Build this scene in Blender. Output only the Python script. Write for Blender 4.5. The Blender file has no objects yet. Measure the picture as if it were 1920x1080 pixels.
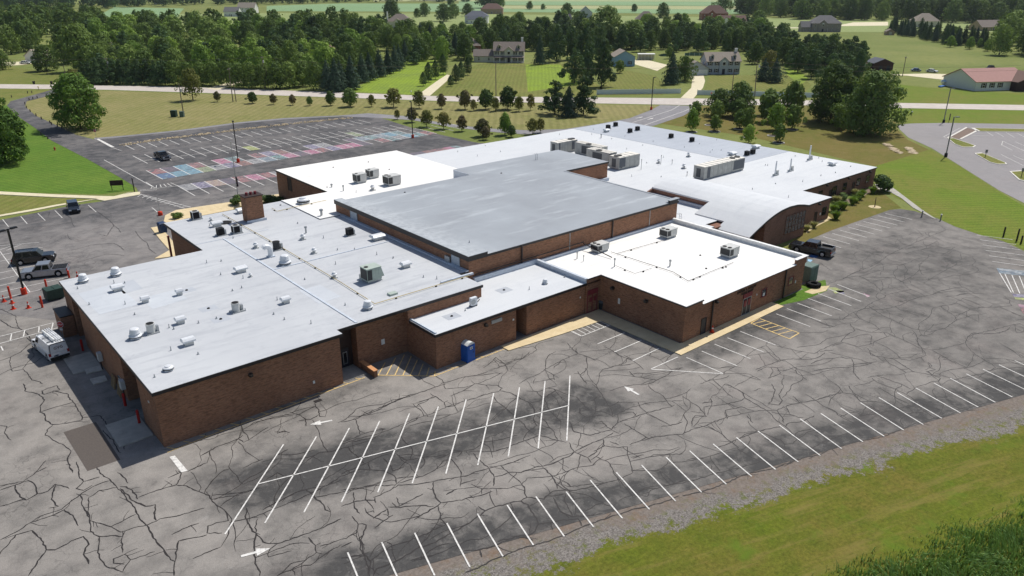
import bpy, bmesh, math, random
from mathutils import Vector, Matrix
random.seed(11)
SC = bpy.context.scene
COL = SC.collection

# ---------------------------------------------------------------- camera
CAM_H = 39.0
PITCH, ROLL, YAW = 0.38757, 0.0010585, 0.707103     # measured from the building's vanishing points
F_PX = 1437.33                                       # focal length in photo pixels (1920 wide)
def _basis():
    cp, sp = math.cos(PITCH), math.sin(PITCH)
    cr, sr = math.cos(ROLL), math.sin(ROLL)
    rz = lambda v: Vector((cr*v[0]-sr*v[1], sr*v[0]+cr*v[1], v[2]))
    up, fw, rt = rz((0, -cp, -sp)), rz((0, -sp, cp)), rz((1, 0, 0))
    X = math.cos(YAW)*rt + math.sin(YAW)*fw
    Y = -math.sin(YAW)*rt + math.cos(YAW)*fw
    return X, Y, up
BX, BY, BZ = _basis()
def at(px, py, z=0.0):
    """where the survey sight line through a photo point meets the level z"""
    c = Vector(((px-960)/F_PX, (py-540)/F_PX, 1.0))
    d = Vector((BX.dot(c), BY.dot(c), BZ.dot(c)))
    t = (z-CAM_H)/d.z
    return Vector((d.x*t, d.y*t, z))
cam_d = bpy.data.cameras.new('camera')
cam = bpy.data.objects.new('camera', cam_d); COL.objects.link(cam)
cam_d.sensor_width = 36.0; cam_d.lens = F_PX/1920*36.0
cam_d.clip_start = 0.5; cam_d.clip_end = 9000
cam.matrix_world = Matrix(((BX.x, -BX.y, -BX.z, 0), (BY.x, -BY.y, -BY.z, 0), (BZ.x, -BZ.y, -BZ.z, CAM_H), (0, 0, 0, 1)))
SC.camera = cam

# ---------------------------------------------------------------- light
SUN_EL = math.radians(57.0)
sdir = Vector((0.978*math.cos(SUN_EL), 0.205*math.cos(SUN_EL), math.sin(SUN_EL))).normalized()
w = bpy.data.worlds.new('World'); SC.world = w; w.use_nodes = True
nt = w.node_tree; nt.nodes.clear()
sky = nt.nodes.new('ShaderNodeTexSky'); sky.sky_type = 'NISHITA'; sky.sun_disc = False
sky.sun_elevation = SUN_EL; sky.sun_rotation = math.atan2(sdir.x, sdir.y)
sky.altitude = 300; sky.air_density = 1.0; sky.dust_density = 1.6; sky.ozone_density = 1.0
bg = nt.nodes.new('ShaderNodeBackground'); bg.inputs['Strength'].default_value = 0.085
ow = nt.nodes.new('ShaderNodeOutputWorld')
nt.links.new(sky.outputs[0], bg.inputs[0]); nt.links.new(bg.outputs[0], ow.inputs[0])
sl = bpy.data.lights.new('sun', 'SUN'); sl.energy = 4.1; sl.angle = math.radians(0.53); sl.color = (1.0, 0.955, 0.89)
so = bpy.data.objects.new('sun', sl); COL.objects.link(so)
so.rotation_euler = sdir.to_track_quat('Z', 'Y').to_euler(); so.location = (0, 0, 200)
vs = SC.view_settings
vs.view_transform = 'Standard'; vs.look = 'None'; vs.exposure = 0.0; vs.gamma = 1.0; vs.use_curve_mapping = False
cy = SC.cycles
cy.use_denoising = True; cy.max_bounces = 6; cy.diffuse_bounces = 3; cy.glossy_bounces = 2
cy.transmission_bounces = 3; cy.transparent_max_bounces = 6; cy.use_adaptive_sampling = True
cy.adaptive_threshold = 0.02
try:
    cy.denoiser = 'OPENIMAGEDENOISE'; cy.denoising_input_passes = 'RGB_ALBEDO_NORMAL'
except Exception: pass

# ---------------------------------------------------------------- materials
def lin(r, g, b):
    f = lambda c: (c/255/12.92) if c/255 <= 0.04045 else ((c/255+0.055)/1.055)**2.4
    return (f(r), f(g), f(b), 1.0)
class NT:
    """tiny helper round one material's node tree"""
    def __init__(s, name, rough=0.8, spec=0.25, metal=0.0):
        s.m = bpy.data.materials.new(name); s.m.use_nodes = True
        s.t = s.m.node_tree; s.b = s.t.nodes['Principled BSDF']
        s.b.inputs['Roughness'].default_value = rough
        s.b.inputs['Metallic'].default_value = metal
        s.b.inputs['Specular IOR Level'].default_value = spec
        s._c = None
    def n(s, typ, **kw):
        nd = s.t.nodes.new('ShaderNode'+typ)
        for k, v in kw.items(): setattr(nd, k, v)
        return nd
    def l(s, a, b): s.t.links.new(a, b)
    def pos(s):
        if s._c is None: s._c = s.n('NewGeometry').outputs['Position']
        return s._c
    def obj(s): return s.n('TexCoord').outputs['Object']
    def noise(s, scale, detail=4, rough=0.55, vec=None, dist=0.0, stretch=None, rot=0.0):
        nd = s.n('TexNoise'); nd.inputs['Scale'].default_value = scale
        nd.inputs['Detail'].default_value = detail; nd.inputs['Roughness'].default_value = rough
        nd.inputs['Distortion'].default_value = dist
        v = vec or s.pos()
        if stretch or rot:
            mp = s.n('Mapping', vector_type='TEXTURE'); mp.inputs['Scale'].default_value = tuple(1/k for k in (stretch or (1, 1, 1)))
            mp.inputs['Rotation'].default_value = (0, 0, rot)
            s.l(v, mp.inputs[0]); v = mp.outputs[0]
        s.l(v, nd.inputs['Vector']); return nd.outputs['Fac']
    def ramp(s, fac, stops, interp='LINEAR'):
        r = s.n('ValToRGB'); cr = r.color_ramp; cr.interpolation = interp
        while len(cr.elements) < len(stops): cr.elements.new(0.5)
        for e, (p, c) in zip(cr.elements, stops):
            e.position = p; e.color = c if not isinstance(c, (int, float)) else (c, c, c, 1)
        s.l(fac, r.inputs[0]); return r.outputs[0]
    def mix(s, fac, a, b, mode='MIX'):
        m = s.n('Mix', data_type='RGBA', blend_type=mode)
        for sock, v in ((m.inputs[0], fac), (m.inputs[6], a), (m.inputs[7], b)):
            if hasattr(v, 'is_output') or hasattr(v, 'links'): s.l(v, sock)
            else: sock.default_value = v
        return m.outputs[2]
    def math(s, op, a, b=None, clamp=False):
        m = s.n('Math', operation=op); m.use_clamp = clamp
        for i, v in enumerate((a, b)):
            if v is None: continue
            if hasattr(v, 'links'): s.l(v, m.inputs[i])
            else: m.inputs[i].default_value = v
        return m.outputs[0]
    def bump(s, h, strength=0.3, dist=0.05):
        b = s.n('Bump'); b.inputs['Strength'].default_value = strength; b.inputs['Distance'].default_value = dist
        s.l(h, b.inputs['Height']); s.l(b.outputs[0], s.b.inputs['Normal'])
    def col(s, c):
        if hasattr(c, 'links'): s.l(c, s.b.inputs['Base Color'])
        else: s.b.inputs['Base Color'].default_value = c
        return s.m
MATS = {}
def plain(name, rgb, rough=0.6, spec=0.3, metal=0.0, var=0.12, scale=3.0):
    """one colour with slight wear"""
    if name in MATS: return MATS[name]
    t = NT(name, rough, spec, metal)
    c = lin(*rgb)
    d = tuple(max(0, x*(1-var)) for x in c[:3])+(1,); e = tuple(min(1, x*(1+var)) for x in c[:3])+(1,)
    t.col(t.ramp(t.noise(scale, 4, vec=t.obj()), [(0.3, d), (0.7, e)]))
    MATS[name] = t.m; return t.m

# ---------------------------------------------------------------- geometry
class MB:
    """collects shapes; build() links them as ONE mesh object"""
    def __init__(s): s.v = []; s.f = []; s.mi = []; s.k = 0
    def mat(s, i): s.k = i; return s
    def face(s, pts):
        n = len(s.v); s.v += [tuple(p) for p in pts]; s.f.append(tuple(range(n, n+len(pts)))); s.mi.append(s.k); return s
    def _add(s, vs, fs):
        n = len(s.v); s.v += [tuple(p) for p in vs]
        for f in fs: s.f.append(tuple(n+i for i in f)); s.mi.append(s.k)
        return s
    def box(s, x0, x1, y0, y1, z0, z1, M=None):
        vs = [Vector(p) for p in ((x0,y0,z0),(x1,y0,z0),(x1,y1,z0),(x0,y1,z0),(x0,y0,z1),(x1,y0,z1),(x1,y1,z1),(x0,y1,z1))]
        if M: vs = [M @ p for p in vs]
        return s._add(vs, ((0,3,2,1),(4,5,6,7),(0,1,5,4),(1,2,6,5),(2,3,7,6),(3,0,4,7)))
    def frus(s, a, b, M=None):
        """two rectangles (x0,x1,y0,y1,z) joined"""
        vs = [Vector(p) for r in (a, b) for p in ((r[0],r[2],r[4]),(r[1],r[2],r[4]),(r[1],r[3],r[4]),(r[0],r[3],r[4]))]
        if M: vs = [M @ p for p in vs]
        return s._add(vs, ((0,3,2,1),(4,5,6,7),(0,1,5,4),(1,2,6,5),(2,3,7,6),(3,0,4,7)))
    def prism(s, poly, z0, z1, caps=True, bottom=True):
        n = len(poly)
        ar = sum(poly[i][0]*poly[(i+1)%n][1]-poly[(i+1)%n][0]*poly[i][1] for i in range(n))
        if ar < 0: poly = poly[::-1]
        vs = [(p[0], p[1], z0) for p in poly]+[(p[0], p[1], z1) for p in poly]
        fs = [(i, (i+1)%n, n+(i+1)%n, n+i) for i in range(n)]
        if caps: fs.append(tuple(range(n, 2*n)))
        if caps and bottom: fs.append(tuple(range(n-1, -1, -1)))
        return s._add(vs, fs)
    def cyl(s, c, r0, r1, h, n=10, axis='z', caps=True):
        c = Vector(c); vs = []
        for (r, t) in ((r0, 0), (r1, h)):
            for i in range(n):
                a = 2*math.pi*i/n; p = (r*math.cos(a), r*math.sin(a), t)
                if axis == 'y': p = (p[0], p[2], -p[1])
                if axis == 'x': p = (p[2], p[0], p[1])
                vs.append(c+Vector(p))
        fs = [(i, (i+1)%n, n+(i+1)%n, n+i) for i in range(n)]
        if caps: fs += [tuple(range(n-1, -1, -1)), tuple(range(n, 2*n))]
        return s._add(vs, fs)
    def lathe(s, c, prof, n=14):
        c = Vector(c); vs = []; m = len(prof)
        for (r, z) in prof:
            for i in range(n):
                a = 2*math.pi*i/n; vs.append(c+Vector((r*math.cos(a), r*math.sin(a), z)))
        fs = [(k*n+i, k*n+(i+1)%n, (k+1)*n+(i+1)%n, (k+1)*n+i) for k in range(m-1) for i in range(n)]
        fs += [tuple(range(n-1, -1, -1)), tuple(range((m-1)*n, m*n))]
        return s._add(vs, fs)
    def tube(s, pts, r, n=6, r1=None):
        pts = [Vector(p) for p in pts]; vs = []; m = len(pts)
        for k, p in enumerate(pts):
            d = (pts[min(k+1, m-1)]-pts[max(k-1, 0)]).normalized()
            u = d.cross(Vector((0, 0, 1)))
            if u.length < 1e-3: u = d.cross(Vector((1, 0, 0)))
            u.normalize(); q = d.cross(u)
            rr = r if r1 is None else r+(r1-r)*k/(m-1)
            for i in range(n):
                a = 2*math.pi*i/n; vs.append(p+u*rr*math.cos(a)+q*rr*math.sin(a))
        fs = [(k*n+i, k*n+(i+1)%n, (k+1)*n+(i+1)%n, (k+1)*n+i) for k in range(m-1) for i in range(n)]
        fs += [tuple(range(n-1, -1, -1)), tuple(range((m-1)*n, m*n))]
        return s._add(vs, fs)
    def strip(s, pts, wd, z):
        """flat ribbon along a ground line"""
        pts = [Vector((p[0], p[1])) for p in pts]; m = len(pts); L = []; R = []
        for k, p in enumerate(pts):
            d = pts[min(k+1, m-1)]-pts[max(k-1, 0)]
            if d.length < 1e-6: d = Vector((1, 0))
            d.normalize(); nn = Vector((-d.y, d.x)); ww = (wd if not isinstance(wd, (list, tuple)) else wd[k])/2
            L.append((*(p+nn*ww), z)); R.append((*(p-nn*ww), z))
        vs = R+L
        return s._add(vs, [(k, k+1, m+k+1, m+k) for k in range(m-1)])
    def mesh(s, name, mats, smooth=False):
        me = bpy.data.meshes.new(name); me.from_pydata(s.v, [], s.f)
        for m in (mats if isinstance(mats, (list, tuple)) else [mats]): me.materials.append(m)
        if len(me.materials) > 1: me.polygons.foreach_set('material_index', s.mi)
        if smooth:
            me.polygons.foreach_set('use_smooth', [True]*len(me.polygons))
        me.update(); return me
    def build(s, name, mats, parent=None, smooth=False, loc=None):
        o = bpy.data.objects.new(name, s.mesh(name, mats, smooth)); COL.objects.link(o)
        if parent is not None: o.parent = parent
        if loc is not None: o.location = loc
        return o
def tag(o, label=None, cat=None, group=None, kind=None):
    if label: o['label'] = label
    if cat: o['category'] = cat
    if group: o['group'] = group
    if kind: o['kind'] = kind
    return o
def empty(name, loc, rz=0.0, label=None, cat=None, group=None):
    o = bpy.data.objects.new(name, None); COL.objects.link(o); o.location = loc; o.rotation_euler = (0, 0, rz)
    o.empty_display_size = 0.3
    return tag(o, label, cat, group)
def copy_tree(o, parent=None):
    c = o.copy(); COL.objects.link(c); c.parent = parent
    for ch in list(o.children): copy_tree(ch, c)
    return c
def link(name, me, parent=None, loc=(0, 0, 0), rz=0.0, scale=None):
    o = bpy.data.objects.new(name, me); COL.objects.link(o); o.parent = parent; o.location = loc; o.rotation_euler = (0, 0, rz)
    if scale: o.scale = scale
    return o
def sheet(name, poly, z, mat, kind='structure', parent=None):
    """flat ground sheet from ground points"""
    bm = bmesh.new(); vs = [bm.verts.new((p[0], p[1], z)) for p in poly]
    f = bm.faces.new(vs); f.normal_update(); bmesh.ops.triangulate(bm, faces=bm.faces[:])
    me = bpy.data.meshes.new(name); bm.to_mesh(me); bm.free(); me.materials.append(mat)
    for p in me.polygons:
        if p.normal.z < 0: p.flip()
    o = bpy.data.objects.new(name, me); COL.objects.link(o)
    if kind: o['kind'] = kind
    if parent: o.parent = parent
    return o
def pxs(pts, z=0.0): return [at(x, y, z) for x, y in pts]
ORD = ['first','second','third','fourth','fifth','sixth','seventh','eighth','ninth','tenth','eleventh','twelfth','thirteenth','fourteenth','fifteenth','sixteenth','seventeenth','eighteenth','nineteenth','twentieth']
# ================================================================ ground materials
def grass_mat(name, a, b, c, stripe=None, scale=0.05, bare=0.0):
    t = NT(name, 0.95, 0.1)
    n1 = t.noise(scale, 5, 0.65); n2 = t.noise(0.35, 7, 0.72, dist=0.6); n3 = t.noise(3.2, 8, 0.82)
    base = t.mix(t.ramp(n1, [(0.36, 0.0), (0.64, 1.0)]), lin(*a), lin(*b))
    base = t.mix(t.ramp(n2, [(0.45, 0.0), (0.72, 0.75)]), base, lin(*c))
    fine = t.ramp(n3, [(0.25, 0.5), (0.75, 1.45)])
    base = t.mix(1.0, base, fine, 'MULTIPLY')
    if stripe:
        ang, per = stripe
        mp = t.n('Mapping'); mp.inputs['Rotation'].default_value = (0, 0, ang); t.l(t.pos(), mp.inputs[0])
        wv = t.n('TexWave'); wv.inputs['Scale'].default_value = 0.314/per*1.6; wv.inputs['Distortion'].default_value = 2.5
        wv.inputs['Detail'].default_value = 2; t.l(mp.outputs[0], wv.inputs['Vector'])
        base = t.mix(1.0, base, t.ramp(wv.outputs['Fac'], [(0.3, 0.93), (0.7, 1.06)]), 'MULTIPLY')
    t.bump(n3, 0.25, 0.06)
    return t.col(base)
M_GRASS = grass_mat('meadow_grass', (112,124,66), (132,136,80), (100,112,56), scale=0.02)
M_DRY = grass_mat('dry_mown_lawn', (140,134,88), (122,124,72), (154,144,102), stripe=(0.72, 3.2), scale=0.035)
M_GREEN = grass_mat('green_lawn', (88,120,44), (104,128,52), (76,106,38), stripe=(-0.35, 2.0), scale=0.05)
M_BRIGHT = grass_mat('bright_lawn', (130,152,52), (116,134,62), (146,166,60), stripe=(0.74, 2.4), scale=0.04)
M_OLIVE = grass_mat('olive_lawn', (122,124,66), (106,116,56), (138,130,80), stripe=(0.74, 2.6), scale=0.04)
M_VERGE = grass_mat('verge_grass', (104,106,38), (116,108,54), (84,96,30), scale=0.12)
M_BANK = grass_mat('bank_grass', (106,126,44), (120,122,58), (94,116,38), stripe=(-0.95, 2.2), scale=0.06)
M_SCHOOLGRASS = grass_mat('worn_school_lawn', (116,106,58), (102,104,48), (130,114,72), scale=0.06)
M_SOY = grass_mat('soybean_field', (128,156,112), (136,162,120), (120,150,110), stripe=None, scale=0.006)
M_WHEAT = grass_mat('pale_stubble_field', (168,170,124), (156,164,116), (178,176,136), stripe=None, scale=0.006)
M_FARGRASS = grass_mat('far_meadow', (142,154,100), (134,148,92), (150,158,108), scale=0.01)
def asphalt_mat(name, light, dark, bands=True, crack=0.5, amt=1.0):
    t = NT(name, 0.9, 0.2)
    big = t.noise(0.06, 5, 0.6); mid = t.noise(0.45, 6, 0.62); fine = t.noise(18, 3, 0.7)
    m = t.math('MULTIPLY', t.ramp(big, [(0.38, 0.0), (0.7, 1.0)]), 0.42*amt)
    m = t.math('ADD', m, t.math('MULTIPLY', t.ramp(mid, [(0.42, 0.0), (0.74, 1.0)]), 0.46*amt))
    blot = t.ramp(t.noise(0.8, 7, 0.7, dist=0.8), [(0.3, 0.45), (0.7, 1.15)])
    if bands:
        sx = t.n('SeparateXYZ'); t.l(t.pos(), sx.inputs[0]); X, Y = sx.outputs[0], sx.outputs[1]
        wob = t.math('MULTIPLY', t.math('SUBTRACT', t.noise(0.3, 4), 0.5), 3.0)
        def band(px, py, nx, ny, half, x0=None, x1=None, soft=2.2):
            d = t.math('ADD', t.math('MULTIPLY', t.math('SUBTRACT', X, px), nx), t.math('MULTIPLY', t.math('SUBTRACT', Y, py), ny))
            d = t.math('ADD', d, wob); d = t.math('ABSOLUTE', d)
            k = t.math('DIVIDE', t.math('SUBTRACT', half, d), soft, clamp=True)
            if x0 is not None:
                e = t.math('MULTIPLY', t.math('DIVIDE', t.math('SUBTRACT', X, x0), 3, clamp=True), t.math('DIVIDE', t.math('SUBTRACT', x1, X), 3, clamp=True))
                k = t.math('MULTIPLY', k, e)
            return k
        b1 = band(20.6, 37.9, 0.306, 0.952, 4.9)                       # sealed strip of the outer stalls
        b2 = band(18.4, 53.4, 0.262, 0.965, 4.6, 13.0, 53.0)           # sealed double bay
        b3 = band(66, 44.2, 0.0, 1.0, 2.9, 60, 92)                     # stalls by the building
        b4 = band(30, 62.6, 0.0, 1.0, 1.6, 16, 62)
        for bb, k in ((b1, 0.75), (b2, 0.78), (b3, 0.6), (b4, 0.5)):
            m = t.math('ADD', m, t.math('MULTIPLY', t.math('MULTIPLY', bb, k), blot))
        m = t.math('ADD', m, t.math('MULTIPLY', t.math('DIVIDE', t.math('SUBTRACT', X, 55.0), 45.0, clamp=True), 0.26))
    if name.startswith('older'):
        sx = t.n('SeparateXYZ'); t.l(t.pos(), sx.inputs[0]); m = t.math('ADD', m, t.math('MULTIPLY', t.math('DIVIDE', t.math('SUBTRACT', sx.outputs[1], 138.0), 14.0, clamp=True), 0.42))
    m = t.math('MINIMUM', m, 1.0)
    c = t.mix(m, lin(*light), lin(*dark))
    warm = t.mix(t.ramp(t.noise(0.17, 3), [(0.55, 0.0), (0.75, 0.35)]), c, lin(156, 144, 138))
    c = t.mix(0.55, c, warm)
    # hairline map cracking
    vo = t.n('TexVoronoi', feature='DISTANCE_TO_EDGE'); vo.inputs['Scale'].default_value = 0.75
    ds = t.n('VectorMath', operation='ADD'); nz = t.n('TexNoise'); nz.inputs['Scale'].default_value = 0.9; nz.inputs['Detail'].default_value = 4
    t.l(t.pos(), nz.inputs['Vector']); sc = t.n('VectorMath', operation='SCALE'); sc.inputs['Scale'].default_value = 1.6
    t.l(nz.outputs['Color'], sc.inputs[0]); t.l(t.pos(), ds.inputs[0]); t.l(sc.outputs[0], ds.inputs[1]); t.l(ds.outputs[0], vo.inputs['Vector'])
    hair = t.ramp(vo.outputs['Distance'], [(0.0, 1.0), (0.035, 0.0)])
    hair = t.math('MULTIPLY', hair, t.ramp(t.noise(0.12, 3), [(0.45, 0.0), (0.62, crack)]))
    c = t.mix(hair, c, lin(62, 60, 60))
    oil = t.ramp(t.noise(0.9, 5, 0.6), [(0.66, 0.0), (0.78, 0.5)])
    c = t.mix(oil, c, lin(64,62,62))
    scuff = t.ramp(t.noise(0.6, 8, 0.75, dist=1.5), [(0.60, 0.0), (0.78, 0.5)])
    c = t.mix(scuff, c, lin(172, 170, 166))
    c = t.mix(1.0, c, t.ramp(fine, [(0.3, 0.8), (0.7, 1.18)]), 'MULTIPLY')
    t.bump(fine, 0.15, 0.01)
    return t.col(c)
M_ASPH = asphalt_mat('cracked_asphalt', (152, 147, 141), (76, 75, 74), crack=0.5)
M_ASPHB = asphalt_mat('older_dark_asphalt', (138, 134, 131), (80, 80, 82), bands=False, crack=0.8, amt=1.25)
M_ASPHR = asphalt_mat('smooth_grey_asphalt', (150, 146, 146), (132, 130, 130), bands=False, crack=0.15, amt=0.8)
M_ACCESS = asphalt_mat('grey_access_asphalt', (146, 144, 146), (112, 112, 116), bands=False, crack=0.3)
def simple_noise(name, a, b, scale, rough=0.85, bumpy=0.0, det=5):
    t = NT(name, rough, 0.2); n = t.noise(scale, det, 0.65)
    if bumpy: t.bump(n, bumpy, 0.03)
    return t.col(t.ramp(n, [(0.3, lin(*a)), (0.7, lin(*b))]))
M_ROAD = simple_noise('pale_road_concrete', (186,176,168), (204,196,186), 0.4)
M_WALK = simple_noise('tan_sidewalk_concrete', (206,186,146), (224,206,168), 0.9)
M_WALKP = simple_noise('pale_sidewalk_concrete', (206,196,164), (224,214,186), 0.9)
M_CONC = simple_noise('grey_concrete', (158,156,148), (186,182,172), 1.1)
M_KERB = simple_noise('white_kerb', (204,200,190), (226,222,214), 2.0)
M_SAND = simple_noise('bare_sand', (190,170,130), (214,198,158), 1.5)
M_MULCH = simple_noise('bark_mulch', (104,88,78), (140,122,110), 6.0, bumpy=0.4)
M_TAR = plain('crack_sealant_tar', (44,40,39), 0.6, 0.35, var=0.2)
def paint_mat(name, rgb):
    t = NT(name, 0.75, 0.25); wear = t.ramp(t.noise(3.5, 6, 0.75), [(0.46, 0.0), (0.72, 0.75)])
    return t.col(t.mix(wear, lin(*rgb), lin(120,117,114)))
M_WPAINT = paint_mat('white_road_paint', (226,224,219))
M_YPAINT = paint_mat('yellow_road_paint', (232,200,132))
def gravel_mat():
    t = NT('crushed_limestone', 0.95, 0.15)
    vo = t.n('TexVoronoi'); vo.inputs['Scale'].default_value = 9.0; t.l(t.pos(), vo.inputs['Vector'])
    g = t.mix(t.ramp(vo.outputs['Color'], [(0.1, 0.0), (0.9, 1.0)]), lin(118,114,110), lin(204,200,196))
    n = t.noise(0.5, 6, 0.7)
    g = t.mix(t.ramp(n, [(0.5, 0.0), (0.72, 0.75)]), g, lin(126,112,92))
    t.bump(vo.outputs['Distance'], 0.5, 0.04)
    return t.col(g)
M_GRAVEL = gravel_mat()
M_DIRT = simple_noise('compacted_chip_gravel', (132,124,116), (164,156,146), 2.5, bumpy=0.3, det=8)

# ================================================================ ground sheets
S = 6000
sheet('ground', [(-S, -S), (S, -S), (S, S), (-S, S)], 0.0, M_GRASS)
# far fields, hedged by their own edges
FIELDS = [
 ('field', [(-300,60),(2300,60),(2300,46),(960,27),(640,24),(-300,30)], 0.03, M_FARGRASS),
 ('field', [(180,32),(330,34),(345,16),(215,13),(205,18)], 0.07, M_SOY),
 ('field', [(500,21),(960,22.5),(1300,26),(1400,26),(1400,18),(1280,17.5),(960,17),(900,7),(640,6.5),(500,11)], 0.10, M_SOY),
 ('field', [(905,10.5),(1280,11.3),(1400,12.5),(1400,18),(1280,17.5),(960,16.5),(905,15)], 0.13, M_WHEAT),
 ('field', [(860,2),(1400,2.6),(1400,12),(1280,10.8),(960,9.8),(860,9)], 0.16, M_SOY),
 ('field', [(700,0),(1450,1),(1450,3),(860,2.4),(700,3)], 0.19, M_WHEAT),
 ('field', [(1500,-3),(700,-3),(700,0),(1450,1)], 0.19, M_SOY),
]
for nm, p, z, m in FIELDS: sheet(nm, pxs(p), z, m)
# lawns
LAWNS = [
 ([(176,259),(233,254),(333,244),(447,229),(533,221),(640,216),(690,212),(757,217),(823,229),(873,236),(923,241),(990,244),(1080,240),(1180,222),(1222,206),(1235,198),(1120,196),(873,193),(633,184),(400,177),(200,170),(118,170),(83,182),(50,190),(47,200),(67,217),(117,240),(143,253)], 0.010, M_DRY),
 ([(-400,250),(13,197),(33,217),(67,240),(97,263),(165,298),(227,333),(250,348),(252,357),(190,364),(0,360),(-400,362)], 0.010, M_GREEN),
 ([(-400,366),(0,364),(184,372),(0,404),(-400,470)], 0.014, M_OLIVE),
 ([(-400,167),(0,167),(104,168),(60,179),(0,190),(-400,230)], 0.010, M_OLIVE),
 ([(-400,157),(0,157),(110,158),(125,150),(118,138),(0,123),(-400,120)], 0.010, M_OLIVE),
 ([(655,172),(780,178),(840,143),(815,112),(760,112),(690,152)], 0.012, M_BRIGHT),
 ([(806,179),(1120,182),(1130,165),(1070,120),(905,118),(850,140)], 0.012, M_OLIVE),
 ([(990,172),(1090,158),(1050,121),(985,121)], 0.016, M_BRIGHT),
 ([(1120,178),(1240,178),(1256,170),(1230,142),(1165,130),(1130,150)], 0.012, M_OLIVE),
 ([(1318,176),(1500,184),(1522,160),(1500,140),(1330,142)], 0.012, M_OLIVE),
 ([(1500,160),(1516,148),(1490,124),(1470,124),(1476,140)], 0.016, M_BRIGHT),
 ([(1674,192),(1960,198),(1960,176),(1830,172),(1700,160),(1640,150)], 0.012, M_BANK),
 ([(1240,232),(1300,203),(1312,199),(1507,198),(1600,205),(1690,232),(1680,240),(1702,262),(1745,282),(1640,312),(1400,255)], 0.012, M_SCHOOLGRASS),
 ([(1640,312),(1745,280),(1800,312),(1873,359),(1960,410),(1960,492),(1900,458),(1838,440),(1790,424),(1750,405),(1640,350)], 0.016, M_BANK),
 ([(1690,232),(1960,236),(1960,208),(1674,203),(1660,215)], 0.012, M_BANK),
 ([(1470,468),(1560,432),(1666,394),(1690,390),(1640,349),(1570,385),(1510,430)], 0.016, M_SCHOOLGRASS),
]
for p, z, m in LAWNS: sheet('lawn', pxs(p), z, m)
# bank below the outer stalls: chip gravel, limestone, then grass, by distance from the paved edge
def verge_mat():
    t = NT('gravel_to_grass_verge', .95, .12); sx = t.n('SeparateXYZ'); t.l(t.pos(), sx.inputs[0]); X, Y = sx.outputs[0], sx.outputs[1]
    d = t.math('ADD', t.math('MULTIPLY', t.math('SUBTRACT', X, 20.6), -.306), t.math('MULTIPLY', t.math('SUBTRACT', Y, 37.9), -.952))
    w1 = t.math('MULTIPLY', t.math('SUBTRACT', t.noise(.16, 3, .5), .5), 5.0); w2 = t.math('MULTIPLY', t.math('SUBTRACT', t.noise(1.1, 8, .8), .5), 6.0)
    e = t.math('ADD', t.math('ADD', d, w1), w2)
    vo = t.n('TexVoronoi'); vo.inputs['Scale'].default_value = 11.0; t.l(t.pos(), vo.inputs['Vector'])
    sep = t.n('SeparateColor'); t.l(vo.outputs['Color'], sep.inputs[0]); fine = t.noise(7, 6, .8)
    stone = t.mix(t.math('MULTIPLY', t.math('ADD', sep.outputs[0], fine), .5), lin(58,54,50), lin(160,154,148))
    chip = t.mix(t.ramp(t.noise(3.0, 8, .8), [(.3, 0.0), (.7, 1.0)]), lin(98,90,82), lin(144,134,126)); chip = t.mix(t.ramp(t.noise(.7, 5, .7), [(.52, 0.0), (.7, .6)]), chip, lin(124,98,74))
    g = t.mix(t.ramp(t.noise(.12, 5, .65), [(.36, 0.0), (.64, 1.0)]), lin(100,112,34), lin(114,108,48)); g = t.mix(t.ramp(t.noise(.5, 7, .72), [(.42, 0.0), (.7, .8)]), g, lin(84,98,30)); g = t.mix(1.0, g, t.ramp(t.noise(3.2, 8, .82), [(.28, .42), (.72, 1.4)]), 'MULTIPLY')
    c = t.mix(t.ramp(t.math('SUBTRACT', e, 1.4), [(0.0, 0.0), (.9, 1.0)]), chip, stone)
    tuft = t.math('MULTIPLY', t.ramp(t.noise(.9, 6, .75), [(.52, 0.0), (.6, 1.0)]), t.math('DIVIDE', t.math('SUBTRACT', d, .5), 2.5, clamp=True))
    c = t.mix(t.math('MULTIPLY', tuft, .8), c, g)
    g = t.mix(t.ramp(t.noise(.6, 6, .7, stretch=(.14, 1.1, 1), rot=-.31), [(.5, 0.0), (.72, .75)]), g, lin(138,122,72)); g = t.mix(t.ramp(t.noise(.28, 4, .6), [(.58, 0.0), (.72, .7)]), g, lin(92,116,36))
    edge = t.ramp(t.math('DIVIDE', t.math('SUBTRACT', e, 2.7), 2.0), [(0.42, 0.0), (.55, 1.0)])
    c = t.mix(edge, c, g); t.bump(fine, .5, .06); return t.col(c)
sheet('gravel_verge', [(-20, 51.2), (20.6, 38.2), (140, -0.2), (160, -60), (-30, -60), (-60, 40)], 0.012, verge_mat())
# asphalt
lot = [(10, 41.3), (20.6, 37.7), (120, 5.8), (135, 26)]
lot += [tuple(p[:2]) for p in pxs([(1922,472),(1880,452),(1838,441),(1790,425),(1758,410),(1715,396),(1688,392),(1668,394),(1560,432),(1512,452),(1500,470)])]
lot += [(91, 60), (60, 70), (35, 80), (30, 113)]
lot_front = lot+[(-70, 113), (-70, 62)]
PARK = sheet('parking_lot', lot_front, 0.030, M_ASPH)
back = pxs([(-400,540),(-400,480),(0,413),(130,386.5),(190,378),(262,366),(256,352),(227,334),(165,299),(97,264),(67,241),(33,218),(13,198),(20,190),(67,177),(104,166.5),(116,169),(83,182),(50,190),(47,200),(67,217),(117,240),(143,253),(178,262),(233,257),(333,247),(447,232),(533,224),(640,219),(707,219),(773,240),(827,253),(890,267),(960,275)])
back = [tuple(p[:2]) for p in back]+[(100, 120), (30, 95), (14, 99)]
PARKB = sheet('parking_lot', back, 0.036, M_ASPHB)
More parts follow.
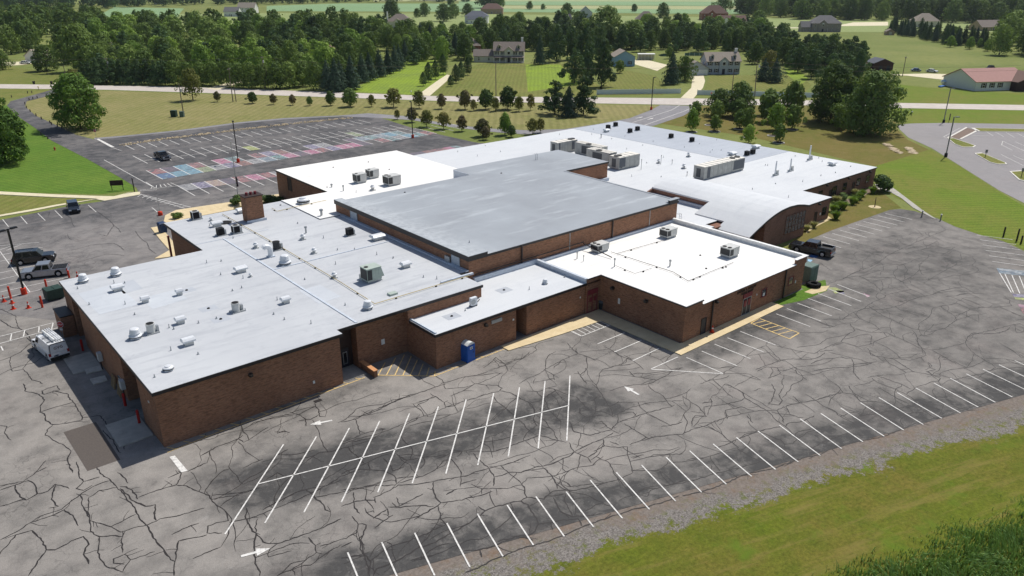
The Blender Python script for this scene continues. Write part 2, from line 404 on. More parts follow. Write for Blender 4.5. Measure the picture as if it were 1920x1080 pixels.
sheet('access_road', pxs([(178,262),(233,257),(333,247),(447,232),(533,224),(640,218.5),(707,221),(773,225.5),(840,237),(900,245),(940,249),(980,252),(1060,250),(1150,240),(1226,236),(1282,217),(1312,199),(1238,197),(1222,206),(1180,222),(1120,233),(1060,242),(990,244.5),(923,241.5),(873,236.5),(823,229.5),(757,217.5),(690,212.5),(640,216.5),(533,221.5),(447,229.5),(333,244.5),(233,254.5),(176,259)]), 0.042, M_ACCESS)
sheet('main_road', pxs([(-500,159),(0,158),(110,159),(197,160.5),(340,163),(640,173.5),(800,180),(1007,182),(1280,184.5),(1463,187),(1673,193),(1920,197),(2400,208),(2400,221),(1920,207),(1673,202.5),(1507,197.5),(1280,197),(1120,194),(873,191),(633,183),(400,175),(200,168.5),(0,166),(-500,166)]), 0.046, M_ROAD)
PARKR = sheet('parking_lot', pxs([(1682,236),(1690,233),(1713,231.5),(1773,230.5),(1920,233),(2200,238),(2200,480),(1920,381),(1873,357),(1800,311),(1747,278),(1703,258),(1686,242)]), 0.034, M_ASPHR)
# driveways beyond the road
for p in ([(783,178.5),(806,180),(838,152),(848,142),(838,140),(815,155)], [(388,166),(408,169),(470,150),(492,143),(480,143),(430,154)],
          [(1276,184),(1300,185),(1318,165),(1322,152),(1319,141),(1284,141),(1298,150),(1296,165)], [(1188,120),(1232,133),(1252,122),(1212,112),(1190,112)],
          [(1447,51),(1520,52),(1560,50),(1600,42),(1665,41),(1665,48),(1580,49),(1530,53),(1447,53)], [(-200,134),(40,122),(66,119),(60,115),(-200,124)],
          [(92,158),(116,158.5),(124,153),(113,153)], [(1655,140),(1700,142),(1790,152),(1795,140),(1740,138)], [(1830,48),(1860,50),(1880,44),(1850,42)]):
    sheet('driveway', pxs(p), 0.050, M_WALKP)
# pavements with a real step
def slab(name, poly, z1, mat, z0=-0.05, parent=None):
    mb = MB(); mb.prism([(p[0], p[1]) for p in poly], z0, z1); o = mb.build(name, mat, parent)
    if not parent: o['kind'] = 'structure'
    return o
slab('sidewalk', pxs([(-300,352),(0,360),(100,365.5),(185,368.5),(214,369),(240,362.5),(263,360.5),(262,366),(196,377.5),(180,374.5),(110,387),(60,397),(0,407),(-300,458),(-300,452),(0,404),(60,393.5),(110,384),(184,373.5),(100,370.5),(0,365.5),(-300,357)]), 0.13, M_WALKP)
slab('sidewalk', [(65.6, 60.0), (65.6, 47.3), (84.2, 47.3), (84.2, 45.4), (64.6, 45.4), (63.4, 45.4), (63.4, 57.4), (57.2, 57.8), (49.6, 58.6), (49.6, 60.0)], 0.13, M_WALK)
slab('sidewalk', pxs([(1640,346),(1668,348),(1700,372),(1730,395),(1756,412),(1746,408),(1712,390),(1690,372),(1668,360),(1646,355)]), 0.08, M_CONC)
slab('sidewalk', pxs([(306,422),(310,405),(330,395),(430,380),(500,368),(560,360),(560,366),(438,390),(438,394),(345,412),(326,430),(330,438)]), 0.13, M_WALK)
slab('sidewalk', pxs([(283,428),(300,425),(330,460),(344,480),(290,486),(318,470),(300,450)]), 0.12, M_WALK)
slab('loading_pad', [(11.0, 66.6), (13.9, 66.6), (13.9, 71.2), (11.0, 71.2)], 0.14, M_CONC)
slab('loading_pad', [(11.2, 84.0), (13.9, 84.0), (13.9, 88.6), (11.2, 88.6)], 0.14, M_CONC)
sheet('planting_bed', pxs([(1560,402),(1580,392),(1620,368),(1640,355),(1636,349),(1556,390)]), 0.022, M_MULCH)
sheet('planting_bed', pxs([(345,413),(438,391),(500,372),(560,366),(560,380),(440,410)]), 0.045, M_SCHOOLGRASS)
sheet('bare_soil', pxs([(1508,548),(1530,538),(1556,536),(1548,546),(1524,552)]), 0.048, M_SAND)
sheet('grass_verge', [(84.3, 47.0), (84.3, 46.0), (88, 44.9), (93.5, 44.6), (97, 46.8), (91.6, 48.2), (91.6, 47.0)], 0.044, M_GREEN)
sheet('planting_bed', pxs([(1510,425),(1550,404),(1560,410),(1530,425),(1512,438)]), 0.024, M_SAND)
# stone edging of the back lot: loose rocks
def rock_mesh(seed):
    r = random.Random(seed); bm = bmesh.new(); bmesh.ops.create_icosphere(bm, subdivisions=1, radius=1.0)
    for v in bm.verts: v.co *= r.uniform(0.7, 1.15); v.co.z *= 0.6
    me = bpy.data.meshes.new('rock'); bm.to_mesh(me); bm.free(); me.materials.append(M_ROCK); return me
M_ROCK = simple_noise('tan_limestone', (150,132,104), (206,190,160), 3.0, bumpy=0.3)
mb = MB(); rr = random.Random(5)
e0 = [at(x, y) for x, y in ((226,273),(300,262),(380,252),(470,241),(560,231),(660,221))]
ico = rock_mesh(1); iv = [v.co.copy() for v in ico.vertices]; ifc = [tuple(p.vertices) for p in ico.polygons]
for i in range(len(e0)-1):
    L = (e0[i+1]-e0[i]).length
    for k in range(int(L*9)):
        p = e0[i].lerp(e0[i+1], rr.random()); s = rr.uniform(0.12, 0.34)
        o = Vector((p.x+rr.uniform(-.3, .3), p.y+rr.uniform(-1.2, 1.2), 0.08)); R = Matrix.Rotation(rr.random()*6, 3, 'Z')
        mb._add([o+(R @ v)*s for v in iv], ifc)
tag(mb.build('rock_edging', M_ROCK), 'band of loose tan rocks edging the painted back car park', 'rocks', kind='stuff')
# two rock patches by the ditch
for (pts, n, lab) in (([(1661,270),(1688,288)], 26, 'scatter of pale rocks on the ditch bank under the big tree'), ([(1703,277),(1714,289)], 16, 'small pile of pale rocks in the grass ditch')):
    mb = MB(); a, b = at(*pts[0]), at(*pts[1])
    for k in range(n):
        p = a.lerp(b, rr.random()); s = rr.uniform(0.08, 0.26); R = Matrix.Rotation(rr.random()*6, 3, 'Z')
        mb._add([Vector((p.x+rr.uniform(-1, 1), p.y+rr.uniform(-1, 1), 0.08))+(R @ v)*s for v in iv], ifc)
    tag(mb.build('rock_patch', M_ROCK), lab, 'rocks', kind='stuff')
# right car park islands
def island(pts, mat=M_OLIVE):
    o = slab('kerb_island', pxs(pts), 0.14, M_KERB); c = sum(pxs(pts), Vector())/len(pts)
    inner = [c+(p-c)*0.9 for p in pxs(pts)]
    s = sheet('island_grass', inner, 0.146, mat, kind=None, parent=o); return o
island([(1776,259.5),(1786,259),(1830,274),(1825,277),(1806,277),(1790,271)])
island([(1826,288),(1840,287),(1886,306),(1888,309),(1872,309),(1856,305)])
island([(1892,322),(1920,320),(1990,340),(1960,350),(1910,338)])
island([(1820,240.5),(1960,243),(1960,249),(1832,247)])
sheet('planting_bed', pxs([(1781,258),(1813,239.5),(1832,246),(1800,261)]), 0.05, M_MULCH)
slab('kerb', pxs([(1775,259),(1778,260),(1814,240),(1811,239)]), 0.14, M_KERB)
slab('kerb', pxs([(1799,261),(1802,262),(1834,246),(1830,245)]), 0.14, M_KERB)

# ================================================================ painted markings (parts of their car park)
def pline(parent, a, b, wd=0.11, z=0.052, mat=None):
    mb = MB(); mb.strip([a, b], wd, z); return mb.build('painted_line', mat or M_WPAINT, parent)
def lines_px(parent, segs, wd=0.11, z=0.052, mat=None):
    for a in segs: pline(parent, at(a[0], a[1]), at(a[2], a[3]), wd, z, mat)
lines_px(PARK, [(422,1002.7,531.7,834),(496.7,981.7,593.3,819.3),(570,961.7,655,803.5),(640,943,712,790),(708.3,924,767.7,776),(773,907,822,763),(836,889,874,750),(895.7,873,925.7,738),(953,857,974,727),(1009,841.7,1022,715),(1062.7,827,1068.7,705),(485,908,1066,761)], 0.12)
lines_px(PARK, [(652,1036.7,680,1105),(716,1017.7,749,1092),(777.7,1000,815,1080),(838,981.7,881,1064),(895,964,943,1044),(951,948,1000,1022.7),(1005,932,1058,1006.7),(1061.7,923,1113,989),(1106.7,901,1167,972.7),(1155.7,886.7,1217.7,956),(1202.7,872.7,1267,940.7),(1249,858,1315.7,924),(1293,846,1362,909),(1337,833,1409,894),(1380.7,821,1454,881),(1421,809,1496.7,867),(1461,797.7,1538,855),(1500,786,1578,842),(1539,776,1617.7,829),(1576,765.7,1657.7,818.7),(1613,755.7,1694,807),(1647.7,746,1731,796.7),(1682,736.7,1765.7,785),(1716.7,728,1800.7,775),(1751,719,1834,764),(1781.7,710,1866,755),(1811.7,701.7,1898,745),(1843,693,1930,735),(1872.7,684.5,1962,726),(1902.7,676.7,1990,717),(1934,668,2024,708)], 0.12)
lines_px(PARK, [(1286.7,670.7,1355,700.7),(1315.7,659,1381.7,686.7),(1340,646,1406.7,673),(1364,634,1431.7,660.7),(1388,622,1454,647.7),(1455,589,1519,613),(1475,579,1539,602.7),(1495,569,1559,592.7),(1515,560,1577.7,582.7),(1534,551,1596,573.7),(1553,542,1614,565.7),(1570,534,1630,556.7),
 (1543,444,1594,458),(1560,438,1610,451.7),(1575,432,1625,445.7),(1590,426,1640,439.7),(1604,420.7,1654,433.7),(1619,415.7,1669,428),(1632,410,1682.7,422.7),(1646.7,405,1696.7,417),(1660,400.7,1710,412),(1538,454,1577,465),
 (1831,441,1899,450),(1837,450,1905,459),(1842.7,459.7,1913,469),(1848,470,1925,479.6),(1855,480,1935,491),(1860.7,490.7,1940,501.6),
 (1270.8,670,1220.8,692.5),(1220.8,693,1355.8,701.5),(1170.8,624.7,1120.5,645.5),(1202.5,639,1152,660.8),(1235.8,653.8,1186.7,677),
 (1874,512,1896,549),(1884,514,1900,549),(1897,516,1912,551),(1911,518,1925,553)], 0.12)
# white hatch by the recessed doors
lines_px(PARK, [(1062,618,1090,631),(1090,631,1146,609),(1062,618,1121,599)], 0.12)
for i in range(7):
    a = at(1062, 618).lerp(at(1121, 599), (i+0.3)/6.6); b = at(1090, 631).lerp(at(1146, 609), (i+0.1)/6.6)
    pline(PARK, a, b, 0.1)
# yellow hatches
lines_px(PARK, [(314,849,400,815),(400,815,520,771),(520,771,600,740),(600,740,684,708.5)], 0.11, mat=M_YPAINT)
for i in range(14):
    p = at(330, 842.5).lerp(at(676, 711), i/13); pline(PARK, p, p+Vector((-0.55, 0.75, 0)), 0.09, 0.053, M_YPAINT)
lines_px(PARK, [(708.8,704,815,706),(815,706,875,682),(892,676,990,638)], 0.11, mat=M_YPAINT)
for (a, b, c, d) in ((735,480,655,625),(850,430,748,625),(950,393,842,627),(1027,410,933,628),(1095,455,1015,630),(1160,497,1108,630),(1228,540,1200,632),(1297,580,1288,635)):
    pline(PARK, at(600+a/6, 600+b/6), at(600+c/6, 600+d/6), 0.11, 0.053, M_YPAINT)
for i in range(7):
    p = at(825, 702).lerp(at(985, 640), i/6); pline(PARK, p, p+Vector((-0.7, 0.7, 0)), 0.09, 0.053, M_YPAINT)
hb = [at(1280+x/3, 360+y/3) for x, y in ((430,713),(655,795),(600,828),(383,740))]
for i in range(4): pline(PARK, hb[i], hb[(i+1) % 4], 0.13, 0.054, M_YPAINT)
for i in range(5):
    pline(PARK, hb[0].lerp(hb[1], (i+1.0)/6), hb[3].lerp(hb[2], (i+0.3)/6), 0.11, 0.053, M_YPAINT)
# arrows and stop bar
def arrow(parent, tail, head):
    a, b = at(*tail), at(*head); d = (b-a); L = d.length; d.normalize(); n = Vector((-d.y, d.x, 0))
    mb = MB(); m = a+d*L*0.52; z = Vector((0, 0, 0.053))
    mb.face([a+n*-0.12+z, m+n*-0.12+z, m+n*0.12+z, a+n*0.12+z]); mb.face([m+n*-0.42+z, b+z, m+n*0.42+z])
    return mb.build('painted_arrow', M_WPAINT, parent)
arrow(PARK, (1198,741), (1170,725)); arrow(PARK, (623,789), (581,797)); arrow(PARK, (452,1044), (507,1029))
mb = MB(); mb.face([p+Vector((0, 0, 0.053)) for p in pxs([(318,857.5),(328,855),(352,883.5),(340,886.5)])]); mb.build('painted_line', M_WPAINT, PARK)
# left crossing and bays
lines_px(PARKB, [(-60,647,100,605.8),(-60,661,108,615.5),(22,626.7,19.7,638.7),(46.7,619.7,44,631.7),(73.8,612.5,72.5,624),(99.7,606.3,97,618),(2,650,6,658)], 0.13, 0.056)
lines_px(PARKB, [(0,471.7,56,548),(-80,468,73,455),(-60,490,80,464),(-60,503,27,485),(-60,525,104,490.5),(-60,538,38,516),(-60,551,40,527),(-40,557,130,520),(-40,570,92,540),(0,469,20,462),(12,470,40,459)], 0.11, 0.056)
lines_px(PARKB, [(5,411.7,16,425.5),(39,406,51,420),(71,400.5,85,414),(103,395,117,409),(165.5,385,180.5,398),(-28,417,-20,432)], 0.11, 0.056)
lines_px(PARKB, [(262,364,286,370),(286,370,358,389),(268,367,300,377),(300,377,346,391)], 0.13, 0.056)
for i in range(10):
    a = at(266, 364.5).lerp(at(356, 388), i/9.5); b = at(258, 369.5).lerp(at(340, 391), i/9.5); pline(PARKB, a, b, 0.12, 0.057)
lines_px(PARKB, [(195,300,296,356),(262,357,332,349),(262,358.5,296,356),(274,342,296,356)], 0.14, 0.056)
for i in range(6): pline(PARKB, at(287, 349).lerp(at(320, 343), i/5), at(283, 354).lerp(at(331, 348), i/5), 0.13, 0.056)
mb = MB(); mb.face([p+Vector((0, 0, 0.056)) for p in pxs([(181,261.5),(185,260.5),(215,276),(208,276.5)])]); mb.build('painted_line', M_WPAINT, PARKB)
lines_px(PARKB, [(208,276,229,283.5),(285,389.5,295,398)], 0.12, 0.056)
# back car park rows: first line, then equal steps to the right
def row(p0a, p0b, pn, n, count, z=0.056):
    a, b, e = at(*p0a), at(*p0b), at(*pn); st = (e-a)/n
    for i in range(count): pline(PARKB, a+st*i, b+st*i, 0.17, z)
    return a, b, st
row((235,272.5), (251.7,280.8), (452.8,249), 11, 25)
ra, rb, rs = row((249,292.5), (276.7,306.7), (416.7,272.5), 8, 27)
pline(PARKB, ra.lerp(rb, 0.68)+rs*-0.3, ra.lerp(rb, 0.6)+rs*26, 0.15, 0.057)
ca, cb, cs = row((274,320), (305,336.5), (642,262), 17, 30)
da, db, ds_ = row((331.7,348), (365.8,367.5), (457,330), 5, 12)
# painted stall murals: flat pictures on the asphalt
def mural_mat(name, base, second, third):
    t = NT(name, 0.85, 0.15)
    v = t.n('TexVoronoi'); v.inputs['Scale'].default_value = 2.0; t.l(t.pos(), v.inputs['Vector'])
    sep = t.n('SeparateColor'); t.l(v.outputs['Color'], sep.inputs[0])
    c = t.mix(t.ramp(sep.outputs[0], [(0.5, 0.0), (0.52, 1.0)]), lin(*base), lin(*second))
    c = t.mix(t.ramp(sep.outputs[1], [(0.72, 0.0), (0.74, 1.0)]), c, lin(*third))
    wear = t.ramp(t.noise(1.3, 7, 0.8), [(0.32, 0.32), (0.62, 0.9)])
    return t.col(t.mix(wear, c, lin(112,111,114)))
MUR = {'blue': ((84,140,190),(62,110,170),(150,190,210)), 'sky': ((140,200,222),(160,210,228),(110,180,210)), 'pale': ((200,210,214),(170,190,200),(120,150,170)),
 'lime': ((170,190,130),(150,175,120),(200,206,160)), 'white': ((206,206,204),(188,190,190),(150,150,154)), 'lav': ((176,170,196),(196,190,210),(120,110,160)),
 'pink': ((222,120,160),(232,150,180),(240,190,206)), 'red': ((190,110,110),(206,150,146),(90,84,88)), 'teal': ((130,190,190),(90,110,112),(190,206,204)),
 'dark': ((96,92,108),(120,110,130),(150,120,130)), 'cream': ((226,206,186),(214,186,160),(200,170,170)), 'lime2': ((206,220,110),(196,210,100),(216,226,130)), 'brick': ((176,120,104),(150,104,96),(206,160,150))}
MURM = {k: mural_mat('mural_'+k, *v) for k, v in MUR.items()}
def mural(a, b, st, i, f0, f1, key, z=0.054):
    p = [(a+st*i).lerp(b+st*i, f0), (a+st*(i+1)).lerp(b+st*(i+1), f0), (a+st*(i+1)).lerp(b+st*(i+1), f1), (a+st*i).lerp(b+st*i, f1)]
    mb = MB(); mb.face([q+Vector((0, 0, z)) for q in p]); return mb.build('painted_stall', MURM[key], PARKB)
for i, k in enumerate(['blue','sky','sky','lime','white','lav','brick','white','pale','teal','pink','dark','pink','red','lav','pink','pink','dark',None,'red','teal','white','sky','teal','red']):
    if k: mural(ca, cb, cs, i, 0.52, 1.0, k)
for i, k in {0:'red',1:'dark',2:'sky',3:'red',5:'pink',6:'teal',8:'red',9:'lav',10:'brick',13:'lav',14:'white',17:'dark',18:'pale',19:'teal',20:'pale',21:'sky',22:'teal'}.items(): mural(ca, cb, cs, i, 0.0, 0.5, k)
for i, k in {0:'white',1:'lav',2:'cream',3:'dark',4:'red',5:'pink',6:'red',7:'white'}.items(): mural(da, db, ds_, i, 0.0, 0.52, k)
mural(ra, rb, rs, 9.0, 0.5, 1.0, 'lime2'); mural(ra, rb, rs, 20.0, 0.3, 0.9, 'lime')
for i, k in enumerate(['dark','dark','brick','red','red','pink','teal']):
    p = at(762, 289).lerp(at(856, 273), i/7); q = at(762, 289).lerp(at(856, 273), (i+1)/7); dn = Vector((0, -5, 0)); zz = Vector((0, 0, 0.054))
    mb = MB(); mb.face([p+zz, q+zz, q+dn+zz, p+dn+zz]); mb.build('painted_stall', MURM[k], PARKB)
# front lot murals and blue bays
def patch(pts, key, z=0.051):
    mb = MB(); mb.face([p+Vector((0, 0, z)) for p in pxs(pts)]); return mb.build('painted_stall', key if not isinstance(key, str) else MURM[key], PARK)
patch([(1868,503),(1926,509),(1926,518),(1873,513)], 'pale'); patch([(1897,551),(1930,554),(1934,560),(1901,557)], 'lav'); patch([(1901,557.5),(1934,560.5),(1938,565),(1904,562)], 'lime2')
patch([(1908,571),(1940,574),(1946,580),(1912,577)], 'pink'); patch([(1912,577.5),(1946,580.5),(1954,592),(1918,588)], 'red')
patch([(1553,540),(1566,539),(1585,548),(1566,551)], 'lime2'); patch([(1567,545),(1582,546),(1584,552),(1572,551)], 'lav'); patch([(1618,550),(1632,555),(1626,558)], 'pink')
patch([(1521,477),(1536,479),(1530,484),(1517,482)], plain('blue_bay_paint', (70,110,170), 0.8)); patch([(1513,486),(1524,488),(1518,493),(1512,491)], plain('pale_blue_bay_paint', (150,190,215), 0.8))
# asphalt repair by the corner
t = NT('fresh_patch_asphalt', 0.9, 0.2); t.col(t.ramp(t.noise(6, 5), [(0.3, lin(90,84,80)), (0.7, lin(99,92,87))]))
sheet('asphalt_patch', pxs([(119,811),(180,791.5),(226,862.5),(164,884)]), 0.034, t.m, kind=None, parent=PARK)
t = NT('grey_steel_sheet', 0.55, 0.4); t.col(t.ramp(t.noise(2, 4), [(0.3, lin(176,172,160)), (0.7, lin(206,204,194))])); M_BOARD = t.m
# right lot lines
lines_px(PARKR, [(1849,247,1862,255),(1866,248,1882,256.5),(1886,248.5,1902,258),(1906,249.5,1924,259),(1880,265,1920,283),(1880,265,1878,272),(1878,272,1898,282),(1903,266,1940,282),(1877,290,1919,311),(1900,292,1930,305),(1823,254,1862,255.5)], 0.12, 0.052)
lines_px(PARKR, [(1769,257,1800,240),(1769,257,1776,260)], 0.12, 0.052)
# main road and turn-in markings
MAINR = [o for o in COL.objects if o.name.startswith('main_road')][0]; ACC = [o for o in COL.objects if o.name.startswith('access_road')][0]
lines_px(ACC, [(1186,230,1258,207),(1206,236,1285,208),(1272,197,1303,197),(1258,207,1274,198),(1285,208,1300,200)], 0.2, 0.058)
arrow(ACC, (1192,222), (1206,219)); arrow(ACC, (1214,225), (1226,221))
lines_px(MAINR, [(1680,197,1700,197.6),(700,183,780,186)], 0.25, 0.058)
arrow(MAINR, (1222,189), (1248,188.5))
# ================================================================ tar-sealed cracks traced over the front car park
CR = {(0,720): """0,880 90,835 230,745 350,705 450,625 520,580 620,545;160,1080 260,935 310,935 400,885 470,860 500,905 470,960 500,1015;180,825 230,870 262,938;180,825 90,850 20,930 0,960;440,800 410,740 360,710 300,740 180,780;85,570 95,610 150,655 210,620 190,560 160,545 85,570;0,600 85,570;0,690 100,660 150,655;210,620 270,605 310,565 290,650 330,690 275,700;310,565 390,590;130,550 200,500 250,440 260,432;0,575 130,550;200,500 262,470;660,585 720,660 780,740 830,800 880,890 960,990 985,1000 980,1080;500,640 560,600 660,585;500,640 495,720 505,770 580,790 625,805 740,745 765,735;625,805 680,835 830,795 900,760 1150,700;430,620 460,640 460,680 490,730 505,780 510,830 560,860 690,860 690,830;690,860 690,950;560,860 550,950 600,1030 690,1060 735,990 700,960 640,985 640,1010 700,1015;735,990 870,945;985,1000 1000,900 1005,885 1165,850;1085,985 1240,920;965,850 1120,785;675,590 740,655 820,690 875,680 870,740 880,770;780,640 990,570 1020,500 1000,490;990,570 1050,575 1180,630 1230,690 1270,720 1285,770 1170,800 1165,840 1250,840;675,580 710,580 775,650;945,530 1020,495;1055,495 1165,445;1130,405 1230,350 1340,310 1365,290;1340,310 1370,330;1365,475 1480,425;1550,400 1620,370;1240,690 1330,625 1460,585;1290,780 1400,760 1500,720 1700,640 1920,520;1385,700 1380,745 1420,830 1440,840 1430,920 1435,1010 1465,1060 1460,1080;1440,840 1480,890 1560,900 1920,760;1440,840 1450,760;1560,900 1520,930 1510,975 1640,940;1480,710 1650,620 1720,595 1770,640 1800,660 1830,710 1860,720;1720,595 1830,575 1920,540;1500,540 1560,500 1600,520;1720,440 1790,390 1920,370;1770,640 1920,610;1735,865 1775,910 1780,950 1700,1010 1560,1080;1780,950 1815,958;1780,995 1920,905;1775,910 1805,895;1640,1045 1660,1080;1800,915 1920,875;1630,160 1690,175 1720,200 1722,240;1680,210 1750,200 1790,175;1770,110 1795,150 1800,185 1830,185;1400,240 1500,200 1640,170;1560,280 1600,265 1630,275;130,0 140,40 220,60 250,90 230,120 225,160 250,170 255,200 300,230 460,205 465,190 410,100 385,60 300,40;235,40 320,10 335,35 250,60 235,40;300,230 265,260 255,290 290,310 360,345 400,380;225,160 410,105;400,380 380,430 390,470 410,500;465,190 560,180 600,230 640,270 760,260;580,260 640,320 680,390;660,290 710,320 700,370;0,235 40,240 25,275 65,318;430,440 445,520 470,550 430,590 470,600 520,570;470,550 560,525;660,500 710,540 720,560;545,470 620,540 660,585""",
(640,720): """0,215 80,200 230,130 380,65 500,30 590,0;80,200 95,240 105,285 250,255 215,250;0,330 110,290;130,180 260,120 420,60;500,55 580,105 585,130 640,125;580,105 600,95;610,70 750,0 880,10 905,25 880,45 760,80 540,155 400,200 180,290 0,340;890,40 960,55 1060,110 1085,150 1080,200 1100,235 1040,280 1025,320;1060,110 1140,85 1210,35 1160,25;1040,40 1100,45 1150,100 1180,160 1240,215 1190,200;1210,35 1320,75 1400,150 1480,160 1525,185;1400,150 1340,140 1345,170 1380,190 1470,175;1410,0 1470,70 1510,130 1525,185 1555,170 1640,130 1720,110 1920,95;1555,170 1555,220 1520,260 1465,210 1450,215;1520,260 1560,280;1555,220 1660,185 1800,145;1660,185 1640,160 1560,170;1410,95 1440,70;1510,130 1560,100;1280,330 1310,385 1385,415 1440,380;1385,415 1405,445;1310,385 1280,410 1190,450 1110,465 1010,500 940,500 895,460 1000,430;940,500 1000,545 1015,570 1045,530 1190,520 1300,480 1430,455;1015,570 930,590 790,590 730,565;790,590 790,620;895,460 830,475 860,525 940,500;860,525 855,575;740,390 830,475;830,475 700,520 520,550;665,570 760,540;840,385 1000,330 1110,290;1110,290 1200,315 1265,330;1285,210 1310,270 1400,290 1520,260;1340,370 1470,310 1480,350 1420,380;1480,350 1560,360 1610,355 1625,440 1640,500;1510,325 1560,345;1470,310 1530,275;1590,225 1650,260 1730,310 1800,295 1920,285;1620,440 1920,395;1800,240 1920,215;1690,320 1730,310;520,550 530,640 560,670 680,655 780,630 850,605;560,670 520,700 410,765;0,520 110,480 250,490 300,520 310,560;160,490 155,440 0,510;235,420 290,490 350,468;310,395 370,430 460,415 470,440 440,480;320,560 460,520 520,490 580,430 620,425 640,455;540,420 640,385 680,380 650,410;320,530 440,525;0,600 180,570 300,570;180,640 320,570 460,560 520,550;30,355 90,410 130,450;800,330 740,370 640,385;780,330 990,290;60,745 95,790 85,840 30,870 0,875;95,790 140,795 125,850 100,870 105,930 140,1000 150,1080;125,850 110,880 130,960 165,1000 160,1080;0,690 70,665 190,655;190,640 195,670;70,610 75,700 105,730;140,725 180,715 185,725;180,760 260,705 265,740;190,810 290,740;285,670 310,695 450,685 520,690;310,640 325,690 460,620;590,625 655,592;545,690 560,760 600,800 620,850;560,760 590,790 440,860 290,910 160,1000;770,690 810,715 950,670 1010,660 1050,680 1080,730 1110,790 1090,830 1060,850 960,860;810,715 620,840 420,930 200,1040 180,1080;1010,660 1045,640 1030,580 1015,570;1045,640 1140,650 1190,605 1320,600 1480,560;1140,650 1160,630 1260,620 1260,670 1300,750;1225,520 1240,570 1280,600 1320,690 1310,740;1130,470 1190,530 1215,590;1190,640 1230,720 1290,745 1470,730;1110,790 1230,770 1330,760 1350,800;1430,410 1500,440 1530,500 1560,540 1640,640;1640,500 1560,540 1480,560 1290,580 1270,560;1640,490 1790,490;1690,630 1720,635 1740,600 1920,560;1640,640 1690,630;690,940 870,910 980,860 1080,880;880,890 960,870;780,930 790,975;1160,790 1180,785 1190,820;700,1060 850,990 1000,930 1180,880 1320,820 1460,765 1640,705 1900,630;0,920 60,890;0,980 140,970;400,1000 560,950;1370,720 1450,675 1520,690;1640,420 1700,400""",
(1280,720): """0,70 90,130 135,185 70,180 50,240;0,285 60,255 135,235 180,210 260,185 400,155 470,150;135,235 200,270 260,320 315,360;240,0 340,55 350,80 400,110 470,150 530,150 560,190 570,220;350,80 330,95 120,130;400,40 440,25;500,0 520,40 500,100 480,110 540,120 560,95 540,60;530,150 580,130 600,170 650,190 680,190;580,130 600,120 760,90 900,50;690,60 740,90 800,130 850,150 870,175 950,215 1000,250;860,0 900,50 960,60 1000,100 1080,100;930,10 1000,100 1110,160 1200,220 1240,250;1100,20 1200,80 1270,110;1000,180 1120,160 1270,120 1320,140;470,150 530,210 600,260 640,310 700,350 790,390;580,240 600,220 660,215 740,180;180,360 250,340 340,300 440,265 560,240;325,305 350,285 480,255;550,310 580,370;0,560 140,520 330,470 480,420;710,380 790,330 930,280 1020,290;250,200 240,150 330,130 400,150;360,180 395,220;620,70 660,110;170,100 110,110;0,630 250,555 520,475 780,395 1010,320 1240,250 1460,185 1660,120 1860,60""",
(1280,360): """100,1080 220,1020 320,960 390,900 470,865 490,830;225,1025 370,1025 440,1060;470,865 520,920 570,955;530,870 640,895 740,910 800,880 890,845 970,780 940,740;410,1000 520,960 620,940 720,945 800,905;890,845 980,870 1050,860 1150,815 1130,790;960,770 1050,790 1140,790 1230,830 1330,880 1400,890 1510,870 1590,850;780,720 830,715 900,720 960,680 1040,640 1120,600 1145,580 1290,550;960,680 990,710 1080,750 1115,780;1040,640 1100,680 1200,730 1290,770 1390,790 1480,765 1540,720 1530,700;1530,700 1455,650 1460,640 1540,625 1620,660 1530,700;1620,660 1720,650 1800,645 1850,640 1840,610 1800,595;1140,660 1280,610 1400,580 1540,540 1580,535 1640,570 1720,575;900,490 1020,435 1150,360 1300,290 1480,215;900,490 840,510;1120,560 1080,520 1010,480;1010,480 1180,480 1240,510 1280,550;1330,430 1380,370 1390,350;1480,215 1450,190 1330,160;1200,420 1310,380;1220,510 1330,440;1380,500 1540,410;1330,820 1310,830 1360,900 1370,920 1280,950 1200,940;1400,890 1540,970;1590,850 1640,910 1740,970 1760,990 1600,1040 1520,1060;1590,850 1600,820 1740,780 1900,740;1380,960 1385,985 1420,1000 1370,1010 1450,1050 1440,1070;720,970 800,940 880,930 950,940 960,1010 1000,1060;730,1010 860,990 1000,980 1090,955;850,890 770,900;1290,780 1320,830 1330,870;560,1010 640,985 640,1020 700,1060;1040,1045 1130,1030;420,1010 470,985 530,990 550,1020 480,1050;840,870 900,850;1040,880 1060,920 1180,940 1290,1010 1450,1040;1620,800 1740,800 1840,770;1780,850 1900,930 1920,935;770,400 830,440 880,440;1330,330 1440,300;1530,310 1450,360""",
(640,360): """1000,950 1100,890 1080,870 980,880;800,990 870,930 920,970 1010,940 1060,900;860,940 920,970 940,1010;1000,1080 1100,1030 1200,970 1330,910;1270,850 1330,910 1320,880;1140,1000 1190,1030 1200,1060;1330,1010 1380,1080;1330,910 1430,950;1470,1000 1600,960 1610,930;1590,920 1640,950 1700,1000;1620,1010 1650,1040 1770,1060 1860,1010 1920,990;1480,870 1560,920 1640,950;700,1040 860,1020 910,1020;850,1000 960,960;1080,1080 1090,1050""",
(0,360): """0,720 60,760 110,770 170,830 180,900;0,660 90,700 110,770;150,820 180,850 120,900 60,930 0,950;60,930 70,1010 130,1000 190,930 180,900;0,1030 80,990 200,960 260,920;130,1000 180,1060 240,1080;380,240 400,270 450,270;500,90 640,190 680,230;640,190 600,250 560,240;760,220 830,290 880,350;320,100 400,150 420,200;280,110 270,140;150,200 300,190 450,160;0,300 120,270 300,240;400,330 520,300 640,290 700,330;430,400 600,350 700,360"""}
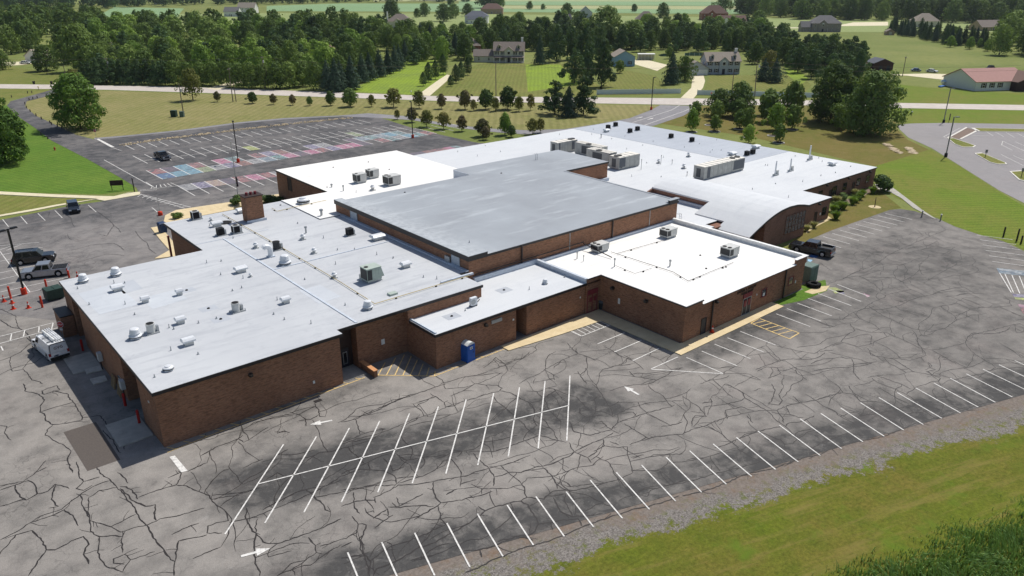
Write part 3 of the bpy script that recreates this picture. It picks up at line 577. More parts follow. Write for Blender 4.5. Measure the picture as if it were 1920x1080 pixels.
def wiggle(pts, rnd, amp=0.07):
    out = [pts[0]]
    for a, b in zip(pts, pts[1:]):
        d = b-a; L = d.length; n = max(1, min(18, int(L/0.28))); nn = Vector((-d.y, d.x, 0)).normalized() if L > 1e-4 else Vector((0, 0, 0))
        bow = rnd.uniform(-1, 1)*amp*L*0.8
        for k in range(1, n):
            f = k/n; out.append(a+d*f+nn*(bow*math.sin(math.pi*f)+rnd.uniform(-1, 1)*min(0.07, 0.2*L/n)))
        out.append(b)
    return out
rnd = random.Random(3); mb = MB(); mbb = MB(); nseg = 0; ALLP = []
for (ox, oy), txt in CR.items():
    for ln in txt.split(';'):
        pts = [at(ox+float(q.split(',')[0])/3, oy+float(q.split(',')[1])/3) for q in ln.split()]
        base = rnd.uniform(0.075, 0.12)*(0.8 if oy == 360 else 1)
        pts = wiggle(pts, rnd); m = len(pts)
        wd = [max(0.04, base*rnd.uniform(0.65, 1.35)*(0.45 if k in (0, m-1) else 1)) for k in range(m)]
        nseg += 1
        if (ox, oy) != (0, 360): ALLP += pts
        (mbb if (ox, oy) == (0, 360) else mb).strip(pts, wd, 0.0465 + 0.00001*nseg if (ox, oy) == (0, 360) else 0.0385+0.000008*nseg)
        for k in range(2, m-1):                       # short side twigs
            if rnd.random() < 0.10 and (ox, oy) != (0, 360):
                a = rnd.uniform(0, 6.28); L = rnd.uniform(0.4, 1.5)
                tw = wiggle([pts[k], pts[k]+Vector((math.cos(a), math.sin(a), 0))*L], rnd)
                nseg += 1
                mb.strip(tw, [0.055*(1-0.6*j/len(tw)) for j in range(len(tw))], 0.0385+0.000008*nseg)
# finer secondary cracks: they leave a traced crack and run until they meet another
grid = {}
def put(p): grid.setdefault((int(p.x//.5), int(p.y//.5)), []).append(p)
def near(p, rad, skip):
    for i in (-1, 0, 1):
        for j in (-1, 0, 1):
            for q in grid.get((int(p.x//.5)+i, int(p.y//.5)+j), ()):
                if (q-p).length < rad and not any((q-k).length < .9 for k in skip): return True
    return False
for q in ALLP: put(q)
SRC = [q for q in ALLP if 14 < q.x < 130]; made = 0; tries = 0; poly_ok = lambda p: (0.306*(p.x-20.6)+0.952*(p.y-37.9)) > .15 and not (13.5 < p.x < 92 and p.y > 64) and not (63.2 < p.x < 92 and p.y > 45.2) and not (p.x > 92 and p.y > 52+.6*(p.x-92)) and not (40.5 < p.x < 64 and p.y > 58.2)
while made < 520:
    p0 = rnd.choice(SRC)
    if sum(len(grid.get((int(p0.x//.5)+i, int(p0.y//.5)+j), ())) for i in (-2,-1,0,1,2) for j in (-2,-1,0,1,2)) > 15 and rnd.random() < .94: tries = tries+1 if tries < 60000 else 60000; made += (tries >= 60000); continue
    ax = rnd.choice((-.31, 2.83, 1.26, -1.88, .35, 3.5)); a = ax+rnd.gauss(0, .35); P = [p0.copy()]; turn = 0
    for k in range(rnd.randint(4, 22)):
        a = a*.7+(ax+rnd.gauss(0, .75))*.3; n_ = P[-1]+Vector((math.cos(a), math.sin(a), 0))*rnd.uniform(.25, .6)
        if not poly_ok(n_): break
        P.append(n_)
        if k > 3 and near(n_, .28, P[:4]): break
    made += 1
    if len(P) < 4: continue
    for q in P: put(q)
    if rnd.random() < .5: SRC += P[2:]
    nseg += 1; wb = rnd.uniform(.035, .08); mb.strip(P, [wb*rnd.uniform(.6, 1.3)*(.5 if k == len(P)-1 else 1) for k in range(len(P))], 0.0385+0.000008*nseg)
tag(mb.build('crack_sealant', M_TAR, PARK), kind='stuff')
tag(mbb.build('crack_sealant', M_TAR, PARKB), kind='stuff')
mb = MB(); mb.box(0, 0, 0, 0, 0, 0)
gx = at(596, 752); mb = MB(); mb.face([gx+Vector((a, b, 0.041)) for a, b in ((-.4,-.25),(.4,-.25),(.4,.25),(-.4,.25))]); mb.build('drain_grate', plain('dark_iron', (40,36,36), 0.7), PARK)
# ================================================================ the school
def brick_mat(name, a, b, c, mortar):
    t = NT(name, 0.9, 0.15)
    geo = t.n('NewGeometry'); sp = t.n('SeparateXYZ'); t.l(geo.outputs['Position'], sp.inputs[0])
    u = t.math('ADD', sp.outputs[0], sp.outputs[1]); cb = t.n('CombineXYZ'); t.l(u, cb.inputs[0]); t.l(sp.outputs[2], cb.inputs[1])
    br = t.n('TexBrick'); br.inputs['Scale'].default_value = 1.0; br.inputs['Brick Width'].default_value = 0.21; br.inputs['Row Height'].default_value = 0.072
    br.inputs['Mortar Size'].default_value = 0.006; br.inputs['Color1'].default_value = lin(*a); br.inputs['Color2'].default_value = lin(*b); br.inputs['Mortar'].default_value = lin(*mortar)
    br.inputs['Bias'].default_value = 0.0
    t.l(cb.outputs[0], br.inputs['Vector'])
    n1 = t.noise(1.0, 5, 0.7, vec=cb.outputs[0], stretch=(1.6, 7.0, 1))
    c1 = t.mix(t.ramp(n1, [(0.48, 0.0), (0.66, 0.85)]), br.outputs['Color'], lin(*c))
    n2 = t.noise(0.25, 4, 0.6, vec=cb.outputs[0])
    c1 = t.mix(1.0, c1, t.ramp(n2, [(0.3, 0.8), (0.7, 1.15)]), 'MULTIPLY')
    t.bump(br.outputs['Fac'], 0.4, -0.01)
    return t.col(c1)
M_BRICK = brick_mat('brown_brick', (168,120,92), (142,102,80), (106,77,61), (150,130,112))
M_BRICK2 = brick_mat('red_brown_brick', (150,110,92), (128,94,80), (104,78,68), (140,122,110))
def roof_mat(name, base, tint, dirt, damt, seam=None, gloss=0.7):
    t = NT(name, gloss, 0.2)
    n = t.noise(0.09, 5, 0.6); n2 = t.noise(0.8, 6, 0.7); n3 = t.noise(0.5, 5, 0.65, stretch=(0.25, 1.6, 1))
    c = t.mix(t.ramp(n, [(0.35, 0.0), (0.65, 1.0)]), lin(*base), lin(*tint))
    c = t.mix(t.math('MULTIPLY', t.ramp(n2, [(0.55, 0.0), (0.8, 1.0)]), damt), c, lin(*dirt))
    c = t.mix(t.math('MULTIPLY', t.ramp(n3, [(0.5, 0.0), (0.72, 1.0)]), damt*0.8), c, lin(*dirt))
    if seam:
        sx = t.n('SeparateXYZ'); t.l(t.pos(), sx.inputs[0])
        f = t.math('FRACT', t.math('DIVIDE', sx.outputs[seam[0]], seam[1]))
        k = t.math('LESS_THAN', f, seam[2]/seam[1])
        c = t.mix(t.math('MULTIPLY', k, seam[3]), c, lin(*dirt))
    t.bump(n2, 0.08, 0.02)
    return t.col(c)
M_RGREY = roof_mat('silver_coated_roof', (197,200,203), (187,190,194), (168,172,178), 0.85, seam=(1, 3.05, 0.06, 0.4))
M_RWHITE = roof_mat('white_membrane_roof', (243,242,238), (237,236,232), (206,200,190), 0.5, seam=(1, 3.05, 0.06, 0.35))
M_RLITE = roof_mat('pale_coated_roof', (212,215,217), (206,209,212), (188,193,198), 0.5)
M_RBLUE = roof_mat('weathered_silver_roof', (182,188,196), (174,180,189), (160,167,176), 0.6, seam=(0, 7.0, 0.08, 0.4))
M_PATCH = roof_mat('newer_roof_coating', (199,204,209), (190,195,201), (172,178,186), 0.7); M_PATCH2 = roof_mat('dull_roof_coating', (186,191,197), (178,183,190), (164,170,178), 0.7)
def gym_roof():
    t = NT('streaked_gym_roof', 0.7, 0.2)
    n = t.noise(0.5, 6, 0.7, stretch=(0.16, 1.0, 1)); n2 = t.noise(0.10, 4, 0.6); n3 = t.noise(1.2, 5, 0.7)
    c = t.mix(t.ramp(n2, [(0.35, 0.0), (0.65, 1.0)]), lin(150,155,161), lin(162,168,174))
    c = t.mix(t.ramp(n, [(0.54, 0.0), (0.74, 0.9)]), c, lin(190,196,200))
    sx = t.n('SeparateXYZ'); t.l(t.pos(), sx.inputs[0])
    edge = t.math('MULTIPLY', t.math('DIVIDE', t.math('SUBTRACT', 58.0, sx.outputs[0]), 4.0, clamp=True), t.ramp(n3, [(0.4, 0.2), (0.6, 1.0)]))
    c = t.mix(t.math('MULTIPLY', edge, 0.6), c, lin(196,201,204))
    c = t.mix(t.ramp(t.noise(0.05, 3, stretch=(1, 0.5, 1)), [(0.6, 0.0), (0.62, 0.25)]), c, lin(138,144,151))
    for k, per, wdt, a in ((1, 5.5, 0.08, 0.5), (0, 11.0, 0.08, 0.4)):
        f = t.math('LESS_THAN', t.math('FRACT', t.math('DIVIDE', sx.outputs[k], per)), wdt/per); c = t.mix(t.math('MULTIPLY', f, a), c, lin(150,156,164))
    return t.col(c)
M_RGYM = gym_roof()
M_FASCIA = plain('dark_bronze_fascia', (46,42,42), 0.5, 0.4)
M_FLASH = plain('silver_flashing', (196,204,214), 0.6, 0.3)
M_COPE = plain('white_coping', (232,232,230), 0.6, 0.3)
M_RECESS = plain('dark_brown_panel', (58,44,40), 0.6, 0.3)
M_DOORD = plain('dark_door', (44,46,54), 0.45, 0.4)
M_DOORG = plain('grey_steel_door', (178,186,194), 0.5, 0.4)
M_MAROON = plain('maroon_panel', (128,52,58), 0.5, 0.3)
M_GLASS = NT('dark_window_glass', 0.08, 0.6).col(lin(26,30,36))
M_WHITE = plain('white_enamel', (226,228,226), 0.45, 0.4, var=0.06)
M_LAMP = plain('wall_lamp_housing', (60,54,50), 0.5, 0.4)
M_SPOUT = plain('dark_downspout', (52,42,40), 0.5, 0.4)
M_YPIPE = plain('yellow_gas_pipe', (196,176,120), 0.5, 0.4)
M_BLACK = plain('black_rubber', (26,26,28), 0.8, 0.3)
M_GALV = plain('galvanised_steel', (168,172,174), 0.4, 0.5, 0.5)
SCH = empty('school_building', (40, 70, 0), 0, 'sprawling flat-roofed brown brick school with white and silver roofs', 'building')
def sp(mb, name, mats, par=None, smooth=False):
    o = mb.build(name, mats, par or SCH, smooth)
    o.matrix_parent_inverse = (par or SCH).matrix_world.inverted() if False else o.matrix_parent_inverse
    if par is None: o.location = -SCH.location
    return o
def section(foot, z, roofpoly, rmat, fasc=0.34, bmat=None, oh=0.12, fmat=None, zr=None):
    mb = MB(); mb.prism(foot, -0.3, z-0.30, bottom=False); w = sp(mb, 'brick_wall', bmat or M_BRICK)
    # fascia ring: outward-facing band under the roof edge
    n = len(roofpoly); ar = sum(roofpoly[i][0]*roofpoly[(i+1)%n][1]-roofpoly[(i+1)%n][0]*roofpoly[i][1] for i in range(n))
    P = [Vector(p) for p in (roofpoly if ar > 0 else roofpoly[::-1])]
    out = []
    for i in range(n):
        a, b, c = P[i-1], P[i], P[(i+1) % n]; d1 = (b-a).normalized(); d2 = (c-b).normalized()
        n1 = Vector((d1.y, -d1.x)); n2 = Vector((d2.y, -d2.x)); out.append(b+(n1+n2)*oh)
    mb = MB(); mb.prism([tuple(p) for p in out], z-fasc, z-0.03); sp(mb, 'fascia', fmat or M_FASCIA)
    out2 = []
    for i in range(n):
        a, b, c = P[i-1], P[i], P[(i+1) % n]; d1 = (b-a).normalized(); d2 = (c-b).normalized()
        out2.append(b+(Vector((d1.y, -d1.x))+Vector((d2.y, -d2.x)))*(oh-0.03))
    bm = bmesh.new(); vs = [bm.verts.new((p.x, p.y, z)) for p in out2]; f = bm.faces.new(vs); f.normal_update(); bmesh.ops.triangulate(bm, faces=bm.faces[:])
    me = bpy.data.meshes.new('roof'); bm.to_mesh(me); bm.free(); me.materials.append(rmat)
    for p in me.polygons:
        if p.normal.z < 0: p.flip()
    r = bpy.data.objects.new('roof', me); COL.objects.link(r); r.parent = SCH; r.location = -SCH.location
    return w, r
Z_LW, Z_LO, Z_RW, Z_GY, Z_WB, Z_BW = 5.69, 4.2, 4.18, 7.3, 5.78, 3.8
LWf = [(14.05,64.05),(31.9,64.05),(31.9,67.2),(34.8,67.2),(34.8,65.9),(50.9,65.9),(50.9,69.6),(52.7,69.6),(52.7,100.4),(48.6,100.4),(48.6,113.4),(40,113.4),(40,111.6),(30.95,111.6),(30.95,97.8),(14.05,97.8),(14.05,93.8),(16,93.8),(16,90.6),(14.05,90.6),(14.05,74.6),(15.4,74.6),(15.4,69.6),(14.05,69.6)]
LWr = [(13.95,63.95),(32.1,63.95),(32.1,65.1),(51,65.1),(51,69.7),(52.75,69.7),(52.75,100.45),(48.7,100.45),(48.7,113.6),(30.8,113.6),(30.8,98.0),(13.95,98.0)]
W_LW, R_LW = section(LWf, Z_LW, LWr, M_RGREY)
LOf = [(41.0,60.3),(52.15,60.3),(52.15,62.4),(53.75,62.4),(53.75,60.3),(63.3,60.3),(63.3,69.3),(51.05,69.3),(51.05,65.85),(41.0,65.85)]
W_LO, R_LO = section(LOf, Z_LO, [(40.9,60.2),(63.35,60.2),(63.35,69.35),(51.2,69.35),(51.2,65.8),(40.9,65.8)], M_RLITE, oh=0.10)
RWf = [(65.9,47.2),(91.4,47.2),(91.4,69.3),(63.4,69.3),(63.4,60.15),(65.9,60.15)]
W_RW, R_RW = section(RWf, Z_RW, [(65.85,47.1),(91.5,47.1),(91.5,69.3),(63.4,69.3),(63.4,60.1),(65.85,60.1)], M_RWHITE, fasc=0.2, oh=0.05)
GYf = [(52.5,69.5),(92.5,69.5),(92.5,94.4),(103.8,94.4),(103.8,107.6),(78.6,107.6),(78.6,102.5),(52.5,102.5)]
W_GY, R_GY = section(GYf, Z_GY, [(52.4,69.4),(92.6,69.4),(92.6,94.3),(103.9,94.3),(103.9,107.7),(78.5,107.7),(78.5,102.6),(52.4,102.6)], M_RGYM, fasc=0.3, oh=0.05)
WBf = [(48.85,100.6),(83.1,100.6),(83.1,133.7),(57.1,133.7),(57.1,113.5),(48.85,113.5)]
W_WB, R_WB = section(WBf, Z_WB, [(48.8,100.5),(83.2,100.5),(83.2,133.8),(57.0,133.8),(57.0,113.6),(48.8,113.6)], M_RWHITE, fasc=0.28, oh=0.05)
BWf = [(83.3,135.0),(152.3,135.0),(152.3,67.0),(124.5,67.0),(124.5,61.5),(112.7,61.5),(112.7,59.6),(100.9,59.6),(100.9,64.5),(91.6,64.5),(91.6,110),(83.3,110)]
W_BW, R_BW = section(BWf, Z_BW, [(83.3,135.2),(152.4,135.2),(152.4,66.9),(124.6,66.9),(124.6,61.4),(112.9,61.4),(112.9,66.0),(95.2,66.0),(95.2,64.4),(91.65,64.4),(91.65,110),(83.3,110)], M_RLITE, fasc=0.22, bmat=M_BRICK2, oh=0.06)
# older silver strip of the back wing, a coated sheet proud of the membrane
mb = MB(); mb.box(135.3, 152.35, 86.1, 135.1, Z_BW+0.004, Z_BW+0.03); sp(mb, 'roof', M_RBLUE)
mb = MB(); mb.box(83.25, 112, 118, 135.1, Z_BW+0.006, Z_BW+0.028); sp(mb, 'roof', M_RLITE)
# expansion joints, parapets, copings, flashings
def part_box(name, b, mat): mb = MB(); mb.box(*b); return sp(mb, name, mat)
for b in ((34.45,34.7,65.2,101.0,Z_LW,Z_LW+0.07),(34.7,52.4,85.3,85.5,Z_LW,Z_LW+0.07),(30.9,41.0,100.9,101.02,Z_LW,Z_LW+0.03)): part_box('expansion_joint', b, M_FLASH)
for b in ((48.75,48.95,100.5,113.5,Z_LW-.05,Z_WB+0.07),(48.95,52.4,100.48,100.68,Z_LW-.05,Z_WB+0.07)): part_box('roof_edge', b, M_COPE)
for pts, m in (([(146,551),(216,532),(262,571),(186,590)], M_PATCH), ([(216,533),(250,524),(268,541),(232,551)], M_PATCH2), ([(262,560),(330,543),(352,560),(286,580)], M_PATCH), ([(560,545),(600,534),(640,556),(598,570)], M_PATCH)):
    mb = MB(); mb.prism([(p.x, p.y) for p in pxs(pts, Z_LW)], Z_LW+.002, Z_LW+.008); sp(mb, 'roof_patch', m)
part_box('roof_curb', (47.6,52.3,68.3,68.6,Z_LW,Z_LW+0.22), M_FLASH)
# gym parapets
for b in ((52.32,52.75,69.3,102.6,Z_GY-.3,7.66),(52.75,55.3,69.3,69.65,Z_GY-.3,7.66),(90.4,92.3,69.3,69.65,Z_GY-.3,7.66),): part_box('parapet', b, M_FASCIA)
part_box('roof_edge', (92.35,92.68,69.7,94.2,Z_GY-.02,Z_GY+.06), M_RGYM); part_box('flashing', (78.32,78.5,102.7,107.6,Z_WB,Z_GY-.02), M_FLASH)
for b in ((52.28,53.6,69.26,102.5,7.66,7.70),(53.6,55.34,69.26,70.4,7.66,7.70),(90.36,92.74,69.26,70.0,7.66,7.70)): part_box('coping', b, M_RGYM)
# right wing parapets
for b in ((65.76,66.1,47.0,60.1,3.9,4.72),(66.1,68.85,47.0,47.3,3.9,4.72),(88.8,91.3,47.0,47.3,3.9,4.78)): part_box('parapet', b, M_BRICK)
part_box('parapet', (91.3,91.6,47.0,69.2,3.9,4.78), M_COPE)
for b in ((65.72,66.6,46.96,60.0,4.72,4.77),(66.6,68.9,46.96,47.8,4.72,4.77),(88.75,91.64,46.96,47.5,4.78,4.83),(91.15,91.64,47.5,69.2,4.78,4.83),(68.9,88.75,46.9,47.25,4.17,4.215)): part_box('coping', b, M_COPE)
for b in ((65.62,65.76,46.9,60.1,4.62,4.74),(65.62,68.9,46.86,46.97,4.62,4.74),(63.4,65.7,59.96,60.05,4.62,4.74)): part_box('fascia', b, M_FASCIA)
part_box('parapet', (63.4,65.76,60.05,60.4,3.9,4.72), M_BRICK); part_box('coping', (63.4,65.72,60.0,60.9,4.72,4.77), M_COPE)
for b in ((63.22,63.42,60.15,69.3,Z_LO,4.75),(63.15,63.55,60.1,69.3,4.75,4.80)): part_box('flashing', b, M_FLASH)
for b in ((53.0,63.3,69.05,69.42,Z_LO,Z_LO+0.62),(41.0,51.0,65.62,65.88,Z_LO,Z_LO+0.5),(63.5,92.4,69.12,69.44,Z_RW,Z_RW+0.36),(52.0,52.46,69.5,100.4,Z_LW,Z_LW+0.16),(92.6,103.9,93.95,94.38,Z_BW,Z_BW+0.55),(40.95,41.15,60.3,65.6,Z_LO,Z_LO+0.14)): part_box('flashing', b, M_FLASH)
part_box('brick_wall', (40.7,50.9,65.05,65.9,3.8,5.36), M_BRICK)
# chimney
ch = part_box('chimney', (40.1,42.6,105.75,107.6,5.5,9.4), M_BRICK)
part_box('chimney_cap', (39.95,42.75,105.6,107.75,9.4,9.52), M_RECESS)
for x in (40.7, 41.35, 42.0):
    mb = MB(); mb.cyl((x, 106.7, 9.52), 0.2, 0.2, 0.4, 8); sp(mb, 'chimney_pot', M_MAROON)
part_box('flashing', (39.9,42.8,105.5,105.75,Z_LW,Z_LW+0.35), M_FLASH)
# barrel vault hall
ARC = [(96.46,3.14),(98.3,3.95),(100.97,4.98),(102.8,5.50),(104.59,5.83),(106.8,5.98),(109.16,5.85),(111.0,5.53),(112.83,5.08)]
def vz(x):
    for (a, za), (b, zb) in zip(ARC, ARC[1:]):
        if a <= x <= b: return za+(zb-za)*(x-a)/(b-a)
def vault(x0, y0, y1, name='vault_roof'):
    xs = [x0]+[x0+(112.83-x0)*i/24 for i in range(1, 25)]
    mb = MB(); top = [(x, vz(x)) for x in xs]; n = len(xs); vs = []
    for y in (y0, y1):
        for x, z in top: vs.append((x, y, z+0.02))
        for x, z in top: vs.append((x, y, z-0.22))
    fs = []
    for i in range(n-1):
        fs.append((i, i+1, 2*n+i+1, 2*n+i)); fs.append((n+i+1, n+i, 3*n+i, 3*n+i+1)); fs.append((i+1, i, n+i, n+i+1)); fs.append((2*n+i, 2*n+i+1, 3*n+i+1, 3*n+i))
    fs += [(0, 2*n, 3*n, n), (n-1, 2*n-1, 4*n-1, 3*n-1)]
    mb._add(vs, fs); return sp(mb, name, M_RLITE, smooth=False)
vault(96.46, 59.0, 64.8); vault(98.3, 64.8, 70.3); vault(101.9, 70.3, 82.2)
def arch_wall(x0, x1, y, mat, name, th=0.3, drop=0.24, z0=-0.3):
    xs = [x0+(x1-x0)*i/16 for i in range(17)]; poly = [(x0, z0)]+[(x1, z0)]+[(x, vz(x)-drop) for x in xs[::-1]]
    n = len(poly); vs = [(p[0], y, p[1]) for p in poly]+[(p[0], y+th, p[1]) for p in poly]
    mb = MB(); mb._add(vs, [tuple(range(n)), tuple(range(2*n-1, n-1, -1))]+[(i, n+i, n+(i+1) % n, (i+1) % n) for i in range(n)]); return sp(mb, name, mat)
arch_wall(100.9, 112.7, 59.3, M_BRICK2, 'brick_wall')
arch_wall(96.8, 100.9, 60.9, M_RECESS, 'recessed_wall'); arch_wall(96.9, 112.7, 82.0, M_BRICK2, 'brick_wall')
part_box('brick_wall', (102.1,102.4,70.4,82.0,3.6,5.15), M_BRICK2); part_box('brick_wall', (112.4,112.7,59.5,82.0,3.6,4.80), M_BRICK2)
part_box('flashing', (101.7,102.08,70.4,82.0,Z_BW,Z_BW+0.5), M_FLASH)
# arch trim
mb = MB(); xs = [96.46+(112.83-96.46)*i/30 for i in range(31)]
for i in range(30):
    a, b = xs[i], xs[i+1]; mb._add([(a,58.93,vz(a)-0.26),(b,58.93,vz(b)-0.26),(b,58.93,vz(b)+0.03),(a,58.93,vz(a)+0.03),(a,59.0,vz(a)+0.03),(b,59.0,vz(b)+0.03)], [(0,1,2,3),(3,2,5,4)])
sp(mb, 'fascia', M_FASCIA)
# windows and doors -----------------------------------------------------------
def opening_y(name, x0, x1, z0, z1, y, mat, frame=None, cols=1, rows=1, fw=0.07, parent=None):
    """door or window set in a wall that faces -y: dark pane with frame bars"""
    mb = MB(); mb.box(x0, x1, y-0.025, y+0.05, z0, z1); o = sp(mb, name, mat)
    fm = frame or M_FASCIA; mb = MB()
    for i in range(cols+1):
        x = x0+(x1-x0)*i/cols; mb.box(x-fw/2, x+fw/2, y-0.07, y-0.02, z0, z1)
    for j in range(rows+1):
        z = z0+(z1-z0)*j/rows; mb.box(x0-fw/2, x1+fw/2, y-0.075, y-0.022, z-fw/2, z+fw/2)
    f = mb.build(name+'_frame', fm, o); return o
def opening_x(name, y0, y1, z0, z1, x, mat, frame=None, fw=0.08):
    mb = MB(); mb.box(x-0.025, x+0.05, y0, y1, z0, z1); o = sp(mb, name, mat); mb = MB()
    for y in (y0, y1): mb.box(x-0.07, x-0.02, y-fw/2, y+fw/2, z0, z1)
    mb.box(x-0.075, x-0.022, y0-fw/2, y1+fw/2, z1-fw/2, z1+fw/2); mb.build(name+'_frame', frame or M_FASCIA, o); return o
# vault hall: grid window of six lights across, three high
for i in range(6):
    for j in range(3):
        x0 = 106.7+i*0.95; z0 = 1.42+j*0.97
        mb = MB(); mb.box(x0+0.08, x0+0.87, 59.24, 59.34, z0+0.05, z0+0.9); o = sp(mb, 'window', M_GLASS)
mb = MB()
for i in range(7): mb.box(106.66+i*0.95, 106.74+i*0.95, 59.2, 59.3, 1.4, 4.36)
for j in range(4): mb.box(106.6, 112.45, 59.19, 59.29, 1.37+j*0.97, 1.43+j*0.97)
sp(mb, 'window_frame', M_BRICK2)
for x0, x1, z0, z1 in ((130.7,132.0,1.2,2.6),(135.7,137.2,0.6,2.6),(139.6,141.0,1.2,2.6),(144.9,146.2,1.2,2.65),(148.8,150.0,1.2,2.6)): opening_y('window', x0, x1, z0, z1, 67.0, M_GLASS, cols=2, rows=2)
for x0 in (134.6, 143.3): opening_y('door', x0, x0+0.9, 0.0, 2.15, 67.0, M_RECESS)
opening_y('door', 119.7, 120.5, 0.05, 2.0, 61.5, M_RECESS); opening_y('window', 122.1, 123.4, 0.95, 2.35, 61.5, M_GLASS, cols=2, rows=2)
part_box('sign_plate', (121.4,121.7,61.42,61.48,1.2,1.6), M_WHITE)
opening_y('door', 69.2, 70.15, 0.14, 2.1, 47.2, M_DOORD)
dd = opening_y('door', 77.5, 79.2, 0.14, 2.35, 47.2, M_DOORD, frame=M_GALV, cols=2)
for x in (77.68, 78.5):
    mb = MB(); mb.box(x, x+0.55, 47.1, 47.16, 1.3, 2.1); mb.build('door_window', M_MAROON, dd)
part_box('door_sign', (77.4,79.3,47.1,47.18,2.42,3.0), M_MAROON)
for x0 in (81.5, 87.75): opening_y('window', x0, x0+1.1, 1.45, 2.55, 47.2, M_GLASS, frame=M_MAROON, fw=0.1)
part_box('window_poster', (81.8,82.2,47.12,47.17,1.6,2.0), M_WHITE)
dd = opening_y('door', 63.65, 65.35, 0.14, 2.5, 60.18, M_DOORD, frame=M_MAROON, cols=2, fw=0.12)
for x in (63.95, 64.75):
    mb = MB(); mb.box(x, x+0.4, 60.06, 60.12, 1.5, 2.1); mb.build('door_window', M_MAROON, dd)
part_box('door_sign', (63.6,65.4,60.05,60.14,2.62,3.1), M_MAROON)
part_box('recessed_wall', (52.16,53.74,62.3,62.5,0.0,4.0), M_RECESS); opening_y('door', 52.4, 53.4, 0.0, 2.1, 62.3, M_GLASS)
part_box('recessed_wall', (31.95,34.75,67.0,67.25,0.0,5.4), M_RECESS)
dd = opening_y('door', 32.4, 34.3, 0.05, 2.3, 67.0, M_DOORD, cols=2)
for x in (32.62, 33.55):
    mb = MB(); mb.box(x, x+0.5, 66.88, 66.93, 0.5, 1.9); mb.build('door_window', M_GALV, dd)
    mb = MB(); mb.box(x+0.07, x+0.43, 66.85, 66.9, 0.58, 1.82); mb.build('door_window', M_GLASS, dd)
part_box('doorstep', (32.0,34.7,64.2,66.95,-0.05,0.12), M_CONC)
mb = MB(); mb.box(34.95,35.35,63.0,65.95,-0.1,0.75); o = sp(mb, 'knee_wall', M_BRICK); part_box('coping', (34.9,35.4,62.95,65.9,0.75,0.83), plain('tan_coping', (206,150,104), 0.7))
# left side: loading door, recess
part_box('recessed_wall', (15.3,15.5,69.7,74.5,0.0,5.3), M_RECESS); part_box('recessed_wall', (15.9,16.1,90.7,93.7,0.0,5.3), M_RECESS)
opening_x('loading_door', 69.8, 71.9, 0.15, 4.3, 14.6, M_DOORG); opening_x('door', 91.5, 92.6, 0.0, 2.1, 15.9, M_DOORD)
opening_x('door', 71.25, 72.85, Z_LW+0.0, 6.95, 52.42, M_DOORG, frame=M_DOORG); opening_x('door', 96.0, 97.9, Z_LW, 7.0, 52.42, M_DOORG, frame=M_DOORG)
part_box('wall_cabinet', (52.2,52.45,73.1,74.1,Z_LW+0.2,Z_LW+0.9), M_GALV)
opening_x('window', 127.6, 129.1, 2.9, 5.3, 57.1, M_RECESS); opening_x('window', 76.2, 77.0, 1.2, 1.9, 14.0, M_WHITE)
# wall lamps, signs, spouts
for x, y, z in ((22.5,64.0,4.4),(47.6,60.25,3.3),(71.6,47.15,3.7),(133.2,66.95,3.3),(141.2,66.95,3.3),(149.6,66.95,3.3),(120.6,61.45,3.3)): 
    mb = MB(); mb.box(x-.18,x+.18,y-.28,y,z-.14,z+.16); mb.frus((x-.15,x+.15,y-.42,y-.28,z-.1),(x-.1,x+.1,y-.4,y-.28,z+.1)); sp(mb, 'wall_lamp', M_LAMP)
for y in (52.5, 57.8): part_box('wall_lamp', (65.5,65.9,y,y+.4,3.4,3.7), M_LAMP)
for b in ((28.6,28.8,63.98,64.04,1.2,1.5),(37.7,38.1,65.83,65.9,1.9,2.5),(65.82,65.88,56.8,57.1,1.8,2.5),(62.4,62.55,60.22,60.28,2.4,2.6),(80.3,80.45,47.12,47.18,2.1,2.3),(89.4,89.6,47.12,47.18,1.4,1.75),(13.98,14.03,66.2,66.5,3.6,3.75)): part_box('sign_plate', b, M_WHITE)
part_box('louvre', (48.5,50.0,60.2,60.28,3.1,3.5), M_GALV); part_box('sign_plate', (51.6,51.8,60.22,60.28,2.6,2.8), M_WHITE)
for x, y, z0, z1 in ((71.0,47.12,0.1,4.1),(86.6,47.12,0.0,4.1),(60.9,69.42,Z_LO+.4,7.1),(77.9,69.42,Z_RW+.3,7.1)): part_box('downspout', (x-.09,x+.09,y-.16,y-.02,z0,z1), M_SPOUT)
for x in (69.6, 86.1): part_box('movement_joint', (x-.05,x+.05,69.44,69.52,4.6,7.0), M_GALV)
mb = MB(); mb.tube([(53.2,69.2,5.2),(72,69.2,5.25),(72,69.2,5.0),(72.1,64,4.4)], 0.07); sp(mb, 'gas_pipe', M_SPOUT)
# weathered letters over the gym entrance, too worn to read
M_LET = plain('dark_bronze_letters', (52,38,32), 0.5)
def letters(x, z, words, size):
    r = random.Random(int(x*10)); i = 0
    for w in words:
        for k in range(w):
            mb = MB(); a = x+i*size*0.82; kind = r.randrange(4); t = size*0.2; y0, y1 = 47.12, 47.17
            mb.box(a, a+t, y0, y1, z, z+size)
            if kind in (0, 1): mb.box(a+t, a+size*0.62, y0, y1, z+size*0.8, z+size)
            if kind in (1, 2): mb.box(a+t, a+size*0.62, y0, y1, z, z+size*0.2)
            if kind in (0, 3): mb.box(a+t, a+size*0.55, y0, y1, z+size*0.4, z+size*0.58)
            sp(mb, 'wall_letter', M_LET); i += 1
        i += 0.7
letters(76.0, 3.42, (7, 1, 7), 0.30); letters(76.9, 2.98+0.06, (6, 6), 0.25)
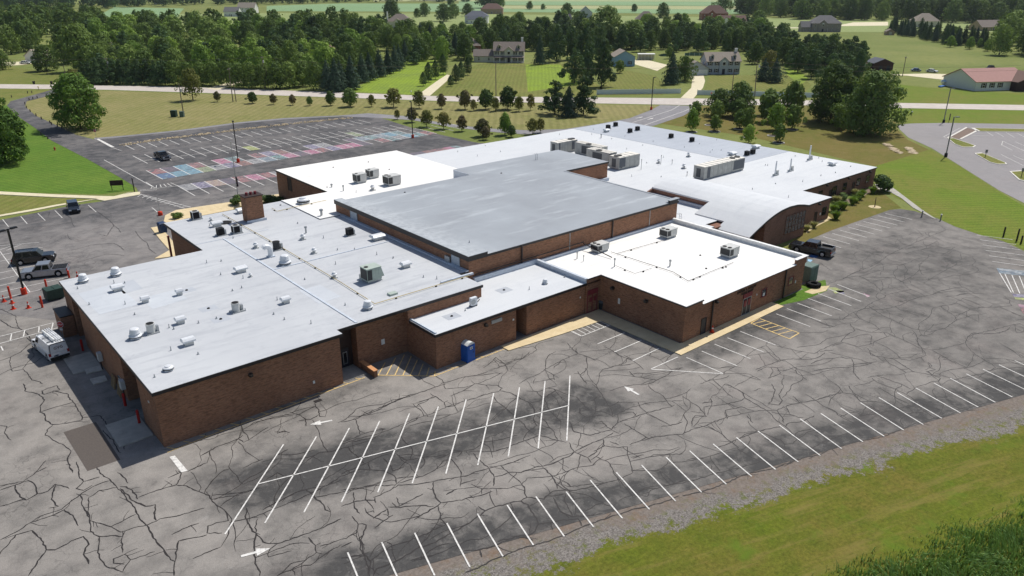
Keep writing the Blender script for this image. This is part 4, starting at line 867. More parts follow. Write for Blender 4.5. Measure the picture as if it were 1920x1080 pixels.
# roof plumbing: small pipes, drains, gas line (parts of the roof they pierce)
def vent_mesh(h, r):
    mb = MB(); mb.cyl((0, 0, 0), r, r*0.9, h, 7); mb.cyl((0, 0, 0), r*2.2, r*1.2, 0.08, 7); return mb.mesh('vent_pipe', M_GALV)
VP = [vent_mesh(0.3, 0.055), vent_mesh(0.42, 0.045), vent_mesh(0.24, 0.065)]
def pipes(roof, z, pts):
    for i, (x, y) in enumerate(pts): link('vent_pipe', VP[i % 3], roof, at(x, y, z)+Vector((0, 0, 0.0)))
t3 = lambda ox, oy, s, L: [(ox+a/s, oy+b/s) for a, b in L]
pipes(R_LW, Z_LW, t3(0,360,3,[(437,545),(642,513),(702,513),(503,634),(705,632),(758,690),(795,610),(952,764),(978,772),(1117,738),(962,891),(1115,913),(870,1042),(1163,399),(1245,390),(1242,466),(1368,486),(1308,556),(1360,540),(1560,608),(1540,688),(1600,718),(1750,741),(1218,713),(1380,668),(1888,407),(1715,493),(1898,327),(1820,260),(1675,177),(1312,260),(1180,192)]))
pipes(R_LW, Z_LW, t3(640,360,3,[(75,325),(200,353),(292,372),(462,480),(537,490),(615,500),(22,637)])); pipes(R_LO, Z_LO, t3(640,360,3,[(697,668),(1057,549),(1255,480)]))
pipes(R_GY, Z_GY, [(880,455)]); pipes(R_BW, Z_BW, t3(1380,280,6,[(330,180),(355,185),(665,78),(930,100),(968,140),(1118,265),(955,298),(750,365),(445,390),(185,450),(590,540),(1290,195)]))
pipes(R_BW, Z_BW, t3(1000,210,4.8,[(235,205),(525,205),(705,243),(540,160),(825,220),(985,300),(1078,268),(1170,410),(1020,460),(840,335),(885,580),(1150,585),(600,585),(1650,255),(1495,288),(1360,320),(1590,368),(1610,345),(1690,348)]))
pipes(R_WB, Z_WB, t3(480,280,6,[(800,430),(1128,485)])); pipes(R_BW, Z_BW, t3(640,0,3,[(655,855),(765,880),(810,822),(895,855)]))
def tall_pipe(px, py, z, h, r, roof, cap=True):
    mb = MB(); mb.cyl((0, 0, 0), r, r, h, 8)
    if cap: mb.cyl((0, 0, h-0.12), r*1.8, r*1.5, 0.2, 8)
    o = mb.build('vent_pipe', M_GALV, roof); o.location = at(px, py, z); return o
for a in ((644,358,Z_WB,0.9,.1,R_WB),(574,437,Z_LW,0.9,.12,R_LW),(603,404,Z_WB,0.9,.18,R_WB),(622,351,Z_WB,.5,.12,R_WB),(1082,485,Z_RW,0.9,.07,R_RW),(1094,490,Z_RW,0.8,.05,R_RW),(1152,500,Z_RW,1.1,.08,R_RW),(1256,499,Z_RW,0.8,.1,R_RW),(1202,318,Z_BW,2.0,.05,R_BW),(1239,308,Z_BW,1.8,.05,R_BW),(1288,330,Z_BW,.8,.06,R_BW),(1260,308,Z_BW,0.9,.06,R_BW),(1127,259,Z_BW,.9,.1,R_BW)): tall_pipe(*a)
def drain(px, py, z, roof, pad=True, r=0.16):
    p = at(px, py, z)
    if pad:
        mb = MB(); mb.box(-0.9, 0.9, -0.7, 0.7, 0, 0.006); o = mb.build('drain_sump', M_PATCH2, roof); o.location = p
    mb = MB(); mb.lathe((0, 0, 0.007), [(r, 0), (r*1.0, 0.05), (r*0.5, 0.12)], 8); o = mb.build('roof_drain', M_BLACK, roof); o.location = p
for a in ((391,578.5,Z_LW,R_LW),(414,598.5,Z_LW,R_LW),(350,544.5,Z_LW,R_LW),(847,593,Z_LO,R_LO),(945,544,Z_LO,R_LO)): drain(*a)
for a in ((1313,479,Z_RW,R_RW),(1324,504,Z_RW,R_RW),(1355,503,Z_RW,R_RW),(1361,501,Z_RW,R_RW),(625,314,Z_WB,R_WB),(691,304,Z_WB,R_WB),(730,318,Z_WB,R_WB),(940,325,Z_GY,R_GY),(759,361,Z_GY,R_GY),(526,385,Z_LW,R_LW)): drain(*a, pad=False, r=0.15)
mb = MB(); mb.lathe((0, 0, 0), [(0.95, 0), (0.95, 0.06), (0.8, 0.1)], 16); o = mb.build('roof_hatch', M_BLACK, R_LW); o.location = at(422, 417.5, Z_LW)
def roof_pipe(roof, pts, z, r, mat, blocks=0, off=0.16):
    P = [at(x, y, z)+Vector((0, 0, off)) for x, y in pts]; mb = MB(); mb.tube(P, r, 6); mb.build('gas_pipe', mat, roof)
    for a, b in zip(P, P[1:]):
        n = max(1, int((b-a).length/4.2)) if blocks else 0
        for k in range(n):
            q = a.lerp(b, (k+0.5)/n); mb = MB(); mb.box(-.09,.09,-.09,.09,-off,-r); o = mb.build('pipe_block', M_BLACK, roof); o.location = q
roof_pipe(R_LW, [(417,403),(520,461),(640,532),(703,572)], Z_LW, 0.042, M_YPIPE, 1); roof_pipe(R_LW, [(703,572),(853,527),(880,519)], Z_LW, 0.042, M_YPIPE, 1)
roof_pipe(R_LW, [(510,392),(520,398),(556,389)], Z_LW, 0.04, M_YPIPE, 1); roof_pipe(R_WB, [(556,389),(612,377)], Z_WB, 0.04, M_YPIPE, 1)
roof_pipe(R_RW, [(1145,474),(1262,512),(1290,529),(1310,521)], Z_RW, 0.035, M_SPOUT, 1); roof_pipe(R_RW, [(1158,477),(1255,449)], Z_RW, 0.03, M_SPOUT, 1); roof_pipe(R_RW, [(1154,500),(1190,515),(1222,505)], Z_RW, 0.025, M_SPOUT, 1); roof_pipe(R_RW, [(1290,529),(1375,494)], Z_RW, 0.03, M_SPOUT, 1)
for b in ((1004,296,0),(1273,411,1)):
    mb = MB()
    for k in (0, 0.5): mb.tube([(k, 0, 0), (k, 0, 1.1), (k, 0.5, 1.1)], 0.035, 6)
    for k in range(4): mb.tube([(0, 0, 0.15+k*.28), (0.5, 0, 0.15+k*.28)], 0.025, 5)
    o = mb.build('roof_ladder', M_GALV, R_GY if not b[2] else R_RW); o.location = at(b[0], b[1]+4, Z_GY if not b[2] else Z_RW)
# ================================================================ rooftop machines (things standing on the roofs)
M_ALU = plain('white_spun_aluminium', (222,225,228), 0.45, 0.4, 0.1, var=0.06)
M_UNIT = plain('grey_unit_casing', (198,199,196), 0.55, 0.35, var=0.1)
M_UNITG = plain('sage_green_unit_casing', (172,184,174), 0.55, 0.35, var=0.1)
M_COIL = plain('dark_condenser_coil', (52,54,56), 0.6, 0.4, var=0.3, scale=20)
M_PANEL = plain('weathered_panel_casing', (178,178,172), 0.6, 0.3, var=0.16, scale=1.2)
M_PTOP = plain('pale_panel_top', (228,224,214), 0.65, 0.3, var=0.08)
def fan(px, py, z, s, label, flat=False):
    s *= .82
    r = empty('roof_ventilator', at(px, py, z), random.uniform(0, 3), label, 'roof vent', 'spun aluminium roof ventilators')
    mb = MB(); mb.box(-.5*s, .5*s, -.5*s, .5*s, 0, .22*s); mb.build('curb', M_ALU, r)
    mb = MB()
    if flat: mb.lathe((0, 0, .2*s), [(.42*s, 0), (.42*s, .12*s), (.7*s, .16*s), (.66*s, .28*s), (.4*s, .38*s), (.38*s, .46*s), (.1*s, .5*s)], 18)
    else: mb.lathe((0, 0, .2*s), [(.45*s, 0), (.45*s, .1*s), (.72*s, .12*s), (.74*s, .2*s), (.52*s, .42*s), (.5*s, .5*s), (.62*s, .52*s), (.58*s, .6*s), (.5*s, .95*s), (.42*s, 1.02*s), (.1*s, 1.05*s)], 18)
    mb.build('housing', M_ALU, r, smooth=False)
    mb = MB(); mb.lathe((0, 0, .2*s), [(.43*s, .02), (.73*s, .03), (.73*s, .07*s), (.4*s, .08*s)], 14); mb.build('intake_gap', M_COIL, r); return r
def hood(px, py, z, sx, sy, label, rz=0.0):
    r = empty('roof_hood', at(px, py, z), rz, label, 'roof vent', 'low white roof hoods')
    mb = MB(); mb.box(-.34*sx, .34*sx, -.36*sy, .36*sy, 0, .42); mb.build('curb', M_UNIT, r)
    mb = MB(); mb.frus((-.5*sx, .5*sx, -.5*sy, .5*sy, .40), (-.5*sx, .5*sx, -.5*sy, .5*sy, .56)); mb.frus((-.5*sx, .5*sx, -.5*sy, .5*sy, .56), (-.46*sx, .46*sx, -.3*sy, .3*sy, .74)); mb.build('cap', M_ALU, r); return r
def condenser(px, py, z, s, label, rnd=True, dark=False):
    r = empty('condenser_unit', at(px, py, z), 0, label, 'air conditioner', 'small rooftop condensers')
    cas, coil = (M_COIL if dark else M_UNIT), M_COIL
    mb = MB(); mb.box(-.5*s, .6*s, -.45*s, .45*s, 0, .12); mb.build('stand', M_GALV, r)
    mb = MB()
    if rnd: mb.lathe((0, 0, .12), [(.36*s, 0), (.36*s, .72*s), (.39*s, .74*s), (.39*s, .8*s)], 16)
    else: mb.box(-.38*s, .38*s, -.34*s, .34*s, .12, .9*s)
    mb.build('casing', cas, r)
    mb = MB()
    if rnd: mb.lathe((0, 0, .12+.8*s), [(.33*s, 0.004), (.33*s, .02), (.05, .03)], 14)
    else: mb.box(-.385*s-.01, -.38*s, -.3*s, .3*s, .2, .82*s); mb.box(-.32*s, .32*s, -.345*s-.01, -.34*s, .2, .82*s); mb.lathe((0, 0, .9*s), [(.28*s, 0.004), (.28*s, .02), (.05, .03)], 12)
    mb.build('fan_grille', M_BLACK, r)
    mb = MB(); mb.box(.42*s, .62*s, -.2*s, .1*s, .1, .6*s); mb.build('service_box', M_GALV, r); return r
def turbine(px, py, z, s, label):
    r = empty('turbine_vent', at(px, py, z), 0, label, 'roof vent', 'stubby galvanised roof vents')
    mb = MB(); mb.box(-.32*s, .32*s, -.32*s, .32*s, 0, .14*s); mb.cyl((0, 0, .14*s), .22*s, .2*s, .3*s, 10); mb.build('base', M_UNIT, r)
    mb = MB(); mb.lathe((0, 0, .42*s), [(.2*s, 0), (.36*s, .06*s), (.36*s, .14*s), (.2*s, .2*s), (.24*s, .26*s), (.2*s, .36*s), (.06*s, .4*s)], 14); mb.build('cap', M_ALU, r); return r
def rtu(px, py, z, L, W, H, label, mat=None, fans=2, rz=0.0, hoodside=False, coil='x'):
    """packaged unit: (px,py) is its near bottom corner"""
    m = mat or M_UNIT; p = at(px, py, z); r = empty('rooftop_unit', p, rz, label, 'air conditioner', 'packaged rooftop units')
    mb = MB(); mb.box(.08, L-.08, .08, W-.08, 0, .25); mb.build('curb', M_GALV, r)
    mb = MB(); mb.box(0, L, 0, W, .25, H); mb.build('casing', m, r)
    mb = MB(); mb.box(-.05, L+.05, -.05, W+.05, H, H+.06); top = mb.build('lid', m, r)
    n = 3
    for i in range(n):
        mb = MB(); x0 = .06+(L*.62)*i/n if coil == 'x' else .06+L*i/n
        mb.box(x0+(L*.36 if coil == 'x' else 0), x0+(L*.36 if coil == 'x' else 0)+L*.62/n-.08 if coil == 'x' else x0+L/n-.1, -.03, .0, .38, H-.1); mb.build('side_panel', m, r)
    if coil == 'x':
        mb = MB(); mb.box(.04, L*.33, -.035, 0, .4, H-.12); mb.build('coil', M_COIL, r)
        mb = MB(); mb.box(-.035, 0, .08, W-.08, .4, H-.12); mb.build('coil', M_COIL, r)
    for i in range(fans):
        mb = MB(); mb.lathe((L*.18, W*(i+.5)/fans, H+.064), [(min(W/fans, L*.34)*.4, 0), (min(W/fans, L*.34)*.4, .04), (.08, .05)], 14); mb.build('fan', M_BLACK, r)
    if hoodside:
        mb = MB(); mb.frus((L, L+.45, .15, W-.15, .45), (L, L+.05, .15, W-.15, H-.1)); mb.build('intake_hood', m, r)
    return r
fan(157,529,Z_LW,1.0,'white mushroom ventilator at the left back corner of the left wing roof'); fan(218,517,Z_LW,1.05,'white mushroom ventilator on the left wing back edge, right of the corner one')
fan(255,634,Z_LW,1.05,'tall white ventilator beside a grey condenser near the left roof edge'); fan(316,694,Z_LW,.85,'small flat ventilator near the front corner of the left wing', True)
fan(535,496,Z_LW,1.25,'large white ventilator beside the silver gooseneck duct'); fan(569,381,Z_WB,1.7,'largest white ventilator on the white roof behind the chimney', True); fan(690,579,Z_LW,.95,'white ventilator at the bend of the yellow gas line')
fan(1022,532,Z_LO,.6,'small white ventilator on the low middle roof')
hood(221,545,Z_LW,1.35,.9,'white roof hood in front of the two back ventilators'); hood(273,567,Z_LW,.9,.65,'small white hood near the left roof edge above the brick enclosure'); hood(337,553,Z_LW,.8,.6,'small white hood beside a roof drain behind'); hood(452,510,Z_LW,1.5,.95,'largest white hood near the middle of the left wing roof')
hood(536,568,Z_LW,1.05,.75,'white hood nearest the long roof joint'); hood(339,606,Z_LW,1.05,.75,'white hood in the centre of the left wing roof'); hood(354,646,Z_LW,1.25,.85,'white hood nearest the front edge of the left wing'); hood(761,501,Z_LW,1.3,.9,'white hood right of the green rooftop unit')
hood(407,424,Z_LW,1.6,.8,'white boxy skylight hood beside the black roof hatch'); hood(452,399,Z_LW,1.3,1.2,'rounded white hood beside the brick chimney'); hood(1137,247.5,Z_BW,1.5,1.2,'white hood below the far pair of condensers'); hood(1373,291,Z_BW,1.8,1.5,'white hood just behind the long panelled unit'); hood(1417,278,Z_BW,1.8,1.5,'white hood near the far edge of the silver strip'); hood(1560,310,Z_BW,1.6,1.3,'grey-white hood near the far right roof edge'); hood(708,449,Z_LW,1.9,1.3,'silver domed hood against the gym wall')
condenser(284,624,Z_LW,1.15,'round grey condenser near the left roof edge'); condenser(443,584,Z_LW,1.15,'round grey condenser in the middle of the left wing roof')
condenser(414,441,Z_LW,1.2,'black boxy condenser left of a paired grey one', False, True); condenser(443,437,Z_LW,1.3,'grey boxy condenser beside the black one below the chimney', False); condenser(519,468,Z_LW,1.25,'round black condenser beside the gas line', True, True); condenser(656,441,Z_LW,1.15,'black condenser standing in the gym wall shade', False, True)
condenser(367,411,Z_LW,1.4,'grey condenser near the canopy roof corner', False)
for (x, y, l) in ((1140,242,'leftmost black condenser on the far silver roof strip'),(1154,237,'black condenser nearest the far roof corner'),(1181,249,'left one of the middle pair of far black condensers'),(1195,245,'right one of the middle pair of far black condensers'),(1258,259,'black condenser alone on the far silver strip'),(1297,266,'black condenser right of the lone one on the silver strip'),(1400,292,'front one of two black condensers behind the long unit'),(1411,289,'rear one of two black condensers behind the long unit')): condenser(x, y, Z_BW, 1.15, l, False, True)
turbine(480,465,Z_LW,1.0,'stubby vent left of the gooseneck duct'); turbine(568,449,Z_LW,1.0,'stubby tiered vent between the chimney and gym'); turbine(589,475,Z_LW,.95,'stubby vent right of the round black condenser'); turbine(627,521,Z_LW,.95,'stubby hooded vent beside the gas line'); turbine(470,519,Z_LW,.6,'tiny vent beside the largest white hood'); turbine(396,414,Z_LW,.7,'small vent on the canopy wing roof'); turbine(699,357,Z_WB,1.2,'tiered vent in front of the three white roof units')
turbine(1235,306,Z_BW,1.1,'stubby vent left of the long panelled unit'); turbine(1291,294,Z_BW,1.2,'tiered vent behind the long panelled unit'); turbine(1282,316,Z_BW,1.2,'tiered vent at the left end of the long panelled unit')
for (x, y, h, l) in ((1453,329,2.6,'tall white flue nearest the vaulted roof'),(1481,321,2.3,'tall white flue in the middle of three'),(1517,300,2.8,'tall white flue nearest the far roof edge')):
    r = empty('flue_stack', at(x, y, Z_BW), 0, l, 'flue', 'white exhaust flues'); mb = MB(); mb.cyl((0, 0, .2), .16, .13, h, 10); mb.build('stack', M_ALU, r)
    mb = MB(); mb.box(-.4, .9, -.3, .3, 0, .3); mb.box(.3, .8, -.25, .2, .3, .95); mb.build('blower', M_UNIT, r)
# gooseneck duct
g0 = empty('gooseneck_duct', at(508,481,Z_LW), 0, 'silver gooseneck duct beside the round black condenser', 'duct')
mb = MB(); P = [(0,0,0),(0,0,.9)]+[(-.55+.55*math.cos(a), 0, .9+.55*math.sin(a)) for a in [math.pi*k/8 for k in range(1, 7)]]; mb.tube(P, .33, 10); mb.build('elbow', M_ALU, g0); mb = MB(); mb.box(-.42,.42,-.42,.42,0,.15); mb.build('curb', M_FLASH, g0)
rtu(690,533,Z_LW,1.9,1.6,1.75,'sage green rooftop unit on the left wing roof', M_UNITG, 1, 0, True)
mb = MB(); mb.box(-.5,.5,-.35,.35,0,.22); o = mb.build('roof_box', M_UNITG); o.location = at(736,552,Z_LW); tag(o, 'low grey-green box in front of the sage rooftop unit', 'roof box')
mb = MB(); mb.lathe((0,0,0), [(.4,0),(.4,.5),(.45,.55),(.3,.7)], 12); o = mb.build('roof_ventilator', M_UNIT); o.location = at(680,523,Z_LW); tag(o, 'grey drum vent touching the sage rooftop unit', 'roof vent')
rtu(1121,476,Z_RW,2.2,1.4,1.1,'grey rooftop unit nearest the gym wall on the white right wing'); rtu(1251,449,Z_RW,2.2,1.5,1.25,'grey rooftop unit at the back of the white right wing'); rtu(1368,486,Z_RW,2.1,1.6,1.35,'grey rooftop unit near the right wing front edge')
rtu(670,345,Z_WB,1.9,1.5,1.55,'grey unit with black coil, left of three on the white back roof', M_UNIT, 1); rtu(694,336,Z_WB,1.9,1.5,1.5,'grey unit furthest back of three on the white roof', M_UNIT, 1); rtu(729,350,Z_WB,2.5,1.9,1.6,'largest grey unit of three on the white back roof', M_UNIT, 2)
# mini split on the low roof
r = empty('mini_split_unit', at(886,574,Z_LO), 0.0, 'small white fan unit on the low middle roof', 'air conditioner'); mb = MB(); mb.box(-.3,.55,-.2,.2,.12,1.05); mb.build('casing', M_ALU, r); mb = MB(); mb.lathe((.1,0,0), [(.01,0),(.01,0)], 4)
mb = MB(); mb.cyl((.0, -.22, .55), .32, .32, .02, 14, 'y'); mb.build('fan_grille', M_GALV, r); mb = MB(); mb.box(-.3,-.2,-.25,.25,0,.12); mb.box(.4,.5,-.25,.25,0,.12); mb.build('foot_rail', M_BLACK, r); mb = MB(); mb.tube([(.55,0,.3),(.95,.1,.35),(1.1,.1,.55)], .05); mb.build('pipe', M_BLACK, r)
# long panelled air handlers
def handler(x0, x1, y0, y1, z, h, label, coil_end=1, louv=True):
    r = empty('air_handler', (x0, y0, z), 0, label, 'air handler', 'long panelled air handlers'); L, W = x1-x0, y1-y0
    mb = MB(); mb.box(.1, L-.1, .1, W-.1, 0, .2); mb.build('base_frame', M_GALV, r); mb = MB(); mb.box(0, L, 0, W, .2, h); mb.build('casing', M_PANEL, r)
    n = max(3, int(L/1.4))
    for i in range(n):
        mb = MB(); mb.box(L*i/n+.04, L*(i+1)/n-.04, -.03, 0, .28, h-.08); mb.build('side_panel', M_PANEL, r)
        mb = MB(); mb.box(L*i/n+.02, L*(i+1)/n-.02, -.06, W+.06, h, h+.07); mb.build('roof_panel', M_PTOP, r)
        mb = MB(); mb.box(L*i/n-.03, L*i/n+.03, -.05, W+.05, h+.07, h+.12); mb.build('roof_rib', M_PANEL, r)
    for i in range(2):
        mb = MB(); mb.box(-.03, 0, W*i/2+.06, W*(i+1)/2-.06, .28, h-.08); mb.build('end_panel', M_PANEL, r)
    cx = (L*.72, L-.1) if coil_end else (.1, L*.3)
    mb = MB(); mb.box(cx[0], cx[1], -.05, -.028, .5, h-.15); mb.build('coil', plain('grey_louvre', (96,100,106), 0.6, 0.3), r)
    if louv: mb = MB(); mb.box(-.05, -.028, W*.3, W*.72, .45, h-.3); mb.build('louvre', plain('dark_louvre', (84,86,88), 0.6), r); mb = MB(); mb.box(L*.08, L*.15, -.055, -.03, .3, h-.1); mb.build('access_door', plain('grey_louvre', (96,100,106)), r)
    for k in range(2):
        mb = MB(); mb.lathe((cx[0]+(cx[1]-cx[0])*(.3+.45*k), W*.5, h+.125), [(min(W*.36, .55), 0), (min(W*.36, .55), .12), (.1, .14)], 12); mb.build('fan', M_COIL, r)
    return r
handler(117.2,130.2,82.7,85.0,Z_BW,2.4,'longest panelled air handler standing alone behind the vaulted roof')
handler(111.8,117.8,116.2,118.3,Z_BW,2.4,'panelled air handler furthest left in the row behind the gym'); handler(115.4,117.6,107.2,114.6,Z_BW,2.4,'second panelled air handler in the row behind the gym', 0); handler(112.6,114.9,102.2,108.4,Z_BW,2.4,'third panelled air handler, pressed against its neighbours', 0); handler(111.2,117.3,98.2,100.8,Z_BW,2.4,'panelled air handler at the right end of the row behind the gym', 0)
# ================================================================ vehicles
def carpaint(name, rgb, metal=0.3, rough=0.25):
    t = NT(name, rough, 0.5, metal); t.b.inputs['Coat Weight'].default_value = 0.6; t.b.inputs['Coat Roughness'].default_value = 0.06
    c = lin(*rgb); t.col(t.mix(t.ramp(t.noise(3, 3, vec=t.obj()), [(.4, 0.0), (.7, 1.0)]), c, tuple(min(1, x*1.12+.003) for x in c[:3])+(1,))); return t.m
P_SILVER = carpaint('silver_car_paint', (150,154,160), 0.5, .3); P_BLACK = carpaint('black_car_paint', (14,15,18), 0.0, .2); P_NAVY = carpaint('dark_slate_car_paint', (44,54,66), 0.3, .25); P_WHITE = carpaint('white_car_paint', (226,228,230), 0.0, .35); P_BLUE = carpaint('blue_car_paint', (60,96,150), 0.2, .3)
M_CGLASS = NT('car_glass', 0.06, 0.35).col(lin(20,26,32)); M_TYRE = plain('tyre_rubber', (24,24,25), 0.85, 0.2); M_RIM = plain('alloy_rim', (176,178,182), 0.3, 0.5, 0.6); M_CHROME = plain('bumper_chrome', (170,172,176), 0.2, 0.6, 0.8); M_PLASTIC = plain('black_trim_plastic', (26,26,28), 0.6, 0.3); M_HEAD = plain('headlamp_lens', (220,226,232), 0.15, 0.6); M_TAIL = plain('tail_lamp_red', (150,22,24), 0.25, 0.5)
def arch_profile(L, zb, zt, wheels, r, prof):
    """side outline with wheel openings; prof = top outline from rear (x small) to front"""
    pts = []
    for cx in wheels:
        n = 8; z0 = max(zb, 0.0)
        h = math.sqrt(max(0, r*r-(zb-r*0.95)**2)); a0 = math.atan2(zb-r*0.95, h)
        for k in range(n+1):
            a = math.pi-a0-(math.pi-2*a0)*k/n; pts.append((cx+r*math.cos(a), r*0.95+r*math.sin(a)))
    return [(prof[0][0], zb)]+pts+[(prof[-1][0], zb)]+prof[::-1]
def extrude_side(mb, poly, w, inset=0.06, zc=0.75):
    """loft a side outline across the width with rounded shoulders"""
    n = len(poly); ys = [-w/2+inset, -w/2, -w/2, ]; rings = []
    zmax = max(p[1] for p in poly)
    def ring(y, k): return [(p[0]*1.0, y, p[1]) for p in poly]
    Y = [-w/2, w/2]; vs = ring(Y[0], 0)+ring(Y[1], 0)
    bm = bmesh.new(); a = [bm.verts.new(v) for v in vs[:n]]; b = [bm.verts.new(v) for v in vs[n:]]
    f1 = bm.faces.new(a); f2 = bm.faces.new(b[::-1])
    for i in range(n): bm.faces.new((a[i], b[i], b[(i+1) % n], a[(i+1) % n]))
    bm.normal_update(); bmesh.ops.recalc_face_normals(bm, faces=bm.faces[:])
    ed = [e for e in bm.edges if abs(e.verts[0].co.y-e.verts[1].co.y) < 1e-6 and min(e.verts[0].co.z, e.verts[1].co.z) > zc]
    if ed: bmesh.ops.bevel(bm, geom=ed, offset=inset, segments=2, affect='EDGES', profile=0.5)
    bmesh.ops.triangulate(bm, faces=[f for f in bm.faces if len(f.verts) > 4])
    bm.verts.ensure_lookup_table(); off = len(mb.v); bm.verts.index_update()
    mb.v += [tuple(v.co) for v in bm.verts]
    for f in bm.faces: mb.f.append(tuple(off+v.index for v in f.verts)); mb.mi.append(mb.k)
    bm.free()
def cabin(mb, x0b, x1b, x0t, x1t, wb, wt, zb, zt):
    mb.frus((x0b, x1b, -wb/2, wb/2, zb), (x0t, x1t, -wt/2, wt/2, zt))
def quad_on(mb, a, b, c, d, off):
    a, b, c, d = map(Vector, (a, b, c, d)); n = (b-a).cross(d-a).normalized()*off
    mb._add([p+n for p in (a, b, c, d)]+[p-n*.5 for p in (a, b, c, d)], ((0,1,2,3),(0,4,5,1),(1,5,6,2),(2,6,7,3),(3,7,4,0)))
def wheel(par, x, y, r, side):
    mb = MB(); mb.cyl((x, y-(.24 if side > 0 else 0), r), r, r, .24, 18, 'y'); t = mb.build('wheel', M_TYRE, par)
    mb = MB(); mb.cyl((x, y+.005 if side > 0 else y-.015, r), r*.64, r*.56, .012, 14, 'y'); mb.build('rim', M_RIM, t); return t
def vehicle(name, label, cat, loc, rz, paint, L, W, H, hood_z, belt, cab, wheels, wr=.38, zb=.32, bed=None, group=None, sidewin=2, tail=None, roofrack=False, cargo=None, tonneau=False, front_only=False):
    """x runs rear (0) to front (L). cab = (rear_bottom, front_bottom, rear_top, front_top)"""
    r = empty(name, loc, rz, label, cat, group)
    cx0, cx1, tx0, tx1 = cab; mid = L/2
    O = lambda p: (p[0]-mid, p[1])
    if bed: top = [(0.0, belt-.02), (cx1, belt), (L-.35, hood_z), (L-.06, hood_z-.12), (L, hood_z-.35)]
    else: top = [(0.02, belt-.25), (.12, belt), (cx1, belt), (L-.3, hood_z), (L-.05, hood_z-.15), (L, hood_z-.32)]
    poly = [O(p) for p in arch_profile(L, zb, belt, wheels, wr+.09, top)]
    mb = MB(); extrude_side(mb, poly, W, .07, .6); body = mb.build('body', paint, r)
    cw, tw = W-.08, W-.32
    mb = MB(); cabin(mb, cx0-mid, cx1-mid, tx0-mid, tx1-mid, cw, tw, belt-.02, H); mb.build('cab', paint, r)
    # panes proud of the cab sides
    def lerp(a, b, f): return a+(b-a)*f
    for s in (-1, 1):
        for k in range(sidewin):
            if front_only and k < sidewin-1: continue
            f0, f1 = k/sidewin+.04, (k+1)/sidewin-.03
            g0, g1 = .10, .84
            P = []
            for (f, g) in ((f0, g0), (f1, g0), (f1, g1), (f0, g1)):
                xb = lerp(cx0+.12, cx1-.1, f); xt = lerp(tx0+.1, tx1-.08, f); P.append((lerp(xb, xt, g)-mid, s*lerp(cw/2, tw/2, g), lerp(belt-.02, H, g)))
            if s > 0: P = P[::-1]
            mb = MB(); quad_on(mb, *P, .012); mb.build('side_window', M_CGLASS, r)
        mb = MB(); mb.box(cx1-mid-.35, cx1-mid-.12, s*(W/2+.02) if s > 0 else -W/2-.2, s*(W/2+.2) if s > 0 else -W/2-.02, belt+.02, belt+.2); mb.build('mirror', M_PLASTIC, r)
        for wx in wheels: wheel(r, wx-mid, s*(W/2-.02), wr, s)
        mb = MB(); mb.box(L-mid-.06, L-mid+.015, min(s*(W/2-.06), s*(W/2-.48)), max(s*(W/2-.06), s*(W/2-.48)), hood_z-.36, hood_z-.2); mb.build('headlight', M_HEAD, r)
        mb = MB(); mb.box(-mid-.015 if bed else -mid, -mid+.1, min(s*(W/2-.2), s*(W/2+.012)), max(s*(W/2-.2), s*(W/2+.012)), belt-.42, belt-.08); mb.build('tail_light', M_TAIL, r)
    for (xa, xb_, za, zb_, nm, fr) in ((cx1, tx1, belt, H, 'windscreen', 1), (cx0, tx0, belt, H, 'rear_window', -1)):
        P = []
        for (s, g) in ((-1, .1), (1, .1), (1, .9), (-1, .9)): P.append((lerp(xa, xb_, g)-mid, s*(lerp(cw/2, tw/2, g)-.1), lerp(belt-.02, H, g)))
        if fr < 0: P = P[::-1]
        mb = MB(); quad_on(mb, *P, .012); mb.build(nm, M_CGLASS, r)
    mb = MB(); mb.box(L-mid-.03, L-mid+.1, -W/2+.05, W/2-.05, .36, .62); mb.build('front_bumper', M_CHROME if bed else M_PLASTIC, r)
    mb = MB(); mb.box(-mid-.12, -mid+.03, -W/2+.05, W/2-.05, .38, .62); mb.build('rear_bumper', M_CHROME if bed else M_PLASTIC, r)
    mb = MB(); mb.box(L-mid-.02, L-mid+.02, -W/2+.5, W/2-.5, .64, hood_z-.22); mb.build('grille', M_PLASTIC, r)
    mb = MB(); mb.box(-mid+.4, L-mid-.4, -W/2+.12, W/2-.12, .22, zb+.05); mb.build('underbody', M_PLASTIC, r)
    for s in (-1, 1):
        for k in range(2):
            xx = lerp(cx0+.35, cx1-.2, k/2)-mid; mb = MB(); mb.box(xx, xx+.16, s*(W/2+.005)-.012, s*(W/2+.005)+.012, belt-.2, belt-.15); mb.build('door_handle', paint if not bed else M_CHROME, r)
    if bed:
        b0, b1 = bed
        if tonneau:
            for k in range(3):
                mb = MB(); x0 = b0+(b1-b0)*k/3; x1 = b0+(b1-b0)*(k+1)/3; mb.box(x0-mid+.02, x1-mid-.02, -W/2+.1, W/2-.1, belt, belt+.05); mb.build('bed_cover', M_PLASTIC, r)
        else:
            mb = MB(); mb.box(b0-mid+.06, b1-mid-.06, -W/2+.14, W/2-.14, belt+.002, belt+.012); mb.build('bed_floor', M_PLASTIC, r)
            for bb in ((b0-mid, b1-mid, -W/2+.02, -W/2+.13), (b0-mid, b1-mid, W/2-.13, W/2-.02), (b0-mid, b0-mid+.1, -W/2+.13, W/2-.13)):
                mb = MB(); mb.box(*bb, belt, belt+.30); mb.build('bed_wall', paint, r)
    if roofrack:
        for s in (-1, 1): mb = MB(); mb.box(tx0-mid+.3, tx1-mid-.5, s*(tw/2-.12)-.03, s*(tw/2-.12)+.03, H, H+.07); mb.build('roof_rail', M_GALV, r)
    return r
def px_heading(rear, front):
    a, b = at(*rear), at(*front); return (a+b)/2, math.atan2(b.y-a.y, b.x-a.x)
c, h = Vector((15.3, 118.2, .037)), math.radians(160)
